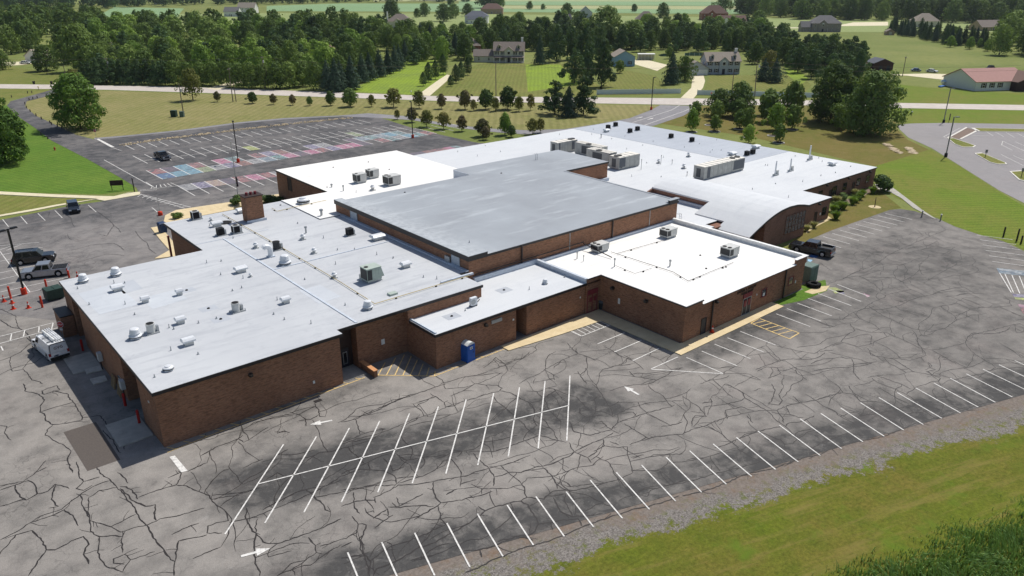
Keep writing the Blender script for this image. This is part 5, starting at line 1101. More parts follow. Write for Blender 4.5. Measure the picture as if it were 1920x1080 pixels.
vehicle('pickup_truck', 'silver crew cab pickup with black bed cover parked by the light pole', 'pickup', c, h, P_SILVER, 5.85, 2.02, 1.94, 1.15, 1.16, (1.9, 4.25, 2.1, 3.65), (1.15, 4.75), .40, bed=(.05, 1.85), tonneau=True)
c, h = Vector((15.3, 125.5, .037)), math.radians(-18)
vehicle('suv', 'long black sport utility parked beside the silver pickup', 'suv', c, h, P_BLACK, 5.4, 2.02, 1.9, 1.12, 1.14, (.15, 4.0, .5, 3.35), (1.1, 4.25), .39, sidewin=3, roofrack=True)
p = at(139, 396); vehicle('suv', 'dark slate suv parked nose out at the sidewalk', 'suv', (p.x, p.y, .037), math.radians(-98), P_NAVY, 4.7, 1.86, 1.7, 1.02, 1.05, (.12, 3.45, .45, 2.75), (.95, 3.7), .35, sidewin=3)
p = at(305.5, 298.5); vehicle('pickup_truck', 'small black pickup alone in the back car park', 'pickup', (p.x, p.y, .037), math.radians(-86), P_BLACK, 5.2, 1.9, 1.78, 1.05, 1.06, (1.6, 3.6, 1.9, 3.0), (1.0, 4.15), .37, bed=(.05, 1.5))
vehicle('pickup_truck', 'black crew cab pickup with open bed parked behind the white roof wing', 'pickup', (105.7, 53.9, .031), math.radians(101), P_BLACK, 6.3, 2.05, 1.96, 1.2, 1.2, (2.05, 4.5, 2.25, 3.85), (1.25, 5.05), .42, bed=(.05, 2.0))
# service van with ladder rack, backed up to the left wall
v = vehicle('service_van', 'white service van with ladder rack in the shade of the left wall', 'van', (10.6, 91.3, .031), math.radians(97), P_WHITE, 5.7, 2.02, 2.15, 1.15, 1.2, (.05, 4.5, .12, 3.75), (1.05, 4.55), .37, sidewin=4, front_only=True)
for k, y in enumerate((-.62, -.40, -.18)):
    mb = MB(); mb.box(-2.6, 1.4, y-.03, y+.03, 2.32, 2.40); mb.build('ladder_rail', M_ALU, v)
for k in range(9): mb = MB(); mb.box(-2.5+k*.45, -2.44+k*.45, -.62, -.18, 2.33, 2.38); mb.build('ladder_rung', M_ALU, v)
mb = MB(); mb.cyl((-2.5, .1, 2.38), .11, .11, 3.6, 10, 'x'); mb.build('pipe_tube', M_WHITE, v)
for x in (-2.2, -.8, .6): mb = MB(); mb.box(x-.03, x+.03, -.8, .8, 2.2, 2.28); mb.build('rack_bar', M_GALV, v); mb = MB(); mb.box(x-.03, x+.03, -.8, -.74, 2.05, 2.2); mb.box(x-.03, x+.03, .74, .8, 2.05, 2.2); mb.build('rack_leg', M_GALV, v)
for k in range(8): mb = MB(); mb.box(-2.4+k*.3, -2.36+k*.3, .25, .78, 2.24, 2.27); mb.build('rack_slat', M_COIL, v)
mb = MB(); mb.box(-2.87, -2.855, .1, .55, .68, .8); mb.build('number_plate', plain('dark_blue_plate', (36,52,80)), v)
# rear doors panel with the firm's mark
mb = MB(); quad_on(mb, (-2.85, .92, 1.18), (-2.85, -.92, 1.18), (-2.79, -.8, 2.1), (-2.79, .8, 2.1), .02); mb.build('rear_door', P_WHITE, v)
def flat_text(txt, par, size, M, mat):
    cu = bpy.data.curves.new('lettering', 'FONT'); cu.body = txt; cu.size = size; cu.extrude = .006; cu.align_x = 'CENTER'
    o = bpy.data.objects.new('tmp', cu); COL.objects.link(o); me = bpy.data.meshes.new_from_object(o.evaluated_get(bpy.context.evaluated_depsgraph_get()))
    bpy.data.objects.remove(o); bpy.data.curves.remove(cu); me.materials.clear(); me.materials.append(mat)
    bm = bmesh.new(); bm.from_mesh(me); bm.transform(M); bm.to_mesh(me); bm.free(); me.name = 'logo'
    q = bpy.data.objects.new('logo', me); COL.objects.link(q); q.parent = par; return q
Rm = Matrix.Translation((-2.87, -.02, 1.48)) @ Matrix.Rotation(-math.pi/2, 4, 'Z') @ Matrix.Rotation(math.pi/2-.06, 4, 'X')
for k, chx in enumerate('GVG'): flat_text(chx, v, .42, Rm @ Matrix.Translation(((k-1)*.31, 0, .02)), plain('maroon_vinyl', (70,24,36)))
mb = MB(); mb._add([(-2.862+.06*(z-1.18)/.92, y, z) for y, z in ((.42,1.80),(-.42,1.80),(-.25,1.97),(0,2.02),(.25,1.97))], [(0,1,2,3,4)]); mb.build('logo_arc', plain('pink_vinyl', (176,130,140)), v)
mb = MB(); mb.tube([(-2.86, .86, 1.2), (-2.82, .78, 2.02), (-2.80, .6, 2.1), (-2.80, -.6, 2.1), (-2.82, -.78, 2.02)], .035, 6); mb.build('door_seal', M_PLASTIC, v)
# far vehicles
def far_car(px, py, rz, paint, label, L=4.6, name='parked_car', H=1.48, cat='car'):
    p = at(px, py); return vehicle(name, label, cat, (p.x, p.y, .02), rz, paint, L, 1.82, H, .9, .92, (.5, 3.4, 1.1, 2.7), (.9, L-.9), .33, group='cars far beyond the road')
far_car(48, 120, math.radians(-38), P_WHITE, 'white car parked by the pale garage at far left'); far_car(1717, 134, math.radians(-60), P_BLUE, 'small blue car on the gravel yard', 3.9); far_car(1747, 136, math.radians(-90), P_WHITE, 'white car on the gravel yard beyond the road')
far_car(1860, 131, math.radians(-45), P_BLACK, 'black van parked behind the red roofed building', 5.2, 'parked_van', 2.0, 'van')
# boat on its trailer under a blue and white cover
p = at(1780, 160); b = empty('boat', (p.x, p.y, 0), math.radians(-35), 'white boat with blue cover on a trailer by the white building', 'boat')
mb = MB(); mb.frus((-3, 3.2, -.7, .7, .6), (-3.2, 4.2, -1.25, 1.25, 1.5)); mb.build('hull', P_WHITE, b); mb = MB(); mb.frus((-3.2, 4.2, -1.3, 1.3, 1.5), (-2.4, 2.0, -.4, .4, 2.2)); mb.build('cover', plain('blue_white_tarp', (180,205,230), .6), b)
mb = MB(); mb.box(-3.2, 4.6, -.08, .08, .4, .55); mb.box(-1, 0, -1.1, 1.1, .4, .5); mb.build('trailer_frame', M_GALV, b)
for s in (-1, 1): wheel(b, -.5, s*1.2, .3, s)
mb = MB(); mb.frus((-1.8, 1.8, -.5, .5, .0), (-2.2, 2.2, -.6, .6, .45)); o = mb.build('kayak', plain('bright_blue_plastic', (40,110,190))); o.location = at(1766, 163); tag(o, 'blue kayak on the grass beside the covered boat', 'kayak')
# ================================================================ poles, signs, bins and yard things
M_POLE = plain('black_pole', (24,24,26), 0.45, 0.4); M_POLEG = plain('grey_steel_pole', (128,130,132), 0.45, 0.4, .4); M_ORANGE = plain('orange_red_paint', (206,64,40), 0.7, 0.25, var=.15); M_WOODP = plain('weathered_pole_wood', (118,108,98), 0.9, 0.1, var=.2, scale=2)
M_DGREEN = plain('dark_green_steel', (44,66,58), 0.6, 0.3, var=.2); M_TGREEN = plain('sage_cabinet_steel', (92,112,104), 0.6, 0.3, var=.12); M_RED = plain('red_enamel', (176,40,40), 0.5, 0.35); M_PBLUE = plain('blue_plastic', (34,92,176), 0.45, 0.35, var=.08); M_PALLET = plain('pallet_wood', (150,128,98), 0.9, 0.1, var=.25)
def light_pole(px, py, h, label, grey=False, heads=2, rz=0.0, base=True):
    p = at(px, py); r = empty('light_pole', (p.x, p.y, .03), rz, label, 'light pole', 'car park light poles'); m = M_POLEG if grey else M_POLE
    mb = MB(); mb.cyl((0, 0, 0), .36, .34, .85, 14); mb.build('base', (plain('black_base', (34,34,36)) if grey else M_ORANGE), r)
    mb = MB(); mb.box(-.10, .10, -.10, .10, .85, h); mb.build('pole', m, r)
    for k in range(heads):
        s = 1 if k == 0 else -1
        mb = MB(); mb.box(min(0, s*.5), max(0, s*.5), -.05, .05, h-.12, h-.02); mb.build('arm', m, r)
        mb = MB(); mb.frus((s*.75-.42, s*.75+.42, -.22, .22, h-.14), (s*.75-.36, s*.75+.36, -.18, .18, h+.06)); mb.build('lamp_head', m, r)
    return r
light_pole(447,305,9.1,'black light pole with orange base beside the painted parking stalls',heads=1,rz=1.2); light_pole(774,259,9.2,'black light pole with red base near the grass strip of the back lot',heads=1,rz=1.2); light_pole(46,552,9.0,'black light pole with orange base in front of the silver pickup',heads=2,rz=.4); light_pole(1221,206,9.8,'black light pole with orange base at the main road turn-in',heads=1,rz=.2)
light_pole(1773,294,9.2,'grey light pole on the near edge of the right car park',True,1,-.8); light_pole(1769,230,9.6,'grey light pole at the far end of the right car park',True,1,-.8)
# flagpole with a slack flag
p = at(446,366); r = empty('flagpole', (p.x, p.y, 0), 0, 'thin grey flagpole with a slack dark flag behind the chimney', 'flagpole'); mb = MB(); mb.cyl((0, 0, 0), .09, .05, 10.2, 8); mb.build('pole', M_GALV, r); mb = MB(); mb.lathe((0, 0, 10.2), [(.05, 0), (.12, .08), (.05, .18)], 8); mb.build('finial', M_GALV, r)
mb = MB(); mb.tube([(.1, 0, 3.6), (.22, .05, 3.0), (.15, -.05, 2.3), (.2, .05, 1.7)], .16, 6, .22); mb.build('flag', plain('slack_flag_cloth', (70,52,62), .8), r)
def util_pole(px, py, h, label, arm=True, can=False, lean=0.0, twin=False):
    p = at(px, py); r = empty('utility_pole', (p.x, p.y, 0), math.radians(-46), label, 'utility pole', 'wooden utility poles')
    mb = MB(); mb.tube([(0, 0, -.2), (lean, 0, h)], .17, 8, .11); mb.build('pole', M_WOODP, r)
    if arm:
        mb = MB(); mb.box(-.06+lean, .06+lean, -1.2, 1.2, h-.6, h-.46); mb.build('crossarm', M_WOODP, r)
        for y in (-1.1, -.4, .4, 1.1): mb = MB(); mb.cyl((lean, y, h-.46), .06, .04, .16, 6); mb.build('insulator', M_UNIT, r)
    if can: mb = MB(); mb.cyl((.32, 0, h-2.4), .25, .25, .9, 10); mb.build('transformer', M_UNIT, r)
    if twin: mb = MB(); mb.tube([(.9, .4, -.2), (.8, .3, h*.6)], .15, 8, .12); mb.build('stub_pole', M_WOODP, r)
    return Vector((p.x, p.y, h-.35))
U = [util_pole(125,152,6.0,'short bare utility pole behind the big tree on the left lawn',False), util_pole(208,157,9.8,'utility pole with transformer left of the dark cedar row',True,True), util_pole(345,219,9.6,'utility pole standing on the dry lawn beside green cabinets',False,True), util_pole(437,191,11.0,'twin utility pole with crossarm left of the row of crab apples',True,False,0,True), util_pole(498,166,11.6,'tall twin utility pole before the row of street trees',True,True,0,True), util_pole(930,180,11.1,'thin pale utility pole in front of the dormered house',False), util_pole(1415,183,12.4,'leaning utility pole by the white fence before the grey colonial house',False,True,-.6), util_pole(1371,183,9.5,'thin bare pole left of the leaning utility pole',False), util_pole(1692,143,8.0,'utility pole with crossarm on the gravel yard',True)]
def wire(a, b, label, sag=1.0):
    mb = MB(); P = []
    for k in range(9): f = k/8; q = a.lerp(b, f); q.z -= sag*4*f*(1-f); P.append(q)
    mb.tube(P, .028, 4); tag(mb.build('power_line', M_WOODP), label, 'power line', 'overhead power lines')
wire(U[1], U[4], 'overhead wire from the transformer pole to the tall twin pole'); wire(U[4], U[5], 'overhead wire from the twin pole to the thin pale pole', 2.0); wire(U[5], U[6], 'overhead wire from the thin pale pole to the leaning pole', 2.0); wire(U[6], U[6]+Vector((75, -62, -1)), 'upper overhead wire running right from the leaning pole', 1.5); wire(U[6]+Vector((0,0,-1.6)), U[6]+Vector((75, -62, -2.6)), 'lower overhead wire running right from the leaning pole', 1.5); wire(U[1], U[1]+Vector((-45, 48, 0)), 'overhead wire running left from the transformer pole')
def box_thing(name, loc, dims, mat, label, cat, rz=0, top=None, group=None):
    r = empty(name, loc, rz, label, cat, group); x, y, z = dims; mb = MB(); mb.box(-x/2, x/2, -y/2, y/2, 0.05, z*.92); mb.build('body', mat, r); mb = MB(); mb.frus((-x/2-.04, x/2+.04, -y/2-.04, y/2+.04, z*.92), (-x/2, x/2, -y/2+.04, y/2-.04, z)); mb.build('lid', top or mat, r)
    mb = MB(); mb.box(-x/2+.05, x/2-.05, -y/2+.05, y/2-.05, 0, .05); mb.build('plinth', M_CONC, r)
    for s in (-1, 1): mb = MB(); mb.box(s*x*.25-x*.21, s*x*.25+x*.21, -y/2-.02, -y/2, .12, z*.85); mb.build('door', mat, r)
    return r
p = at(327,219); box_thing('utility_cabinet', (p.x, p.y, 0), (1.6,1.2,1.9), M_DGREEN, 'dark green cabinet left of the lawn utility pole', 'cabinet', -.8); p = at(342,219); box_thing('utility_cabinet', (p.x, p.y, 0), (1.2,.8,1.6), M_TGREEN, 'pale green cabinet at the foot of the lawn utility pole', 'cabinet', -.8)
p = at(1519,528); box_thing('transformer_cabinet', (p.x+.2, p.y+.6, .02), (2.0,1.8,2.3), M_TGREEN, 'tall sage green transformer cabinet behind the right wing corner', 'cabinet', 0)
# tractor tyre
p = at(1525,537); r = empty('tractor_tyre', (p.x, p.y, .05), 0, 'big tractor tyre lying beside the green transformer cabinet', 'tyre'); mb = MB()
prof = [(.42,.08),(.50,.0),(.78,.0),(.9,.06),(.92,.25),(.9,.44),(.78,.5),(.5,.5),(.42,.42)]; n = 22; vs = [(a*math.cos(2*math.pi*i/n), a*math.sin(2*math.pi*i/n), z) for a, z in prof for i in range(n)]; m = len(prof)
mb._add(vs, [(k*n+i, k*n+(i+1) % n, ((k+1) % m)*n+(i+1) % n, ((k+1) % m)*n+i) for k in range(m) for i in range(n)]); mb.build('tread', M_TYRE, r, smooth=True)
for i in range(22):
    a = 2*math.pi*i/22; mb = MB(); mb.box(.9, .95, -.05, .05, .04, .46, Matrix.Rotation(a, 4, 'Z')); mb.build('lug', M_TYRE, r)
# portable toilet
p = at(880,681); r = empty('portable_toilet', (p.x+.35, p.y+.75, .04), 0.12, 'blue portable toilet with white roof beside the middle wing', 'portable toilet'); s = .58
mb = MB(); mb.box(-s-.04, s+.04, -s-.04, s+.04, 0, .14); mb.build('skid', M_PBLUE, r); mb = MB(); mb.frus((-s, s, -s, s, .14), (-s+.04, s-.04, -s+.04, s-.04, 2.0)); mb.build('cabin', M_PBLUE, r)
mb = MB(); N = 8; top = [(-s+.0+2*s*k/N, 2.0+.30*math.sin(math.pi*k/N)) for k in range(N+1)]; vs = [(x, y, z) for y in (-s-.02, s+.02) for x, z in top]; fs = [(k, k+1, N+2+k, N+1+k) for k in range(N)]+[tuple(range(N+1)), tuple(range(2*N+1, N, -1))]; mb._add(vs, fs); mb.build('roof', M_WHITE, r)
mb = MB(); mb.box(-s+.12, s-.12, -s-.02, -s+.06, .2, 1.9); d = mb.build('door', M_PBLUE, r); mb = MB(); mb.box(-.2, .2, -s-.035, -s-.02, 1.45, 1.75); mb.build('door_sign', M_WHITE, d); mb = MB(); mb.box(-.12, .12, -s-.04, -s-.034, 1.54, 1.66); mb.build('sign_symbol', M_DOORD, d); mb = MB(); mb.box(.3, .36, -s-.05, -s-.02, .95, 1.15); mb.build('handle', M_DOORD, d)
for sx in (-1, 1):
    mb = MB(); mb.box(sx*(s-.06)-.05, sx*(s-.06)+.05, -s-.012, -s+.05, .14, 2.0); mb.build('corner_post', M_PBLUE, r); mb = MB(); mb.box(-s-.012, -s+.02, sx*.3-.16, sx*.3+.16, .3, 1.8); mb.build('side_panel', M_PBLUE, r)
# bins
r = empty('litter_bin', (66.6, 58.3, .13), 0, 'dark round litter bin beside the recessed maroon doors', 'bin'); mb = MB(); mb.lathe((0,0,0), [(.32,0),(.36,.8),(.34,.82)], 14); mb.build('drum', plain('dark_bin', (40,46,50)), r); mb = MB(); mb.lathe((0,0,.82), [(.38,0),(.38,.12),(.3,.26),(.1,.3)], 14); mb.build('dome_lid', plain('grey_bin_lid', (84,92,98)), r)
r.location = at(1127.5, 580)+Vector((0, 0, .13))
def dumpster(loc, rz, mat, label):
    r = empty('dumpster', loc, rz, label, 'dumpster'); mb = MB(); mb.frus((-1.0, 1.0, -.75, .75, .15), (-1.0, 1.0, -.95, .85, 1.45)); mb.build('tub', mat, r)
    for s in (-1, 1): mb = MB(); mb.box(s*.5-.46, s*.5+.46, -.95, .87, 1.45, 1.52); mb.build('lid', mat, r); mb = MB(); mb.box(s*1.0-.06, s*1.0+.06, -.5, .5, .75, .95); mb.build('fork_pocket', mat, r)
    return r
p = at(103,560); dumpster((p.x, p.y, .037), .1, M_DGREEN, 'dark green dumpster behind the left roof corner'); p = at(306,436); r = empty('recycling_bin', (p.x, p.y, .1), .1, 'dark blue bin beside the canopy wing corner', 'bin'); mb = MB(); mb.frus((-.5,.5,-.5,.5,0),(-.6,.6,-.55,.55,1.5)); mb.build('tub', plain('navy_bin', (40,62,96)), r); mb = MB(); mb.frus((-.62,.62,-.57,.57,1.5),(-.5,.5,-.4,.5,1.65)); mb.build('lid', plain('navy_bin', (40,62,96)), r)
# brick enclosure with its stop sign
r = empty('bin_enclosure', (12.6, 94.5, .03), 0, 'small brick enclosure with dark top against the left wall', 'enclosure'); mb = MB(); mb.box(0, 1.35, 0, 3.3, 0, 2.5); mb.build('brick_wall', M_BRICK, r); mb = MB(); mb.box(-.06, 1.36, -.06, 3.36, 2.5, 2.62); mb.build('cap', M_FASCIA, r)
def octagon(mb, c, rad, ax='y', th=.03):
    vs = []
    for t in (0, th):
        for k in range(8):
            a = math.pi/8+k*math.pi/4; vs.append((c[0]+rad*math.cos(a), c[1]+t, c[2]+rad*math.sin(a)))
    mb._add(vs, [tuple(range(8)), tuple(range(15, 7, -1))]+[(i, 8+i, 8+(i+1) % 8, (i+1) % 8) for i in range(8)])
def stop_sign(loc, rz, label, h=2.2, text=True, plate=False):
    r = empty('stop_sign', loc, rz, label, 'sign', 'red stop signs'); mb = MB(); mb.box(-.03, .03, 0, .05, 0, h+.3); mb.build('post', M_GALV, r)
    mb = MB(); octagon(mb, (0, -.05, h), .40); mb.build('border', M_WHITE, r); mb = MB(); octagon(mb, (0, -.06, h), .36, th=.02); f = mb.build('face', M_RED, r)
    if text: flat_text('STOP', f, .24, Matrix.Translation((0, -.068, h-.085)) @ Matrix.Rotation(math.pi/2, 4, 'X'), M_WHITE).name = 'sign_text'
    if plate: mb = MB(); mb.box(-.18, .18, -.05, -.03, h-.75, h-.5); mb.build('plate', M_WHITE, r)
    return r
stop_sign((12.4, 93.9, .03), -.75, 'red stop sign on the brick enclosure by the white van', 2.0, True, True)
p = at(181,261); stop_sign((p.x, p.y, 0), -.7, 'red stop sign at the drive corner by the big tree', 2.2); p = at(1333,186); stop_sign((p.x, p.y, 0), -.5, 'red stop sign across the road from the school turn-in', 2.0)
def board_sign(px, py, w, h0, h1, mat, label, rz=-.7, posts=1):
    p = at(px, py); r = empty('road_sign', (p.x, p.y, 0), rz, label, 'sign')
    for s in ((0,) if posts == 1 else (-1, 1)): mb = MB(); mb.box(s*w*.42-.05, s*w*.42+.05, 0, .08, 0, h1); mb.build('post', M_POLE, r)
    mb = MB(); mb.box(-w/2, w/2, -.05, 0, h0, h1+.02); mb.build('panel', mat, r); return r
board_sign(200,159,1.1,1.6,2.6,M_WHITE,'white square road sign before the dark cedar row'); board_sign(221,357,2.4,1.0,2.0,plain('dark_brown_board',(46,32,30)),'dark brown board sign on two posts on the green lawn',-.5,2); board_sign(1293,210,.7,1.6,2.3,M_POLEG,'small grey sign at the school turn-in'); board_sign(1847,296,.6,1.2,1.9,M_POLEG,'small sign on the middle island of the right car park'); board_sign(1915,332,.6,1.2,1.9,M_POLEG,'small sign on the nearest island of the right car park'); board_sign(1779,229,.3,.6,2.4,M_WOODP,'thin post at the far edge of the right car park')
p = at(252.5,361); r = empty('lamp_bollard', (p.x, p.y, .1), 0, 'slim black post beside the brown board sign', 'post'); mb = MB(); mb.cyl((0,0,0), .1, .1, 2.6, 8); mb.build('shaft', M_POLE, r); mb = MB(); mb.lathe((0,0,2.6), [(.13,0),(.13,.1),(.04,.16)], 8); mb.build('cap', M_POLE, r)
p = at(322,482); r = empty('maroon_post', (p.x, p.y, .03), 0, 'tall maroon square post standing in the left court', 'post'); mb = MB(); mb.box(-.13,.13,-.13,.13,0,3.2); mb.build('shaft', plain('maroon_steel', (110,34,36)), r); mb = MB(); mb.box(-.16,.16,-.16,.16,3.2,3.28); mb.build('cap', plain('maroon_steel', (110,34,36)), r)
p = at(301,404); r = empty('sign_on_barrel', (p.x, p.y, .04), 0, 'thin pole in an orange base near the crossing', 'sign'); mb = MB(); mb.lathe((0,0,0), [(.4,0),(.42,.5),(.3,.7)], 12); mb.build('base', M_ORANGE, r); mb = MB(); mb.cyl((0,0,.7), .04, .04, 2.4, 6); mb.build('pole', M_GALV, r)
# cones
def cone(px, py, label, s=1.0, z=.03):
    p = at(px, py); r = empty('traffic_cone', (p.x, p.y, z), .3, label, 'traffic cone', 'orange traffic cones'); mb = MB(); mb.box(-.26*s, .26*s, -.26*s, .26*s, 0, .05); mb.build('foot', M_ORANGE, r)
    mb = MB(); mb.lathe((0, 0, .05), [(.19*s, 0), (.05*s, .85*s), (.03*s, .87*s)], 12); mb.build('body', M_ORANGE, r); mb = MB(); mb.lathe((0, 0, .05), [(.125*s, .42*s), (.098*s, .58*s)], 12); mb.build('band', M_WHITE, r); return r
cone(8,566,'leftmost orange cone, under the light pole row'); cone(23,569,'orange cone right beside the tall orange bollard'); cone(25.5,580,'orange cone nearest the painted crossing'); cone(54,578,'orange cone standing alone left of the short bollard'); cone(1335,625,'orange cone by the downspout of the right wing', 1.0, .14)
cone(146,521,'orange cone behind the silver pickup tailgate')
def bollard(px, py, h, label, mat=None, z=.03, rad=.13):
    p = at(px, py); r = empty('bollard', (p.x, p.y, z), 0, label, 'bollard', 'painted steel bollards'); mb = MB(); mb.cyl((0,0,0), rad, rad, h, 10); mb.build('tube', mat or M_ORANGE, r); mb = MB(); mb.lathe((0,0,h), [(rad,0),(rad*.8,.07),(.02,.1)], 10); mb.build('dome', mat or M_ORANGE, r)
bollard(21,561,1.7,'tallest orange bollard left of the light pole'); bollard(80,577,1.5,'orange bollard in front of the green dumpster'); bollard(88,541,1.2,'orange bollard behind the green dumpster'); bollard(130,521,1.0,'short orange bollard at the silver pickup tailgate'); RB = plain('red_bollard_paint', (168,36,34), .6)
bollard(156,658,1.3,'red bollard between the van and the left wall', RB); bollard(236,763,1.3,'red bollard left of the loading door', RB, .14); bollard(262,795,1.3,'red bollard at the loading pad front edge', RB, .14)
for (x, y, l) in ((1728,407,'bollard light at the end of the concrete path'),(1763,414,'second bollard light where path meets car park')):
    p = at(x, y); r = empty('bollard_light', (p.x, p.y, .02), 0, l, 'bollard'); mb = MB(); mb.cyl((0,0,0),.11,.1,1.0,10); mb.build('shaft', M_POLEG, r); mb = MB(); mb.lathe((0,0,1.0),[(.14,0),(.16,.14),(.05,.2)],10); mb.build('head', M_UNIT, r)
for (x, y, h, l) in ((1881,444,1.6,'dark wooden post nearest the path end'),(1906,452,2.0,'tall dark wooden post at the right car park edge'),(1914,457,1.3,'short dark post at the right frame edge')):
    p = at(x, y); mb = MB(); mb.frus((-.11,.11,-.11,.11,0),(-.1,.1,-.1,.1,h)); mb.frus((-.1,.1,-.1,.1,h),(-.03,.03,-.03,.03,h+.08)); o = mb.build('wooden_post', M_POLE); o.location = p; tag(o, l, 'post', 'dark posts at the car park edge')
# low posts along the left drive
dp = [(55,188),(62,186),(70,184),(47,196),(50,203),(57,210),(68,218),(78,224),(94,231),(97,234),(108,238),(116,241),(126,246)]
for i, (x, y) in enumerate(dp):
    p = at(x, y); mb = MB(); mb.frus((-.14,.14,-.14,.14,0),(-.12,.12,-.12,.12,.8)); mb.frus((-.12,.12,-.12,.12,.8),(-.05,.05,-.05,.05,.88)); o = mb.build('drive_post', M_WOODP); o.location = p; tag(o, ORD[i]+' low wooden post from the road along the right side of the drive', 'post', 'low posts along the drive')
for i, (x, y) in enumerate([(60,172),(68,171.5),(30,180),(15,184),(85,250),(98,258)]):
    p = at(x-8, y+3); mb = MB(); mb.frus((-.14,.14,-.14,.14,0),(-.12,.12,-.12,.12,.8)); mb.frus((-.12,.12,-.12,.12,.8),(-.05,.05,-.05,.05,.88)); o = mb.build('drive_post', M_WOODP); o.location = p; tag(o, ORD[i]+' low wooden post on the left side of the drive', 'post', 'low posts along the drive')
# hydrant, mailboxes, kerb-side bins
p = at(103,282); r = empty('fire_hydrant', (p.x, p.y, 0), 0, 'red fire hydrant on the green lawn by the drive', 'hydrant'); mb = MB(); mb.lathe((0,0,0),[(.2,0),(.2,.08),(.14,.1),(.14,.6),(.18,.62),(.12,.78),(.04,.86)],12); mb.build('barrel', M_RED, r); mb = MB(); mb.cyl((-.24,0,.45),.07,.07,.48,8,'x'); mb.build('nozzles', M_RED, r)
for (x, y, l) in ((64,158,'dark wheeled bin at the roadside far left'),(97,158,'dark wheeled bin at the mouth of the far left driveway')):
    p = at(x, y); r = empty('wheeled_bin', (p.x, p.y, .05), -.7, l, 'bin'); mb = MB(); mb.frus((-.25,.25,-.3,.3,0),(-.32,.32,-.38,.38,1.0)); mb.build('tub', M_PLASTIC, r); mb = MB(); mb.frus((-.34,.34,-.4,.4,1.0),(-.3,.3,-.3,.4,1.1)); mb.build('lid', M_PLASTIC, r)
for (x, y, l) in ((771,177.5,'mailbox beside the tree lined driveway'),(73,169,'yellow roadside marker by the drive mouth'),(1709,217,'white round marker on the right bank')):
    p = at(x, y); r = empty('mailbox', (p.x, p.y, 0), -.7, l, 'mailbox'); mb = MB(); mb.box(-.06,.06,-.06,.06,0,1.0); mb.build('post', M_WOODP, r); mb = MB(); mb.box(-.15,.15,-.3,.3,1.0,1.2); mb.cyl((0,-.3,1.2),.15,.15,.6,10,'y'); mb.build('box', M_WHITE if 'yellow' not in l else M_YPIPE, r)
# left wall yard: boards, pallets, meters
for (pts, l) in (([(159,695),(188,687),(193,695),(163,703)], 'pale board lying in shade nearest the van'), ([(169,713),(197,706),(202,715),(176,723)], 'pale board lying in shade nearest the pallets')):
    mb = MB(); mb.prism([(p.x, p.y) for p in pxs(pts)], .04, .16); o = mb.build('pale_board', M_BOARD); tag(o, l, 'board')
for i, (x, y, l) in enumerate(((209,728,'wooden pallet leaning on the left wall, nearer the van'),(219,744,'wooden pallet leaning on the left wall, nearer the loading door'))):
    p = at(x, y); r = empty('pallet', (13.55, p.y, .04), 0, l, 'pallet', 'pallets by the loading door')
    R = Matrix.Rotation(.22, 4, 'Y')
    for k in range(7): mb = MB(); mb.box(-.02, .02, -.6, .6, .05+k*.19, .16+k*.19, R); mb.build('slat', M_PALLET, r)
    for y_ in (-.55, 0, .55): mb = MB(); mb.box(.02, .1, y_-.04, y_+.04, .03, 1.32, R); mb.build('runner', M_PALLET, r)
for (y, z, l) in ((83.2, 1.2, 'grey meter cabinet on the left wall behind the van'),(74.9, 1.4, 'grey meter cabinet on the left wall by the loading recess')):
    r = empty('meter_cabinet', (13.6, y, z), 0, l, 'cabinet'); mb = MB(); mb.box(0,.4,-.35,.35,0,.9); mb.build('box', M_UNIT, r); mb = MB(); mb.cyl((.2,0,-1.1),.06,.06,1.1,6); mb.build('conduit', M_SPOUT, r)
# white fence along the road
M_VINYL = plain('white_vinyl', (214,222,226), .5, .3, var=.04)
def fence(a, b, label, n):
    A, B = at(*a), at(*b); r = empty('white_fence', A, math.atan2(B.y-A.y, B.x-A.x), label, 'fence'); L = (B-A).length
    pm = MB(); pm.box(.06, L/n-.06, -.02, .02, .08, 1.62); pm.box(.06, L/n-.06, -.04, .04, 1.58, 1.68); pme = pm.mesh('panel', M_VINYL); q = MB(); q.box(-.07,.07,-.07,.07,0,1.78); q.frus((-.09,.09,-.09,.09,1.78),(-.02,.02,-.02,.02,1.9)); qme = q.mesh('post', M_VINYL)
    for i in range(n): link('panel', pme, r, (L*i/n, 0, 0))
    for i in range(n+1): link('post', qme, r, (L*i/n, 0, 0))
fence((1119,177.5),(1276,175.5),'white vinyl fence left of the curved driveway',13); fence((1307,178),(1535,183.5),'white vinyl fence right of the curved driveway',19)
# ================================================================ houses beyond the road
def shingle(name, rgb):
    t = NT(name, .9, .15); n = t.noise(2.5, 5, .7, vec=t.obj(), stretch=(1, 1, 3)); c = lin(*rgb)
    return t.col(t.ramp(n, [(.3, tuple(x*.75 for x in c[:3])+(1,)), (.7, tuple(min(1, x*1.2) for x in c[:3])+(1,))]))
def siding(name, rgb):
    t = NT(name, .7, .2); c = lin(*rgb); sx = t.n('SeparateXYZ'); t.l(t.obj(), sx.inputs[0]); f = t.math('FRACT', t.math('DIVIDE', sx.outputs[2], .2))
    return t.col(t.mix(t.ramp(f, [(0.0, .3), (.2, 0.0)]), c, tuple(x*.6 for x in c[:3])+(1,)))
SH = {k: shingle('shingle_'+k, v) for k, v in dict(grey=(124,122,122), brown=(134,124,116), tan=(156,146,134), dark=(86,86,92), slate=(104,108,116), red=(178,140,132), maroon=(118,96,88)).items()}
SD = {k: siding('siding_'+k, v) for k, v in dict(white=(226,226,222), cream=(206,200,184), blue=(142,172,196), grey=(178,184,192), stone=(150,142,136), navy=(62,68,84), brick=(132,86,72), dark=(70,50,46), tan=(176,152,128)).items()}
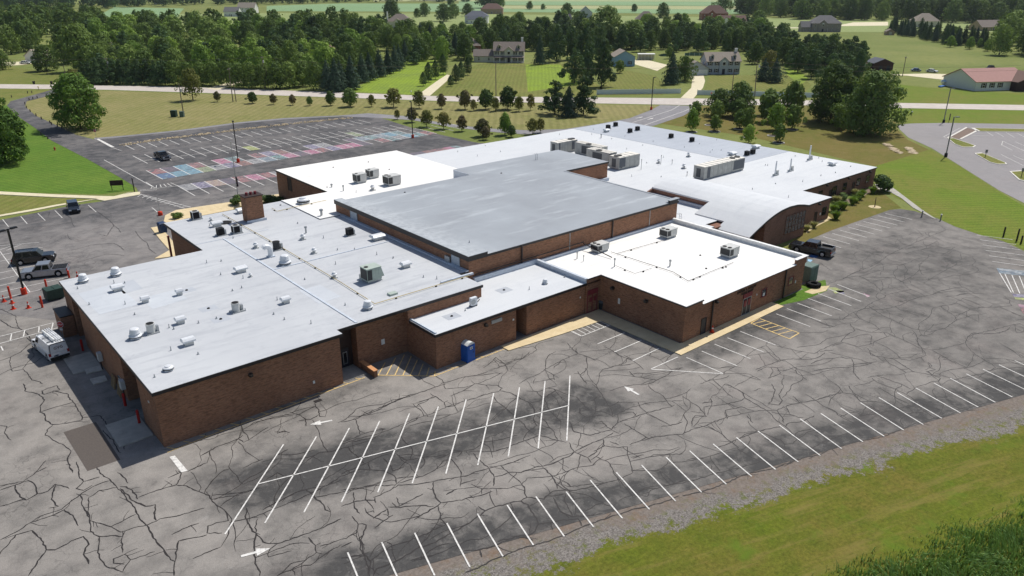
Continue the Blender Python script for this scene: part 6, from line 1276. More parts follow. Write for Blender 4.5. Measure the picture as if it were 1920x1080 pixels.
M_TRIM = plain('white_house_trim', (232,232,228), .6); M_SHUT = plain('dark_shutter', (40,44,54), .6); M_GDOOR = plain('white_garage_door', (224,226,226), .6)
def gable_roof(mb, x0, x1, y0, y1, z, rise, along='x', oh=.4, th=.18):
    if along == 'x':
        ym = (y0+y1)/2; sl = rise/((y1-y0)/2); e = z-oh*sl
        A = [(x0-oh, y0-oh, e), (x1+oh, y0-oh, e), (x1+oh, ym, z+rise), (x0-oh, ym, z+rise), (x1+oh, y1+oh, e), (x0-oh, y1+oh, e)]
    else:
        xm = (x0+x1)/2; sl = rise/((x1-x0)/2); e = z-oh*sl
        A = [(x1+oh, y0-oh, e), (x1+oh, y1+oh, e), (xm, y1+oh, z+rise), (xm, y0-oh, z+rise), (x0-oh, y1+oh, e), (x0-oh, y0-oh, e)]
    B = [(p[0], p[1], p[2]-th) for p in A]; vs = A+B
    mb._add(vs, [(0,1,2,3),(3,2,4,5),(7,6,9,8),(8,9,11,10),(0,6,7,1),(4,10,11,5),(1,7,8,2),(2,8,10,4),(5,11,9,3),(3,9,6,0)])
def gable_wall(mb, x0, x1, y0, y1, z0, z, rise, along='x'):
    mb.box(x0, x1, y0, y1, z0, z)
    if along == 'x': ym = (y0+y1)/2; mb._add([(x0,y0,z),(x0,y1,z),(x0,ym,z+rise),(x1,y0,z),(x1,y1,z),(x1,ym,z+rise)], [(0,2,1),(3,4,5)])
    else: xm = (x0+x1)/2; mb._add([(x0,y0,z),(x1,y0,z),(xm,y0,z+rise),(x0,y1,z),(x1,y1,z),(xm,y1,z+rise)], [(0,1,2),(3,5,4)])
def hip_roof(mb, x0, x1, y0, y1, z, rise, oh=.5):
    x0 -= oh; x1 += oh; y0 -= oh; y1 += oh; d = min(x1-x0, y1-y0)/2
    if x1-x0 >= y1-y0: R0, R1 = (x0+d*.95, (y0+y1)/2, z+rise), (x1-d*.95, (y0+y1)/2, z+rise)
    else: R0, R1 = ((x0+x1)/2, y0+d*.95, z+rise), ((x0+x1)/2, y1-d*.95, z+rise)
    a, b, c, e = (x0,y0,z), (x1,y0,z), (x1,y1,z), (x0,y1,z)
    if x1-x0 >= y1-y0: F = [(a,b,R1,R0),(b,c,R1),(c,e,R0,R1),(e,a,R0)]
    else: F = [(a,b,R0),(b,c,R1,R0),(c,e,R1),(e,a,R0,R1)]
    for f in F: mb.face(f)
    mb.face((e, c, b, a))
def win(par, x, y, z, w=.95, h=1.4, shut=False):
    mb = MB(); mb.box(x-w/2, x+w/2, y-.05, y+.05, z, z+h); o = mb.build('window', M_TRIM, par)
    for k in range(2): mb = MB(); mb.box(x-w/2+.08, x+w/2-.08, y-.07, y-.045, z+.08+k*h/2, z+h/2-.05+k*h/2); mb.build('pane', M_GLASS, o)
    if shut:
        for s in (-1, 1): mb = MB(); mb.box(x+s*(w/2+.28)-.2, x+s*(w/2+.28)+.2, y-.06, y+.02, z, z+h); mb.build('shutter', M_SHUT, o)
def win_x(par, x, y, z, w=.95, h=1.4):
    mb = MB(); mb.box(x-.05, x+.05, y-w/2, y+w/2, z, z+h); o = mb.build('window', M_TRIM, par); mb = MB(); mb.box(x-.07, x-.045, y-w/2+.08, y+w/2-.08, z+.08, z+h-.08); mb.build('pane', M_GLASS, o)
def dormer(par, x, y, z, wall, roof, w=1.6, d=2.2):
    mb = MB(); gable_wall(mb, x-w/2, x+w/2, y, y+d, z, z+1.5, .7, 'y'); o = mb.build('dormer', wall, par); mb = MB(); gable_roof(mb, x-w/2, x+w/2, y, y+d, z+1.5, .7, 'y', .2, .1); mb.build('dormer_roof', roof, o)
    mb = MB(); mb.box(x-.4, x+.4, y-.05, y+.02, z+.3, z+1.4); mb.build('dormer_window', M_GLASS, o)
HRZ = math.radians(-43)
def house(label, px, py, W, D, hw, rise, kind='gable', wall='white', roof='grey', floors=2, nwin=5, rz=HRZ, shut=False, chimney=None, dormers=(), fgable=None, wing=None, garage=None, porch=False, door=True, along='x', cat='house', name='house'):
    p = at(px, py); r = empty(name, (p.x, p.y, 0), rz, label, cat)
    x0, x1 = -W/2, W/2
    mb = MB()
    if kind == 'gable': gable_wall(mb, x0, x1, 0, D, 0, hw, rise, along)
    else: mb.box(x0, x1, 0, D, 0, hw)
    mb.build('wall', SD[wall], r); mb = MB()
    (gable_roof(mb, x0, x1, 0, D, hw, rise, along) if kind == 'gable' else hip_roof(mb, x0, x1, 0, D, hw, rise)); ro = mb.build('roof', SH[roof], r)
    for fl in range(floors):
        for k in range(nwin):
            x = x0+W*(k+.5)/nwin
            if door and fl == 0 and k == nwin//2: continue
            if abs(fl*2.8+2.3) > hw: continue
            win(r, x, 0, .9+fl*2.8, shut=shut)
        for k in range(2): win_x(r, x0, D*(k+.5)/2, .9+fl*2.8)
    if door:
        mb = MB(); mb.box(-.65, .65, -.06, .04, .1, 2.3); d = mb.build('door', M_TRIM, r); mb = MB(); mb.box(-.45, .45, -.09, -.05, .15, 2.15); mb.build('door_leaf', M_SHUT, d)
    if fgable:
        fx, fw = fgable; mb = MB(); gable_wall(mb, fx-fw/2, fx+fw/2, -.5, D/2, 0, hw, fw*.42, 'y'); o = mb.build('front_gable', SD[wall], r); mb = MB(); gable_roof(mb, fx-fw/2, fx+fw/2, -.5, D/2, hw, fw*.42, 'y', .3, .12); mb.build('gable_roof', SH[roof], o)
        mb = MB(); mb.box(fx-.75, fx+.75, -.56, -.48, hw-1.9, hw-.5); mb.cyl((fx, -.56, hw-.5), .75, .75, .08, 14, 'y'); mb.build('arched_window', M_TRIM, o); mb = MB(); mb.box(fx-.6, fx+.6, -.6, -.55, hw-1.8, hw-.6); mb.build('pane', M_GLASS, o)
        if door: mb = MB(); mb.box(fx-.6, fx+.6, -.58, -.48, .1, 2.3); mb.build('door', M_SHUT, o)
    for dx in dormers: dormer(r, dx, D*.12, hw+rise*.12, SD[wall], SH[roof])
    if chimney:
        cx, cyy, chh, m = chimney; mb = MB(); mb.box(cx-.5, cx+.5, cyy-.45, cyy+.45, 0, chh); mb.box(cx-.58, cx+.58, cyy-.53, cyy+.53, chh, chh+.2); mb.build('chimney', SD[m], ro)
    if wing:
        wx0, wx1, wy0, wy1, wh, wr, wal, wk = wing; mb = MB(); gable_wall(mb, wx0, wx1, wy0, wy1, 0, wh, wr, wk); o = mb.build('wing_wall', SD[wal], r); mb = MB(); gable_roof(mb, wx0, wx1, wy0, wy1, wh, wr, wk); mb.build('wing_roof', SH[roof], o)
        for k in range(2): 
            if not garage: win(o, wx0+(wx1-wx0)*(k+.5)/2, wy0, .9)
        if garage:
            for k in range(garage):
                w_ = (wx1-wx0)/garage; a = wx0+w_*k+.3; mb = MB(); mb.box(a, a+w_-.6, wy0-.06, wy0+.03, .05, 2.3); g_ = mb.build('garage_door', M_GDOOR, o)
                for j in range(4): mb = MB(); mb.box(a+.03, a+w_-.63, wy0-.09, wy0-.05, .1+j*.55, .6+j*.55); mb.build('door_panel', M_GDOOR, g_)
    if porch:
        mb = MB(); mb._add([(x0,-2.2,2.6),(x1,-2.2,2.6),(x1,.1,3.2),(x0,.1,3.2),(x0,-2.2,2.45),(x1,-2.2,2.45),(x1,.1,3.05),(x0,.1,3.05)], [(0,1,2,3),(7,6,5,4),(0,4,5,1),(1,5,6,2),(3,7,4,0)]); mb.build('porch_roof', SH[roof], r)
        for k in range(6): mb = MB(); x = x0+.15+(W-.3)*k/5; mb.box(x-.1, x+.1, -2.1, -1.9, 0, 2.5); mb.build('porch_post', M_TRIM, r)
        mb = MB(); mb.box(x0, x1, -2.2, 0, 0, .25); mb.build('porch_floor', M_CONC, r)
    return r
house('large grey-brown dormered house with porch facing the wide lawn', 954,117.5,14.5,9,5.7,3.6,'gable','cream','brown',2,5,chimney=(6.2,6,11,'white'),dormers=(-4.6,4.6),fgable=(0,4.2),wing=(-17,-7.2,1,8,3.2,2.6,'cream','x'),porch=True,shut=True)
house('pale blue-grey colonial house with shutters and two-door garage', 1355,139.5,14.5,9,5.6,3.2,'gable','grey','tan',2,5,rz=math.radians(-36),chimney=(6.6,5,10,'white'),dormers=(-4.8,4.8),fgable=(0,3.8),wing=(-17.5,-7.2,-2.5,6,3.0,2.8,'grey','y'),garage=2,shut=True)
house('light blue gable house with two shuttered windows beside tall pines', 1171,124.5,9.5,12,4.4,2.6,'gable','blue','tan',1,2,rz=math.radians(-36),shut=True,door=False,along='y')
p = at(1212,113); r = empty('carport', (p.x, p.y, 0), HRZ, 'white open carport behind the light blue house', 'carport'); mb = MB(); mb.box(-4.2,4.2,0,4,2.7,3.0); mb.build('roof', M_TRIM, r)
for k in range(6): mb = MB(); mb.box(-4.1+k*1.62,-3.96+k*1.62,.05,.2,0,2.7); mb.build('post', M_TRIM, r)
mb = MB(); mb.box(-4.1,4.1,3.9,4.0,0,2.7); mb.build('back_wall', SD['cream'], r)
house('tan hip roofed brick house half hidden behind driveway trees', 878,98,13,11,3.4,4.0,'hip','brick','brown',1,4)
house('grey hip roofed house with white chimney deep in the trees', 748,53,19,14,5,5.5,'hip','cream','brown',2,4,chimney=(-9.5,4,12,'white'),fgable=(-1,6))
house('grey roofed two-part house with white walls behind the wood', 893,44,20,13,6.0,4.2,'hip','white','slate',2,5,wing=(-7,7,-7,0,3.8,2.6,'white','x'))
house('brown roofed house just behind the grey two-part house', 922,26,24,14,5,5.5,'hip','tan','maroon',2,5)
house('small white house with dark roof behind the belt of pines', 1059,47,13,10,4.5,4.2,'gable','white','dark',1,3,rz=math.radians(-25)); house('blue-grey steep gable house at the meadow edge', 1098,33,13,10,5,5.5,'gable','grey','grey',2,3,along='y'); house('brown hip roof house peeking over the trees right of the big oak', 1212,46,17,13,4,6.5,'hip','tan','brown',1,3)
house('tall red-brown brick house with steep hip roof on the far meadow', 1340,38,24,15,6,7,'hip','brick','maroon',2,5,fgable=(-3,7)); house('white gabled house in front of the tall brick house', 1372,52,22,11,5.2,4,'gable','white','maroon',2,5,fgable=(4,6),wing=(-9,-2,-2,6,5.2,3,'white','y'))
house('large grey stone house with hip roof alone on the meadow', 1549,60,21,13,6.0,5.5,'hip','stone','grey',2,5,wing=(-18,-9.5,1,9,3.6,3.8,'stone','x'),fgable=(-3,6))
p = at(1669,66); r = empty('garden_shed', (p.x, p.y, 0), HRZ, 'small gambrel garden shed at the end of the cedar hedge', 'shed'); mb = MB(); gable_wall(mb,-2.8,2.8,0,4,0,2.6,1.6,'y'); mb.build('wall', SD['tan'], r); mb = MB(); gable_roof(mb,-2.8,2.8,0,4,2.6,1.6,'y',.3); mb.build('roof', SH['brown'], r); mb = MB(); mb.box(-.9,.9,-.06,.04,.05,2.2); mb.build('door', SD['cream'], r)
house('tan hip roofed house behind the dark cedar hedge', 1738,51,19,14,4.5,6.0,'hip','cream','tan',1,4); house('dark blue two-storey hip roofed house at upper right', 1858,38,22,15,7,6.0,'hip','navy','slate',2,5,wing=(-24,-11.5,1,10,4.4,4.2,'white','x'),garage=3,rz=math.radians(-30)); house('low brown roofed barn in front of the dark blue house', 1862,58,20,14,3,4.6,'gable','tan','brown',1,4,rz=math.radians(-30),name='barn',cat='barn'); house('pale roofed house at the far right edge of the wood', 1925,46,16,12,4,4,'hip','white','grey',1,3)
# long white building with red metal roof, brick end
p = at(1827,171); r = empty('roadside_hall', (p.x, p.y, 0), math.radians(-30), 'long white hall with pinkish red roof and dark brick end', 'building')
mb = MB(); gable_wall(mb,0,22,0,17,0,3.5,3.6,'x'); mb.build('wall', SD['white'], r); mb = MB(); gable_roof(mb,0,22,0,17,3.5,3.6,'x',.5); mb.build('roof', SH['red'], r)
mb = MB(); gable_wall(mb,14.5,30,-3.1,14,0,3.4,2.8,'y'); mb.build('brick_wing', SD['dark'], r); mb = MB(); gable_roof(mb,14.5,30,-3.2,14,3.45,2.9,'y',.5); mb.build('brick_wing_roof', SH['maroon'], r)
for k in range(3): win(r, 3.4+k*3.4, 0, 1.1, 1.2, 1.7, True)
p = at(1655,133); r = empty('field_shed', (p.x, p.y, 0), math.radians(-36), 'dark weathered field shed with grey roof on the gravel yard', 'shed'); mb = MB(); gable_wall(mb,-4.5,4.5,0,8,0,3.4,1.8,'y'); mb.build('wall', SD['dark'], r); mb = MB(); gable_roof(mb,-4.5,4.5,0,8,3.4,1.8,'y',.3); mb.build('roof', SH['slate'], r); mb = MB(); mb.box(-8.5,-4.5,1,7,0,2.8); mb.build('lean_to', SD['dark'], r); mb = MB(); mb.box(-8.7,-4.4,.8,7.2,2.8,2.95); mb.build('lean_to_roof', SH['maroon'], r)
for k in (-2, 1.5): mb = MB(); mb.box(k,k+1.6,-.06,.04,.1,2.2); mb.build('door', M_SHUT, r)
# far left
house('white gable garage beside a parked white car', 62,117,8,8,3.2,2.8,'gable','white','tan',1,0,door=False,along='y',rz=math.radians(-52),name='garage',cat='garage'); house('white house half hidden by the big left tree', 180,109,14,9,4.2,3.2,'gable','white','brown',1,4); house('brown roofed house sunk in the left wood', 270,84,14,11,3.4,3.8,'hip','tan','brown',1,3); house('long brown hip roof showing between the street trees', 585,113,24,12,3.2,4.6,'hip','brick','maroon',1,5)
house('white house with grey roof far behind the left wood', 462,25,19,12,6,5,'gable','white','tan',2,5); house('white house left of the taller far white one', 434,31,15,10,5,4,'gable','white','grey',2,4); house('small white farmhouse at the upper left tree line', 298,8,14,10,6,4,'gable','white','maroon',2,3)
for (x, y, W, l) in ((821,1.5,46,'long white farm shed at the top of the fields'),(795,0.5,22,'blue-grey grain building beside the long farm shed')): house(l, x, y, W, 16, 6, 3.5, 'gable', 'white', 'grey', 0, 0, door=False, name='farm_shed', cat='barn')
for (x, y, w, l) in ((935,80,11,'left swimming pool enclosure behind the dormered house'),(1320,105,10,'right pool fence behind the colonial house')):
    p = at(x, y); r = empty('pool_fence', (p.x, p.y, 0), HRZ, l, 'fence'); mb = MB()
    for k in range(9): mb = MB(); mb.box(-w+k*w/4-.06,-w+k*w/4+.06,0,.12,0,1.6); mb.build('post', M_TRIM, r); 
    for k in range(8): mb = MB(); mb.box(-w+k*w/4+.08,-w+(k+1)*w/4-.08,.02,.08,.1,1.5); mb.build('panel', plain('green_privacy_panel', (84,112,104)), r)
# ================================================================ trees and shrubs
def leaf_mat(name, dark, mid, light, trans=.2):
    t = NT(name, .75, .18); oi = t.n('ObjectInfo'); n = t.noise(5.0, 3, .6, vec=t.obj())
    c = t.mix(t.ramp(n, [(.3, 0.0), (.7, 1.0)]), lin(*dark), lin(*mid))
    c = t.mix(t.math('MULTIPLY', oi.outputs['Random'], .85), c, lin(*light))
    c = t.mix(1.0, c, t.ramp(oi.outputs['Random'], [(0.0, .72), (.35, 1.0), (.7, .9), (1.0, 1.18)]), 'MULTIPLY')
    t.col(c)
    tr = t.n('BsdfTranslucent'); t.l(t.mix(.4, c, lin(150,170,50)), tr.inputs['Color']); mx = t.n('MixShader'); mx.inputs[0].default_value = trans
    out = t.t.nodes['Material Output']; t.l(t.b.outputs[0], mx.inputs[1]); t.l(tr.outputs[0], mx.inputs[2]); t.l(mx.outputs[0], out.inputs['Surface']); return t.m
L_OAK = leaf_mat('oak_leaves', (74,100,48), (104,132,62), (126,146,74)); L_DARK = leaf_mat('dark_broadleaf', (58,82,44), (84,110,56), (100,122,64)); L_BRIGHT = leaf_mat('bright_green_leaves', (98,134,54), (124,156,66), (144,168,78))
L_YEL = leaf_mat('yellow_green_leaves', (92,106,48), (118,122,60), (132,122,70)); L_PINE = leaf_mat('pine_needles', (56,82,54), (78,106,68), (86,112,70), .15); L_SPR = leaf_mat('spruce_needles', (50,70,56), (68,90,74), (78,100,82), .12); L_CED = leaf_mat('cedar_needles', (52,76,46), (70,96,58), (80,104,62), .12)
L_CRAB = leaf_mat('crab_apple_leaves', (88,92,56), (114,110,72), (122,104,78)); L_GRAS = leaf_mat('ornamental_grass', (84,116,38), (112,144,52), (128,156,64)); L_PALE = leaf_mat('pale_plume_grass', (150,150,92), (178,174,116), (190,184,130))
M_BARK = plain('bark', (92,80,68), .9, .1, var=.25, scale=4)
def leaves(r, n, sampler, size, flat=.0):
    mb = MB()
    for _ in range(n):
        p, nrm = sampler(r); s = size*r.uniform(.6, 1.35)
        nrm = (nrm+Vector((r.uniform(-1, 1), r.uniform(-1, 1), r.uniform(-.7, 1.0)))*.42)
        if nrm.length < 1e-3: nrm = Vector((0, 0, 1))
        nrm.normalize(); u = nrm.cross(Vector((r.uniform(-1, 1), r.uniform(-1, 1), r.uniform(-1, 1)))); u = u.normalized() if u.length > 1e-3 else Vector((1, 0, 0)); q = nrm.cross(u)
        a = s*r.uniform(.7, 1.0); b = s*r.uniform(.5, .9)
        mb.face([p-u*a-q*b*.3, p-u*.1*a-q*b, p+u*a-q*b*.1, p+u*.2*a+q*b, p-u*.7*a+q*b*.6])
    return mb
def lobe_sampler(lobes):
    ws = [l[3]**2 for l in lobes]; tot = sum(ws)
    def f(r):
        k = r.random()*tot
        for (x, y, z, rad, sq), w_ in zip(lobes, ws):
            k -= w_
            if k <= 0: break
        d = Vector((r.gauss(0, 1), r.gauss(0, 1), r.gauss(0, 1)+.15)); d.normalize(); rr = rad*(r.random()**.22)*r.uniform(.86, 1.06)
        return Vector((x+d.x*rr, y+d.y*rr, z+d.z*rr*sq)), d
    return f
def broad(seed, n=2800, base=.08, nl=26, size=.03, spread=.5):
    """full crown: an inner mass with lobes over its surface, widest below the middle"""
    r = random.Random(seed); lobes = []; H = 1-base; sx = r.uniform(.88, 1.12)
    prof = lambda h: spread*(max(0.0, math.sin(math.pi*min(1, (.13+.87*h)**.82)))**.62)
    for i in range(nl):
        h = (i+.5)/nl*.86+.04; a = i*2.39996+r.uniform(-.4, .4); R = prof(h)*(1+.16*math.sin(2*a+seed))*r.uniform(.82, 1.12); rl = r.uniform(.07, .165)
        q = max(0, R-rl*.75)*r.uniform(.8, 1.1); lobes.append((math.cos(a)*q*sx, math.sin(a)*q/sx, base+H*h*r.uniform(.97, 1.03), rl, .85))
    for h in (.2, .4, .6, .78): lobes.append((0, 0, base+H*h, prof(h)*.78, .8))
    lobes.append((0, 0, base+H*.88, .12, .9))
    return leaves(r, n, lobe_sampler(lobes), size)
def conic(seed, n=2400, size=.03, tiers=11, base=.06, tip=.02, ragged=.25):
    r = random.Random(seed); ph = [r.random()*6.28 for _ in range(tiers)]
    def f(r):
        t = 1-math.sqrt(r.random()); k = int(t*tiers); tz = base+(1-base)*t; fr = t*tiers-k
        R = (.5*(1-t)+tip)*(1-.45*fr)*(1+ragged*math.sin(ph[min(k, tiers-1)]+3*0))
        a = r.random()*6.283; br = 1+.22*math.sin(a*7+k*2.1); rad = R*br*(r.random()**.3); d = Vector((math.cos(a), math.sin(a), .5))
        return Vector((math.cos(a)*rad, math.sin(a)*rad, tz-.02*rad)), d
    return leaves(r, n, f, size)
def pine(seed, n=2600, size=.032):
    r = random.Random(seed); lobes = []
    for i in range(34):
        t = (i+r.random())/34; z = .12+.84*t; R = .48*(1-t)**.7+.06; a = r.random()*6.283; rad = R*r.uniform(.5, .95); lobes.append((math.cos(a)*rad, math.sin(a)*rad, z+.02, r.uniform(.09, .16)*(1.15-.5*t), .6))
    for k in range(6): lobes.append((0, 0, .22+.13*k, .2*(1.2-.15*k), .9))
    return leaves(r, n, lobe_sampler(lobes), size)
def column(seed, n=1500, size=.035):
    r = random.Random(seed)
    def f(r):
        t = r.random(); R = .5*math.sin(math.pi*min(1, .16+t*.84))**.7*(1-.35*t); a = r.random()*6.283; rad = R*(r.random()**.25)*(1+.12*math.sin(5*a+9*t)); return Vector((math.cos(a)*rad, math.sin(a)*rad, .12+.88*t)), Vector((math.cos(a), math.sin(a), .4))
    return leaves(r, n, f, size)
def bush(seed, n=900, size=.07):
    r = random.Random(seed); lobes = [(r.uniform(-.25, .25), r.uniform(-.25, .25), r.uniform(.3, .62), r.uniform(.2, .34), .9) for _ in range(9)]; return leaves(r, n, lobe_sampler(lobes), size)
def tuft(seed, n=420):
    r = random.Random(seed); mb = MB()
    for _ in range(n):
        a = r.random()*6.283; lean = r.uniform(.05, .62); d = Vector((math.cos(a), math.sin(a), 0)); s = Vector((-d.y, d.x, 0))*.022; b = d*r.uniform(0, .12); h = r.uniform(.6, 1.0)
        m = b+d*lean*.35+Vector((0, 0, h*.65)); t = b+d*lean*.8+Vector((0, 0, h*r.uniform(.75, 1)))
        mb.face([b-s, b+s, m+s, m-s]); mb.face([m-s, m+s, t])
    return mb
def trunk_mesh(seed, h=.5, rad=.03, limbs=5, top=.75):
    r = random.Random(seed); mb = MB(); mb.tube([(0, 0, -.02), (r.uniform(-.01, .01), r.uniform(-.01, .01), h*.5), (r.uniform(-.02, .02), 0, h), (0, r.uniform(-.03, .03), top)], rad, 7, rad*.3)
    for i in range(limbs):
        a = i*6.283/limbs+r.random(); z = h*r.uniform(.55, 1); mb.tube([(0, 0, z), (math.cos(a)*.14, math.sin(a)*.14, z+.12), (math.cos(a)*.3, math.sin(a)*.3, z+.26)], rad*.5, 5, rad*.12)
    return mb.mesh('trunk', M_BARK)
TR = {'b': [trunk_mesh(s, .42, .026) for s in (1, 2)], 'c': [trunk_mesh(3, .6, .02, 0, .95)], 's': [trunk_mesh(4, .36, .022, 6, .6)]}
def mk(kind, fn, seeds, mat, **kw): return [fn(s, **kw).mesh('crown_'+kind, mat) for s in seeds]
CR_ = {'oak': mk('oak', broad, (1,2,3,4), L_OAK, size=.03), 'dark': mk('dark', broad, (5,6,7), L_DARK, n=3200, size=.03, base=.04), 'bright': mk('bright', broad, (8,9), L_BRIGHT, size=.032), 'yel': mk('yel', broad, (10,), L_YEL, n=1700, nl=15, size=.034, base=.2), 'young': mk('young', broad, (11,12,13), L_OAK, n=1500, base=.16, nl=14, size=.048), 'youngy': mk('youngy', broad, (14,15), L_BRIGHT, n=1300, base=.16, nl=13, size=.048),
 'crab': mk('crab', broad, (16,17), L_CRAB, n=1100, base=.24, nl=9, size=.055)+mk('crab', broad, (18,19), L_YEL, n=900, base=.26, nl=8, size=.05)+mk('crab', broad, (61,), L_DARK, n=1100, base=.2, nl=10, size=.055), 'pine': mk('pine', pine, (20,21,22), L_PINE), 'spruce': mk('spruce', conic, (23,24), L_SPR), 'cedar': mk('cedar', conic, (25,26), L_CED, ragged=.35, tip=.06), 'column': mk('column', column, (27,28), L_CED), 'big': mk('big', broad, (30,31), L_DARK, n=10000, nl=44, size=.02, base=.01), 'lawn': mk('lawn', broad, (33,34), leaf_mat('maple_leaves', (66,100,38), (94,128,50), (104,134,56)), n=8000, nl=34, size=.022, base=.06)}
BUSH = [bush(s).mesh('foliage', L_DARK) for s in (40, 41)]; BUSHB = [bush(s).mesh('foliage', L_OAK) for s in (42, 43)]; TUFT = [tuft(s).mesh('blades', L_GRAS) for s in (44, 45)]; TUFTP = [tuft(46).mesh('blades', L_PALE)]
NAMES = {'oak':'broadleaf_tree','dark':'broadleaf_tree','bright':'broadleaf_tree','yel':'broadleaf_tree','young':'young_tree','youngy':'young_tree','crab':'crab_apple_tree','pine':'pine_tree','spruce':'spruce_tree','cedar':'cedar_tree','column':'arborvitae','big':'broadleaf_tree','lawn':'broadleaf_tree'}
tr_r = random.Random(77)
def tree(px, py, h, w, kind, label, group=None, world=None):
    p = world if world is not None else at(px, py); p = Vector((p.x, p.y, 0))
    r = empty(NAMES[kind], p, tr_r.random()*6.283, label, 'tree', group); r.scale = (w, w, h)
    link('crown', tr_r.choice(CR_[kind]), r)
    k = 'c' if kind in ('pine','spruce','cedar','column') else ('s' if kind in ('crab','young','youngy') else 'b'); link('trunk', tr_r.choice(TR[k]), r); return r
def trow(items, kind, lab, group):
    """(px, py, h, w[, kind]) from left to right; lab gets its ordinal"""
    f = {'crab': .84, 'young': .88}.get(kind, 1.0)
    for i, it in enumerate(items): tree(it[0], it[1], it[2]*f, it[3]*f, it[4] if len(it) > 4 else kind, lab % ORD[i] if i < 20 else lab % ('%dth' % (i+1)), group)
def shrub(px, py, h, w, meshes, label, name='shrub', group=None, z=0):
    p = at(px, py); r = empty(name, (p.x, p.y, z), tr_r.random()*6, label, 'shrub' if name == 'shrub' else 'ornamental grass', group); r.scale = (w, w, h); link('foliage' if name == 'shrub' else 'blades', tr_r.choice(meshes), r)
    if name == 'shrub': link('stem', TR['s'][0], r, scale=(.6, .6, .6))
# --- near single trees
tree(152,241,15.0,15.5,'lawn','large bright maple on the dry lawn beside the drive'); tree(12,305,13.5,13.5,'lawn','large maple at the left frame edge on the green lawn'); tree(-28,262,13,12,'lawn','maple cut by the left frame edge behind the nearer one'); tree(362,188,10.5,9,'yel','sparse yellowing tree at the roadside behind the lawn utility pole'); tree(142,165,7,7,'yel','small yellowish tree showing above the big lawn maple')
tree(1556,229,17,16,'big','dark dense tree, left of the two big ones by the school lawn'); tree(1627,252,17,16.5,'big','dark dense tree, right of the two big ones by the school lawn'); tree(1590,232,13,12,'dark','dark tree wedged between the two big lawn trees'); tree(1573,243,6,5,'young','small tree at the foot of the two big lawn trees')
trow([(408,191,4,3.5),(474,194,4.5,5),(513,196,4,3.5),(549,197,4,3.5),(581,198,3.6,3.2),(620,198,5.5,5),(657,200,7,8),(697,200,4.5,4),(738,201,7,8.5),(786,203,6.5,6.5),(828,204,5.5,4.5),(872,205,7,6.5),(888,208,4.2,3.6),(911,205,7.5,7.5),(929,208.5,5,4.5),(952,205,8.5,8.5),(973,209,5.5,5),(995,207,6,4)], 'crab', '%s crab apple from the left in the row along the main road', 'crab apples along the main road')
trow([(745,224,3.4,3),(773,229,5,5,),(800,238,5.5,6),(832,242,5.5,5.8),(866,246,5,4.2),(905,256,5.5,6.2),(911,262,4,4),(947,253,7,5.2,'youngy'),(959,257,3.8,3.6),(998,252,5,5),(1013,249,4.6,4)], 'crab', '%s small tree from the left on the grass strip behind the back lot', 'small trees on the grass strip')
trow([(1040,214,10,9.5),(1066,219,9.5,8,'spruce'),(1094,215,11,10)], 'pine', '%s evergreen from the left in the clump before the turn-in', 'evergreen clump before the turn-in')
trow([(1297,247,7.2,5.2,'youngy'),(1304,220,5.5,5),(1340,246,5.0,4.2),(1343,225,6.5,6),(1348,217,9.5,10.5,'dark'),(1385,218,12,11.5,'dark'),(1384,223,7,7),(1386,241,6.0,5),(1401,245,7,5.2),(1403,268,5.4,4.6,'youngy'),(1440,216,9,8.5),(1440,229,9,9),(1454,244,8.5,7.5,'youngy'),(1460,267,5.4,4.4),(1485,242,7.6,6.6),(1484,219,12,10)], 'young', '%s young tree from the left on the worn school lawn', 'young trees on the school lawn')
for x, y in ((1297,248),(1340,247),(1386,242),(1402,258),(1460,268),(1449,255),(1331,235),(1485,243)):
    p = at(x, y); mb = MB(); mb.lathe((0,0,0), [(1.5,0),(1.5,.16),(1.2,.18)], 16); o = mb.build('tree_ring', M_CONC); o.location = (p.x, p.y, 0); o['kind'] = 'structure'; mb = MB(); mb.lathe((0,0,.181), [(1.2,0),(1.1,.04),(.1,.06)], 14); mb.build('mulch', plain('dark_mulch',(58,50,46),.95), o)
shrub(1655,358,4.0,4.6,BUSH,'round dark bushy tree at the far corner of the classroom wing')
# shrubs by the school
for (x, y, h, w, m, l) in ((444,385,2.2,3.0,BUSH,'clipped round bush left of the chimney'),(505,380,2.0,3.2,BUSH,'dark round bush right of the chimney'),(520,383,1.8,2.6,BUSH,'dark bush against the white roof wing'),(335,410,1.5,2.2,BUSHB,'leafy shrub by the court entrance')): shrub(x, y, h, w, m, l)
OG = [(1567,411,1.7,2.3,'bright tall grass clump nearest the car park by the classroom wing',0),(1562,397,1.6,2.2,'bright grass clump second along the classroom wall',0),(1572,393,1.7,2.2,'bright grass clump in the cluster by the wing corner',0),(1581,392,1.7,2.2,'rightmost bright grass clump of the corner cluster',0),(1568,380,1.5,2.2,'pale plume grass behind the corner cluster',1),(1598,383,1.7,2.2,'first bright grass clump of the middle group',0),(1605,379,1.6,2,'second bright grass clump of the middle group',0),(1612,374,1.6,2,'third bright grass clump of the middle group',0),(1616,368,1.5,2,'furthest bright grass clump of the middle group',0),(1602,366,1.4,2,'pale plume grass behind the middle group',1),(1636,363,1.6,2.1,'bright grass clump beside the round bushy tree',0),(1512,433,1.2,1.8,'pale grass clump under the grid window',1),(1525,427,1.2,1.8,'pale grass clump beside the vaulted hall door',1)]
for (x, y, h, w, l, k) in OG: shrub(x, y, h, w, TUFTP if k else TUFT, l, 'ornamental_grass', 'ornamental grasses along the classroom wall')
shrub(1580,374,1.6,2.0,BUSH,'brownish dark shrub among the ornamental grasses')
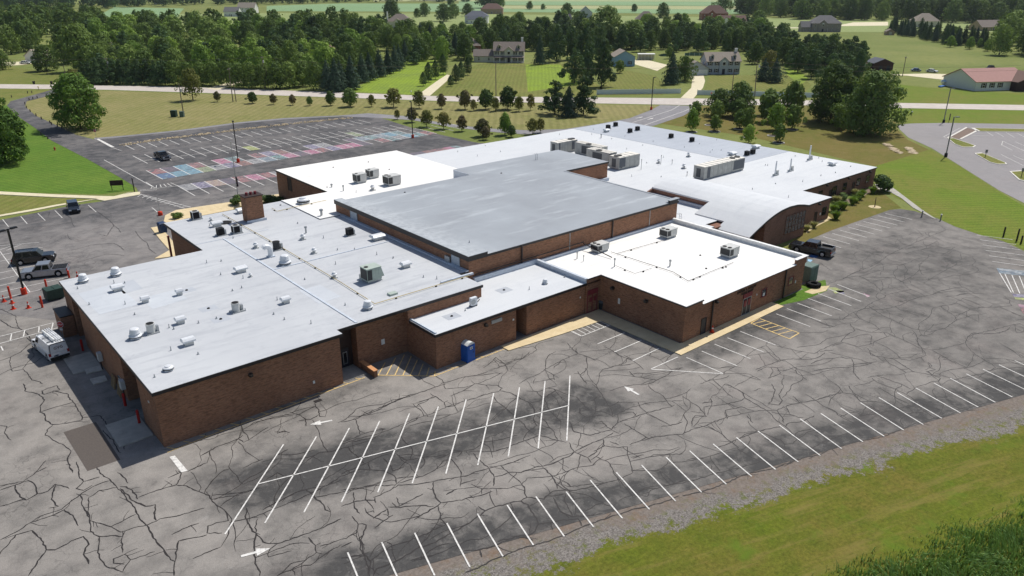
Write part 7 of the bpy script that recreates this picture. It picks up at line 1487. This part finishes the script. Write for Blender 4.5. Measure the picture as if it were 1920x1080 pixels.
p = at(1640,388); r = empty('young_tree', (p.x, p.y, 0), 0, 'bare sapling in a sand ring beside the car park', 'tree'); mb = MB(); mb.tube([(0,0,0),(0,.05,1.8)], .09, 6, .05); mb.build('trunk', M_BARK, r); mb = MB(); mb.lathe((0,0,.012), [(1.1,0),(1.0,.03)], 12); mb.build('sand_ring', M_SAND, r)
# --- across the road: named rows
trow([(794,161,5.2,3.6),(804,154,7.6,4.6),(817,149,7.6,4.4),(831,140,8.5,5)], 'column', '%s pointed tree from the road on the left of the driveway', 'pointed driveway trees')
trow([(845,162,4.2,3.0),(855,156,7.2,4.4),(865,149,7.2,4.2),(877,141,7.2,4.4)], 'column', '%s pointed tree from the road on the right of the driveway', 'pointed driveway trees')
trow([(640,170,11,8),(660,168,12.5,9.5),(680,155,11.5,8.5),(694,150,11,8.5),(712,144,11.5,9),(728,138,11,8.5),(741,133,11,8.5),(749,128,10.5,8)], 'spruce', '%s spruce from the road in the row left of the bright lawn', 'spruce row beside the bright lawn')
trow([(329,160,9.5,8.5),(352,160,9,8.5),(378,160,9,8.5),(402,160,9,8.5),(426,161,9.5,9),(448,164,9.5,9),(472,165,9.8,9.5),(496,165,9.5,9),(519,166,9.5,9.5),(543,165,9.8,9.5),(568,162,10,10),(593,168,10.5,9.5),(615,170,11,9,'spruce'),(630,172,12,9.5,'spruce')], 'oak', '%s street tree from the left along the far side of the road', 'street trees across the road')
trow([(160,156,8,7,'pine'),(172,157,9.5,7.5),(186,158,10.5,8),(200,155,10,8),(215,157,9.5,8,'pine'),(230,157,9.5,8),(245,158,9.5,8,'pine'),(262,158,9.8,8),(278,158,9.5,8,'pine'),(294,159,9.5,8),(310,160,9.5,8,'pine')], 'cedar', '%s dark evergreen from the left in the roadside screen', 'roadside evergreen screen')
for a in ((88,133,11.5,13,'dark','broad dark tree on the left lawn beside the white garage'),(152,134,20,17,'oak','tall full tree behind the short utility pole'),(128,120,19,16,'dark','tall dark tree behind the broad lawn tree'),(5,131,9,9,'oak','small tree at the far left by the driveway'),(48,97,16,15,'dark','dark tree casting shade on the far left lawn'),(22,102,15,13,'oak','tree at the far left lawn edge'),(60,88,16,14,'oak','second shade tree on the far left lawn'),
 (1077,156,13,11,'pine','pine with bare lower trunk on the bright lawn'),(1128,163,17,11,'pine','tall narrow pine nearest the white fence'),(1102,150,15,10,'pine','dark pine between the two lawn pines'),(1012,121,13.5,8.5,'spruce','spruce at the right end of the dormered house'),(1043,116,17,13,'pine','broad pine behind the bright lawn'),(1070,112,16,12,'pine','pine behind the lawn pines'),(1100,112,17,12,'pine','pine left of the light blue house'),(1125,118,17,11,'pine','tall pine touching the light blue house'),
 (1162,137,5.5,5.5,'young','small round tree before the light blue house'),(1258,158,12.5,9.5,'spruce','dark spruce left of the curved driveway'),(1283,152,10,10,'dark','thin-trunked tree beside the colonial garage'),(1431,152,9,9,'spruce','spruce with yellowing top before the pine belt'),(1452,155,9.5,9.5,'spruce','right-hand spruce on the colonial lawn'),(1440,146,11,9,'yel','yellowing tree behind the colonial lawn spruces'),
 (1137,84,23,24,'oak','biggest spreading oak behind the pines'),(1183,92,16,20,'oak','wide lighter oak right of the biggest oak'),(780,120,11,11,'pine','pine with bare trunk at the far end of the bright lawn'),(880,118,4,5,'crab','small purple-leaved tree beside the dormered house'),(1255,110,6,5,'young','small tree by the pond')): tree(*a)
# --- woods: trees scattered with even spacing, each an object of its own
def inside(p, poly):
    c = False; n = len(poly)
    for i in range(n):
        a, b = poly[i], poly[i-1]
        if (a.y > p.y) != (b.y > p.y) and p.x < (b.x-a.x)*(p.y-a.y)/(b.y-a.y)+a.x: c = not c
    return c
def to_px(p, z=0.0):
    v = Vector((p.x, p.y, z-CAM_H)); c = Vector((BX.x*v.x+BY.x*v.y+BZ.x*v.z, BX.y*v.x+BY.y*v.y+BZ.y*v.z, BX.z*v.x+BY.z*v.y+BZ.z*v.z)); return 960+F_PX*c.x/c.z, 540+F_PX*c.y/c.z
def spots(pxpoly, spacing, seed, limit):
    r = random.Random(seed); poly = pxs(pxpoly); x0, x1 = min(p.x for p in poly), max(p.x for p in poly); y0, y1 = min(p.y for p in poly), max(p.y for p in poly); got = []
    for _ in range(9000):
        if len(got) >= limit: break
        p = Vector((r.uniform(x0, x1), r.uniform(y0, y1), 0))
        if inside(p, poly) and all((p-q).length >= spacing for q in got): got.append(p)
    return got, r
LOOK = {'oak':'green tree','dark':'dark tree','bright':'bright tree','pine':'pine','spruce':'spruce','cedar':'cedar','yel':'yellowish tree','young':'small tree','youngy':'bright sapling'}
LM_LEFT = [(30,'the white garage'),(125,'the short bare pole'),(208,'the transformer pole'),(270,'the cedar screen'),(345,'the lawn utility pole'),(437,'the twin pole'),(498,'the tall twin pole'),(560,'the street trees'),(610,'the long brown roof'),(680,'the spruce row'),(748,'the chimney house')]
LM_MID = [(750,'the chimney house'),(880,'the brick house'),(954,'the dormered house'),(1050,'the lawn pines'),(1130,'the biggest oak'),(1171,'the blue house'),(1225,'the carport'),(1283,'the colonial garage'),(1355,'the colonial house'),(1441,'the lawn spruces'),(1500,'the pine belt'),(1549,'the stone house'),(1600,'the big lawn trees'),(1655,'the field shed')]
LM_RIGHT = [(1400,'the white gabled house'),(1470,'the open meadow'),(1549,'the stone house'),(1620,'the pale drive'),(1669,'the gambrel shed'),(1738,'the tan hip roof'),(1800,'the hedge end'),(1858,'the dark blue house'),(1910,'the frame edge')]
def wood(pxpoly, spacing, hs, kinds, where, group, seed, limit=90, wf=.8, lm=LM_LEFT):
    """every tree an object of its own, told apart by look, by what it stands above, then by order from the left"""
    got, r = spots(pxpoly, spacing, seed, limit); rec = {}
    for p in sorted(got, key=lambda q: to_px(q)[0]):
        h = r.uniform(*hs); k = r.choice(kinds); x = to_px(p)[0]; mark = min(lm, key=lambda m: abs(m[0]-x))[1]
        lab = ('tall ' if h > (hs[0]+hs[1])/2 else 'lower ')+LOOK[k]+' '+where+' near '+mark; rec.setdefault(lab, []).append((p, h, k))
    for lab, L in rec.items():
        for i, (p, h, k) in enumerate(L): tree(0, 0, h, h*wf*r.uniform(.8, 1.15), k, lab if len(L) == 1 else lab+', '+ORD[min(i, 19)]+' from left', group, world=p)
    return len(got)
LOWB = [broad(s, n=520, size=.062).v for s in (51, 52, 53)]
def far_wood(name, pxpoly, spacing, hs, label, seed, limit, mat, wf=.95):
    """a far-off wood that reads as one mass"""
    got, r = spots(pxpoly, spacing, seed, limit); mb = MB()
    for p in got:
        h = r.uniform(*hs); w_ = h*wf*r.uniform(.85, 1.15); a = r.random()*6.28; ca, sa = math.cos(a)*w_, math.sin(a)*w_; V = r.choice(LOWB); n0 = len(mb.v)
        mb.v += [(p.x+ca*x-sa*y, p.y+sa*x+ca*y, z*h) for x, y, z in V]
        mb.f += [tuple(range(n0+i, n0+i+5)) for i in range(0, len(V), 5)]; mb.mi += [0]*(len(V)//5)
    tag(mb.build(name, mat), label, 'wood', kind='stuff')
wood([(170,150),(640,160),(700,140),(700,100),(640,95),(520,100),(420,118),(200,100),(160,110)], 10.2, (10,15), ['oak','bright','bright','dark','pine','oak'], 'in the front left wood', 'front of the left wood', 1, 84, .9)
wood([(150,112),(330,98),(640,95),(760,98),(800,80),(700,68),(560,66),(330,68),(150,66)], 13.5, (12,18), ['oak','bright','oak','dark','pine','bright'], 'inside the left wood', 'middle of the left wood', 2, 78, .98)
far_wood('far_wood', [(-60,92),(150,68),(330,66),(640,63),(700,60),(640,56),(350,57),(190,60),(180,40),(90,34),(-60,34)], 16, (13,18), 'back of the left wood below the far fields', 3, 70, L_OAK)
far_wood('far_tree_line', [(-80,20),(180,17),(340,12),(500,9),(640,5),(880,4),(880,1),(640,1),(330,6),(-80,8)], 20, (16,23), 'dark far tree line above the left fields', 4, 110, L_PINE, 1.0)
wood([(-60,150),(-10,128),(-10,95),(-60,60),(-200,80)], 14, (12,17), ['oak','dark'], 'at the left frame edge', 'left edge trees', 5, 8)
wood([(740,116),(800,118),(880,112),(900,96),(880,76),(800,80),(740,98)], 8.6, (9,14), ['pine','oak','spruce','bright','dark'], 'left of the wide lawn', 'trees round the brick house', 6, 38, .8, LM_MID)
wood([(905,95),(1060,96),(1110,100),(1230,97),(1285,98),(1285,90),(1180,86),(1050,84),(905,82)], 8.5, (11,15), ['pine','dark','dark','pine'], 'in the belt', 'belt behind the dormered house', 7, 44, .82, LM_MID)
wood([(900,82),(1120,86),(1120,62),(1020,56),(930,58),(900,66)], 11, (11,16), ['oak','dark','pine'], 'behind the belt', 'trees near the small white house', 8, 26, .85, LM_MID)
wood([(1285,98),(1470,104),(1480,88),(1400,82),(1285,84)], 8.0, (11,14), ['pine','pine','dark'], 'in the rear belt', 'belt behind the colonial house', 9, 34, .78, LM_MID)
wood([(1285,82),(1450,84),(1450,66),(1380,60),(1285,66)], 10.5, (10,14), ['oak','dark','bright','pine'], 'behind the rear belt', 'trees before the white gabled house', 10, 22, .9, LM_MID)
wood([(1190,84),(1285,84),(1290,60),(1200,60)], 11, (11,15), ['oak','bright','dark'], 'behind the carport lawn', 'trees right of the oak', 11, 14, .9, LM_MID)
wood([(1405,125),(1470,128),(1545,158),(1615,156),(1620,120),(1560,104),(1475,100),(1410,110)], 7.8, (10,13), ['pine','pine','pine','dark'], 'in the slanting pine belt', 'pine belt by the gravel yard', 12, 50, .82, LM_MID)
wood([(1668,64),(1740,77),(1790,86),(1850,92),(1850,84),(1790,76),(1740,67),(1672,56)], 5.8, (9,12), ['cedar','cedar','spruce'], 'in the cedar hedge', 'cedar hedge behind the meadow', 13, 50, .66, LM_RIGHT)
wood([(1856,104),(1960,112),(1960,60),(1885,66)], 11, (14,20), ['dark','oak','oak'], 'at the upper right', 'upper right edge trees', 14, 14, .98, LM_RIGHT)
wood([(1760,88),(1850,98),(1856,92),(1780,80)], 8, (4,7), ['young','youngy','yel'], 'before the cedar hedge', 'loose trees before the hedge', 15, 8, .9, LM_RIGHT)
wood([(1385,27),(1500,36),(1670,40),(1960,46),(1960,40),(1670,33),(1500,29),(1385,20)], 13, (18,24), ['dark','dark','oak','dark'], 'edging the upper wood', 'near edge of the upper right wood', 16, 56, .95, LM_RIGHT)
far_wood('far_wood', [(1385,22),(1670,34),(1960,41),(2000,4),(1385,-6)], 20, (20,26), 'deep upper right wood behind the meadow houses', 17, 150, L_DARK, 1.0)
for a in ((735,36,18,22,'dark','wide dark tree by the field edge behind the chimney house'),(782,33,9,9,'oak','small field tree left of two in the meadow'),(796,31,14,13,'dark','larger field tree in the meadow'),(832,40,16,18,'dark','dark field tree before the grey two-part house'),(850,34,14,15,'oak','field tree beside the dark field tree'),(877,30,13,14,'dark','tree left of the grey two-part house'),(845,10,14,12,'dark','lone tree by the farm shed'),(915,15,28,40,'dark','wide dark clump on the upper field'),(938,16,18,16,'oak','right tree of the dark field clump'),(993,18,10,11,'oak','lone round tree on the stubble field'),(1018,18,7,7,'dark','lone small tree on the stubble field'),(1063,35,15,15,'dark','round tree beside the blue-grey gable house'),(1083,48,12,13,'dark','tree right of the small white house'),(1189,22,9,9,'dark','lone dark tree on the soybean edge'),(1242,34,15,15,'dark','round tree right of the brown hip roof'),(1355,22,20,22,'oak','tall tree behind the brick house'),(1400,48,9,9,'pine','small tree right of the white gabled house'),(1420,56,15,17,'dark','dark round tree right of the white gabled house'),(1786,80,10,10,'bright','round green tree before the cedar hedge'),(1805,40,12,12,'oak','tree left of the dark blue house')): tree(*a)
# --- tall ditch weeds at the lower right
r = random.Random(9); mb = MB(); A, B = at(1560,1080), at(1920,985)
poly = [at(1380,1100), at(1560,1062), at(1720,1035), at(1800,1006), at(1860,995), at(1940,988), at(2100,970), at(2100,1200), at(1500,1200)]
x0, x1 = min(p.x for p in poly), max(p.x for p in poly); y0, y1 = min(p.y for p in poly), max(p.y for p in poly); k = 0
while k < 17000:
    p = Vector((r.uniform(x0, x1), r.uniform(y0, y1), 0)); dd = -(0.306*(p.x-20.6)+0.952*(p.y-37.9)); e = (dd-12.5)+.35*math.sin(p.x*.7)+.2*math.sin(p.x*2.7+p.y)+r.gauss(0, .6)
    if e < 0 or dd > 19.5: continue
    k += 1; fl = min(1, .25+e/2.2); h = r.uniform(.5, 1.25)*fl; ph = .8*math.sin(p.x*.9+p.y*.6)+.6*math.sin(p.y*1.7-p.x*.5)
    d = Vector((-math.cos(ph)*.8+r.uniform(-.4, .4), math.sin(ph)*.8-.2+r.uniform(-.4, .4), 0))*r.uniform(.25, .75); s = Vector((r.uniform(-1, 1), r.uniform(-1, 1), 0)); s = s.normalized()*.03 if s.length > .01 else Vector((.03, 0, 0))
    m = p+d*.4*h+Vector((0, 0, h*.6)); t = p+d*h*1.1+Vector((0, 0, h*.85)); mb.face([p-s, p+s, m+s*.8, m-s*.8]); mb.face([m-s*.8, m+s*.8, t])
tag(mb.build('tall_weeds', leaf_mat('weed_blades', (86,122,62), (132,166,100), (140,172,106))), 'tall dark green weeds in the ditch at the lower right', 'weeds', kind='stuff')
sheet('pond', pxs([(1234,103),(1244,100.5),(1262,100),(1268,104),(1252,106),(1238,105.5)]), .03, NT('pond_water', .1, .6).col(lin(36,56,52)))
# ================================================================ summer haze
mb = MB(); mb.box(-2500, 3200, -1200, 3400, -1.0, 60.0); hz = mb.build('haze', None); hz.data.materials.clear()
hm = bpy.data.materials.new('pale_air'); hm.use_nodes = True; ht = hm.node_tree; ht.nodes.clear()
vol = ht.nodes.new('ShaderNodeVolumePrincipled'); vol.inputs['Color'].default_value = (0.80, 0.88, 1.0, 1); vol.inputs['Density'].default_value = 0.00005; vol.inputs['Anisotropy'].default_value = 0.3
ho = ht.nodes.new('ShaderNodeOutputMaterial'); ht.links.new(vol.outputs[0], ho.inputs['Volume']); hz.data.materials.append(hm); hz['kind'] = 'stuff'
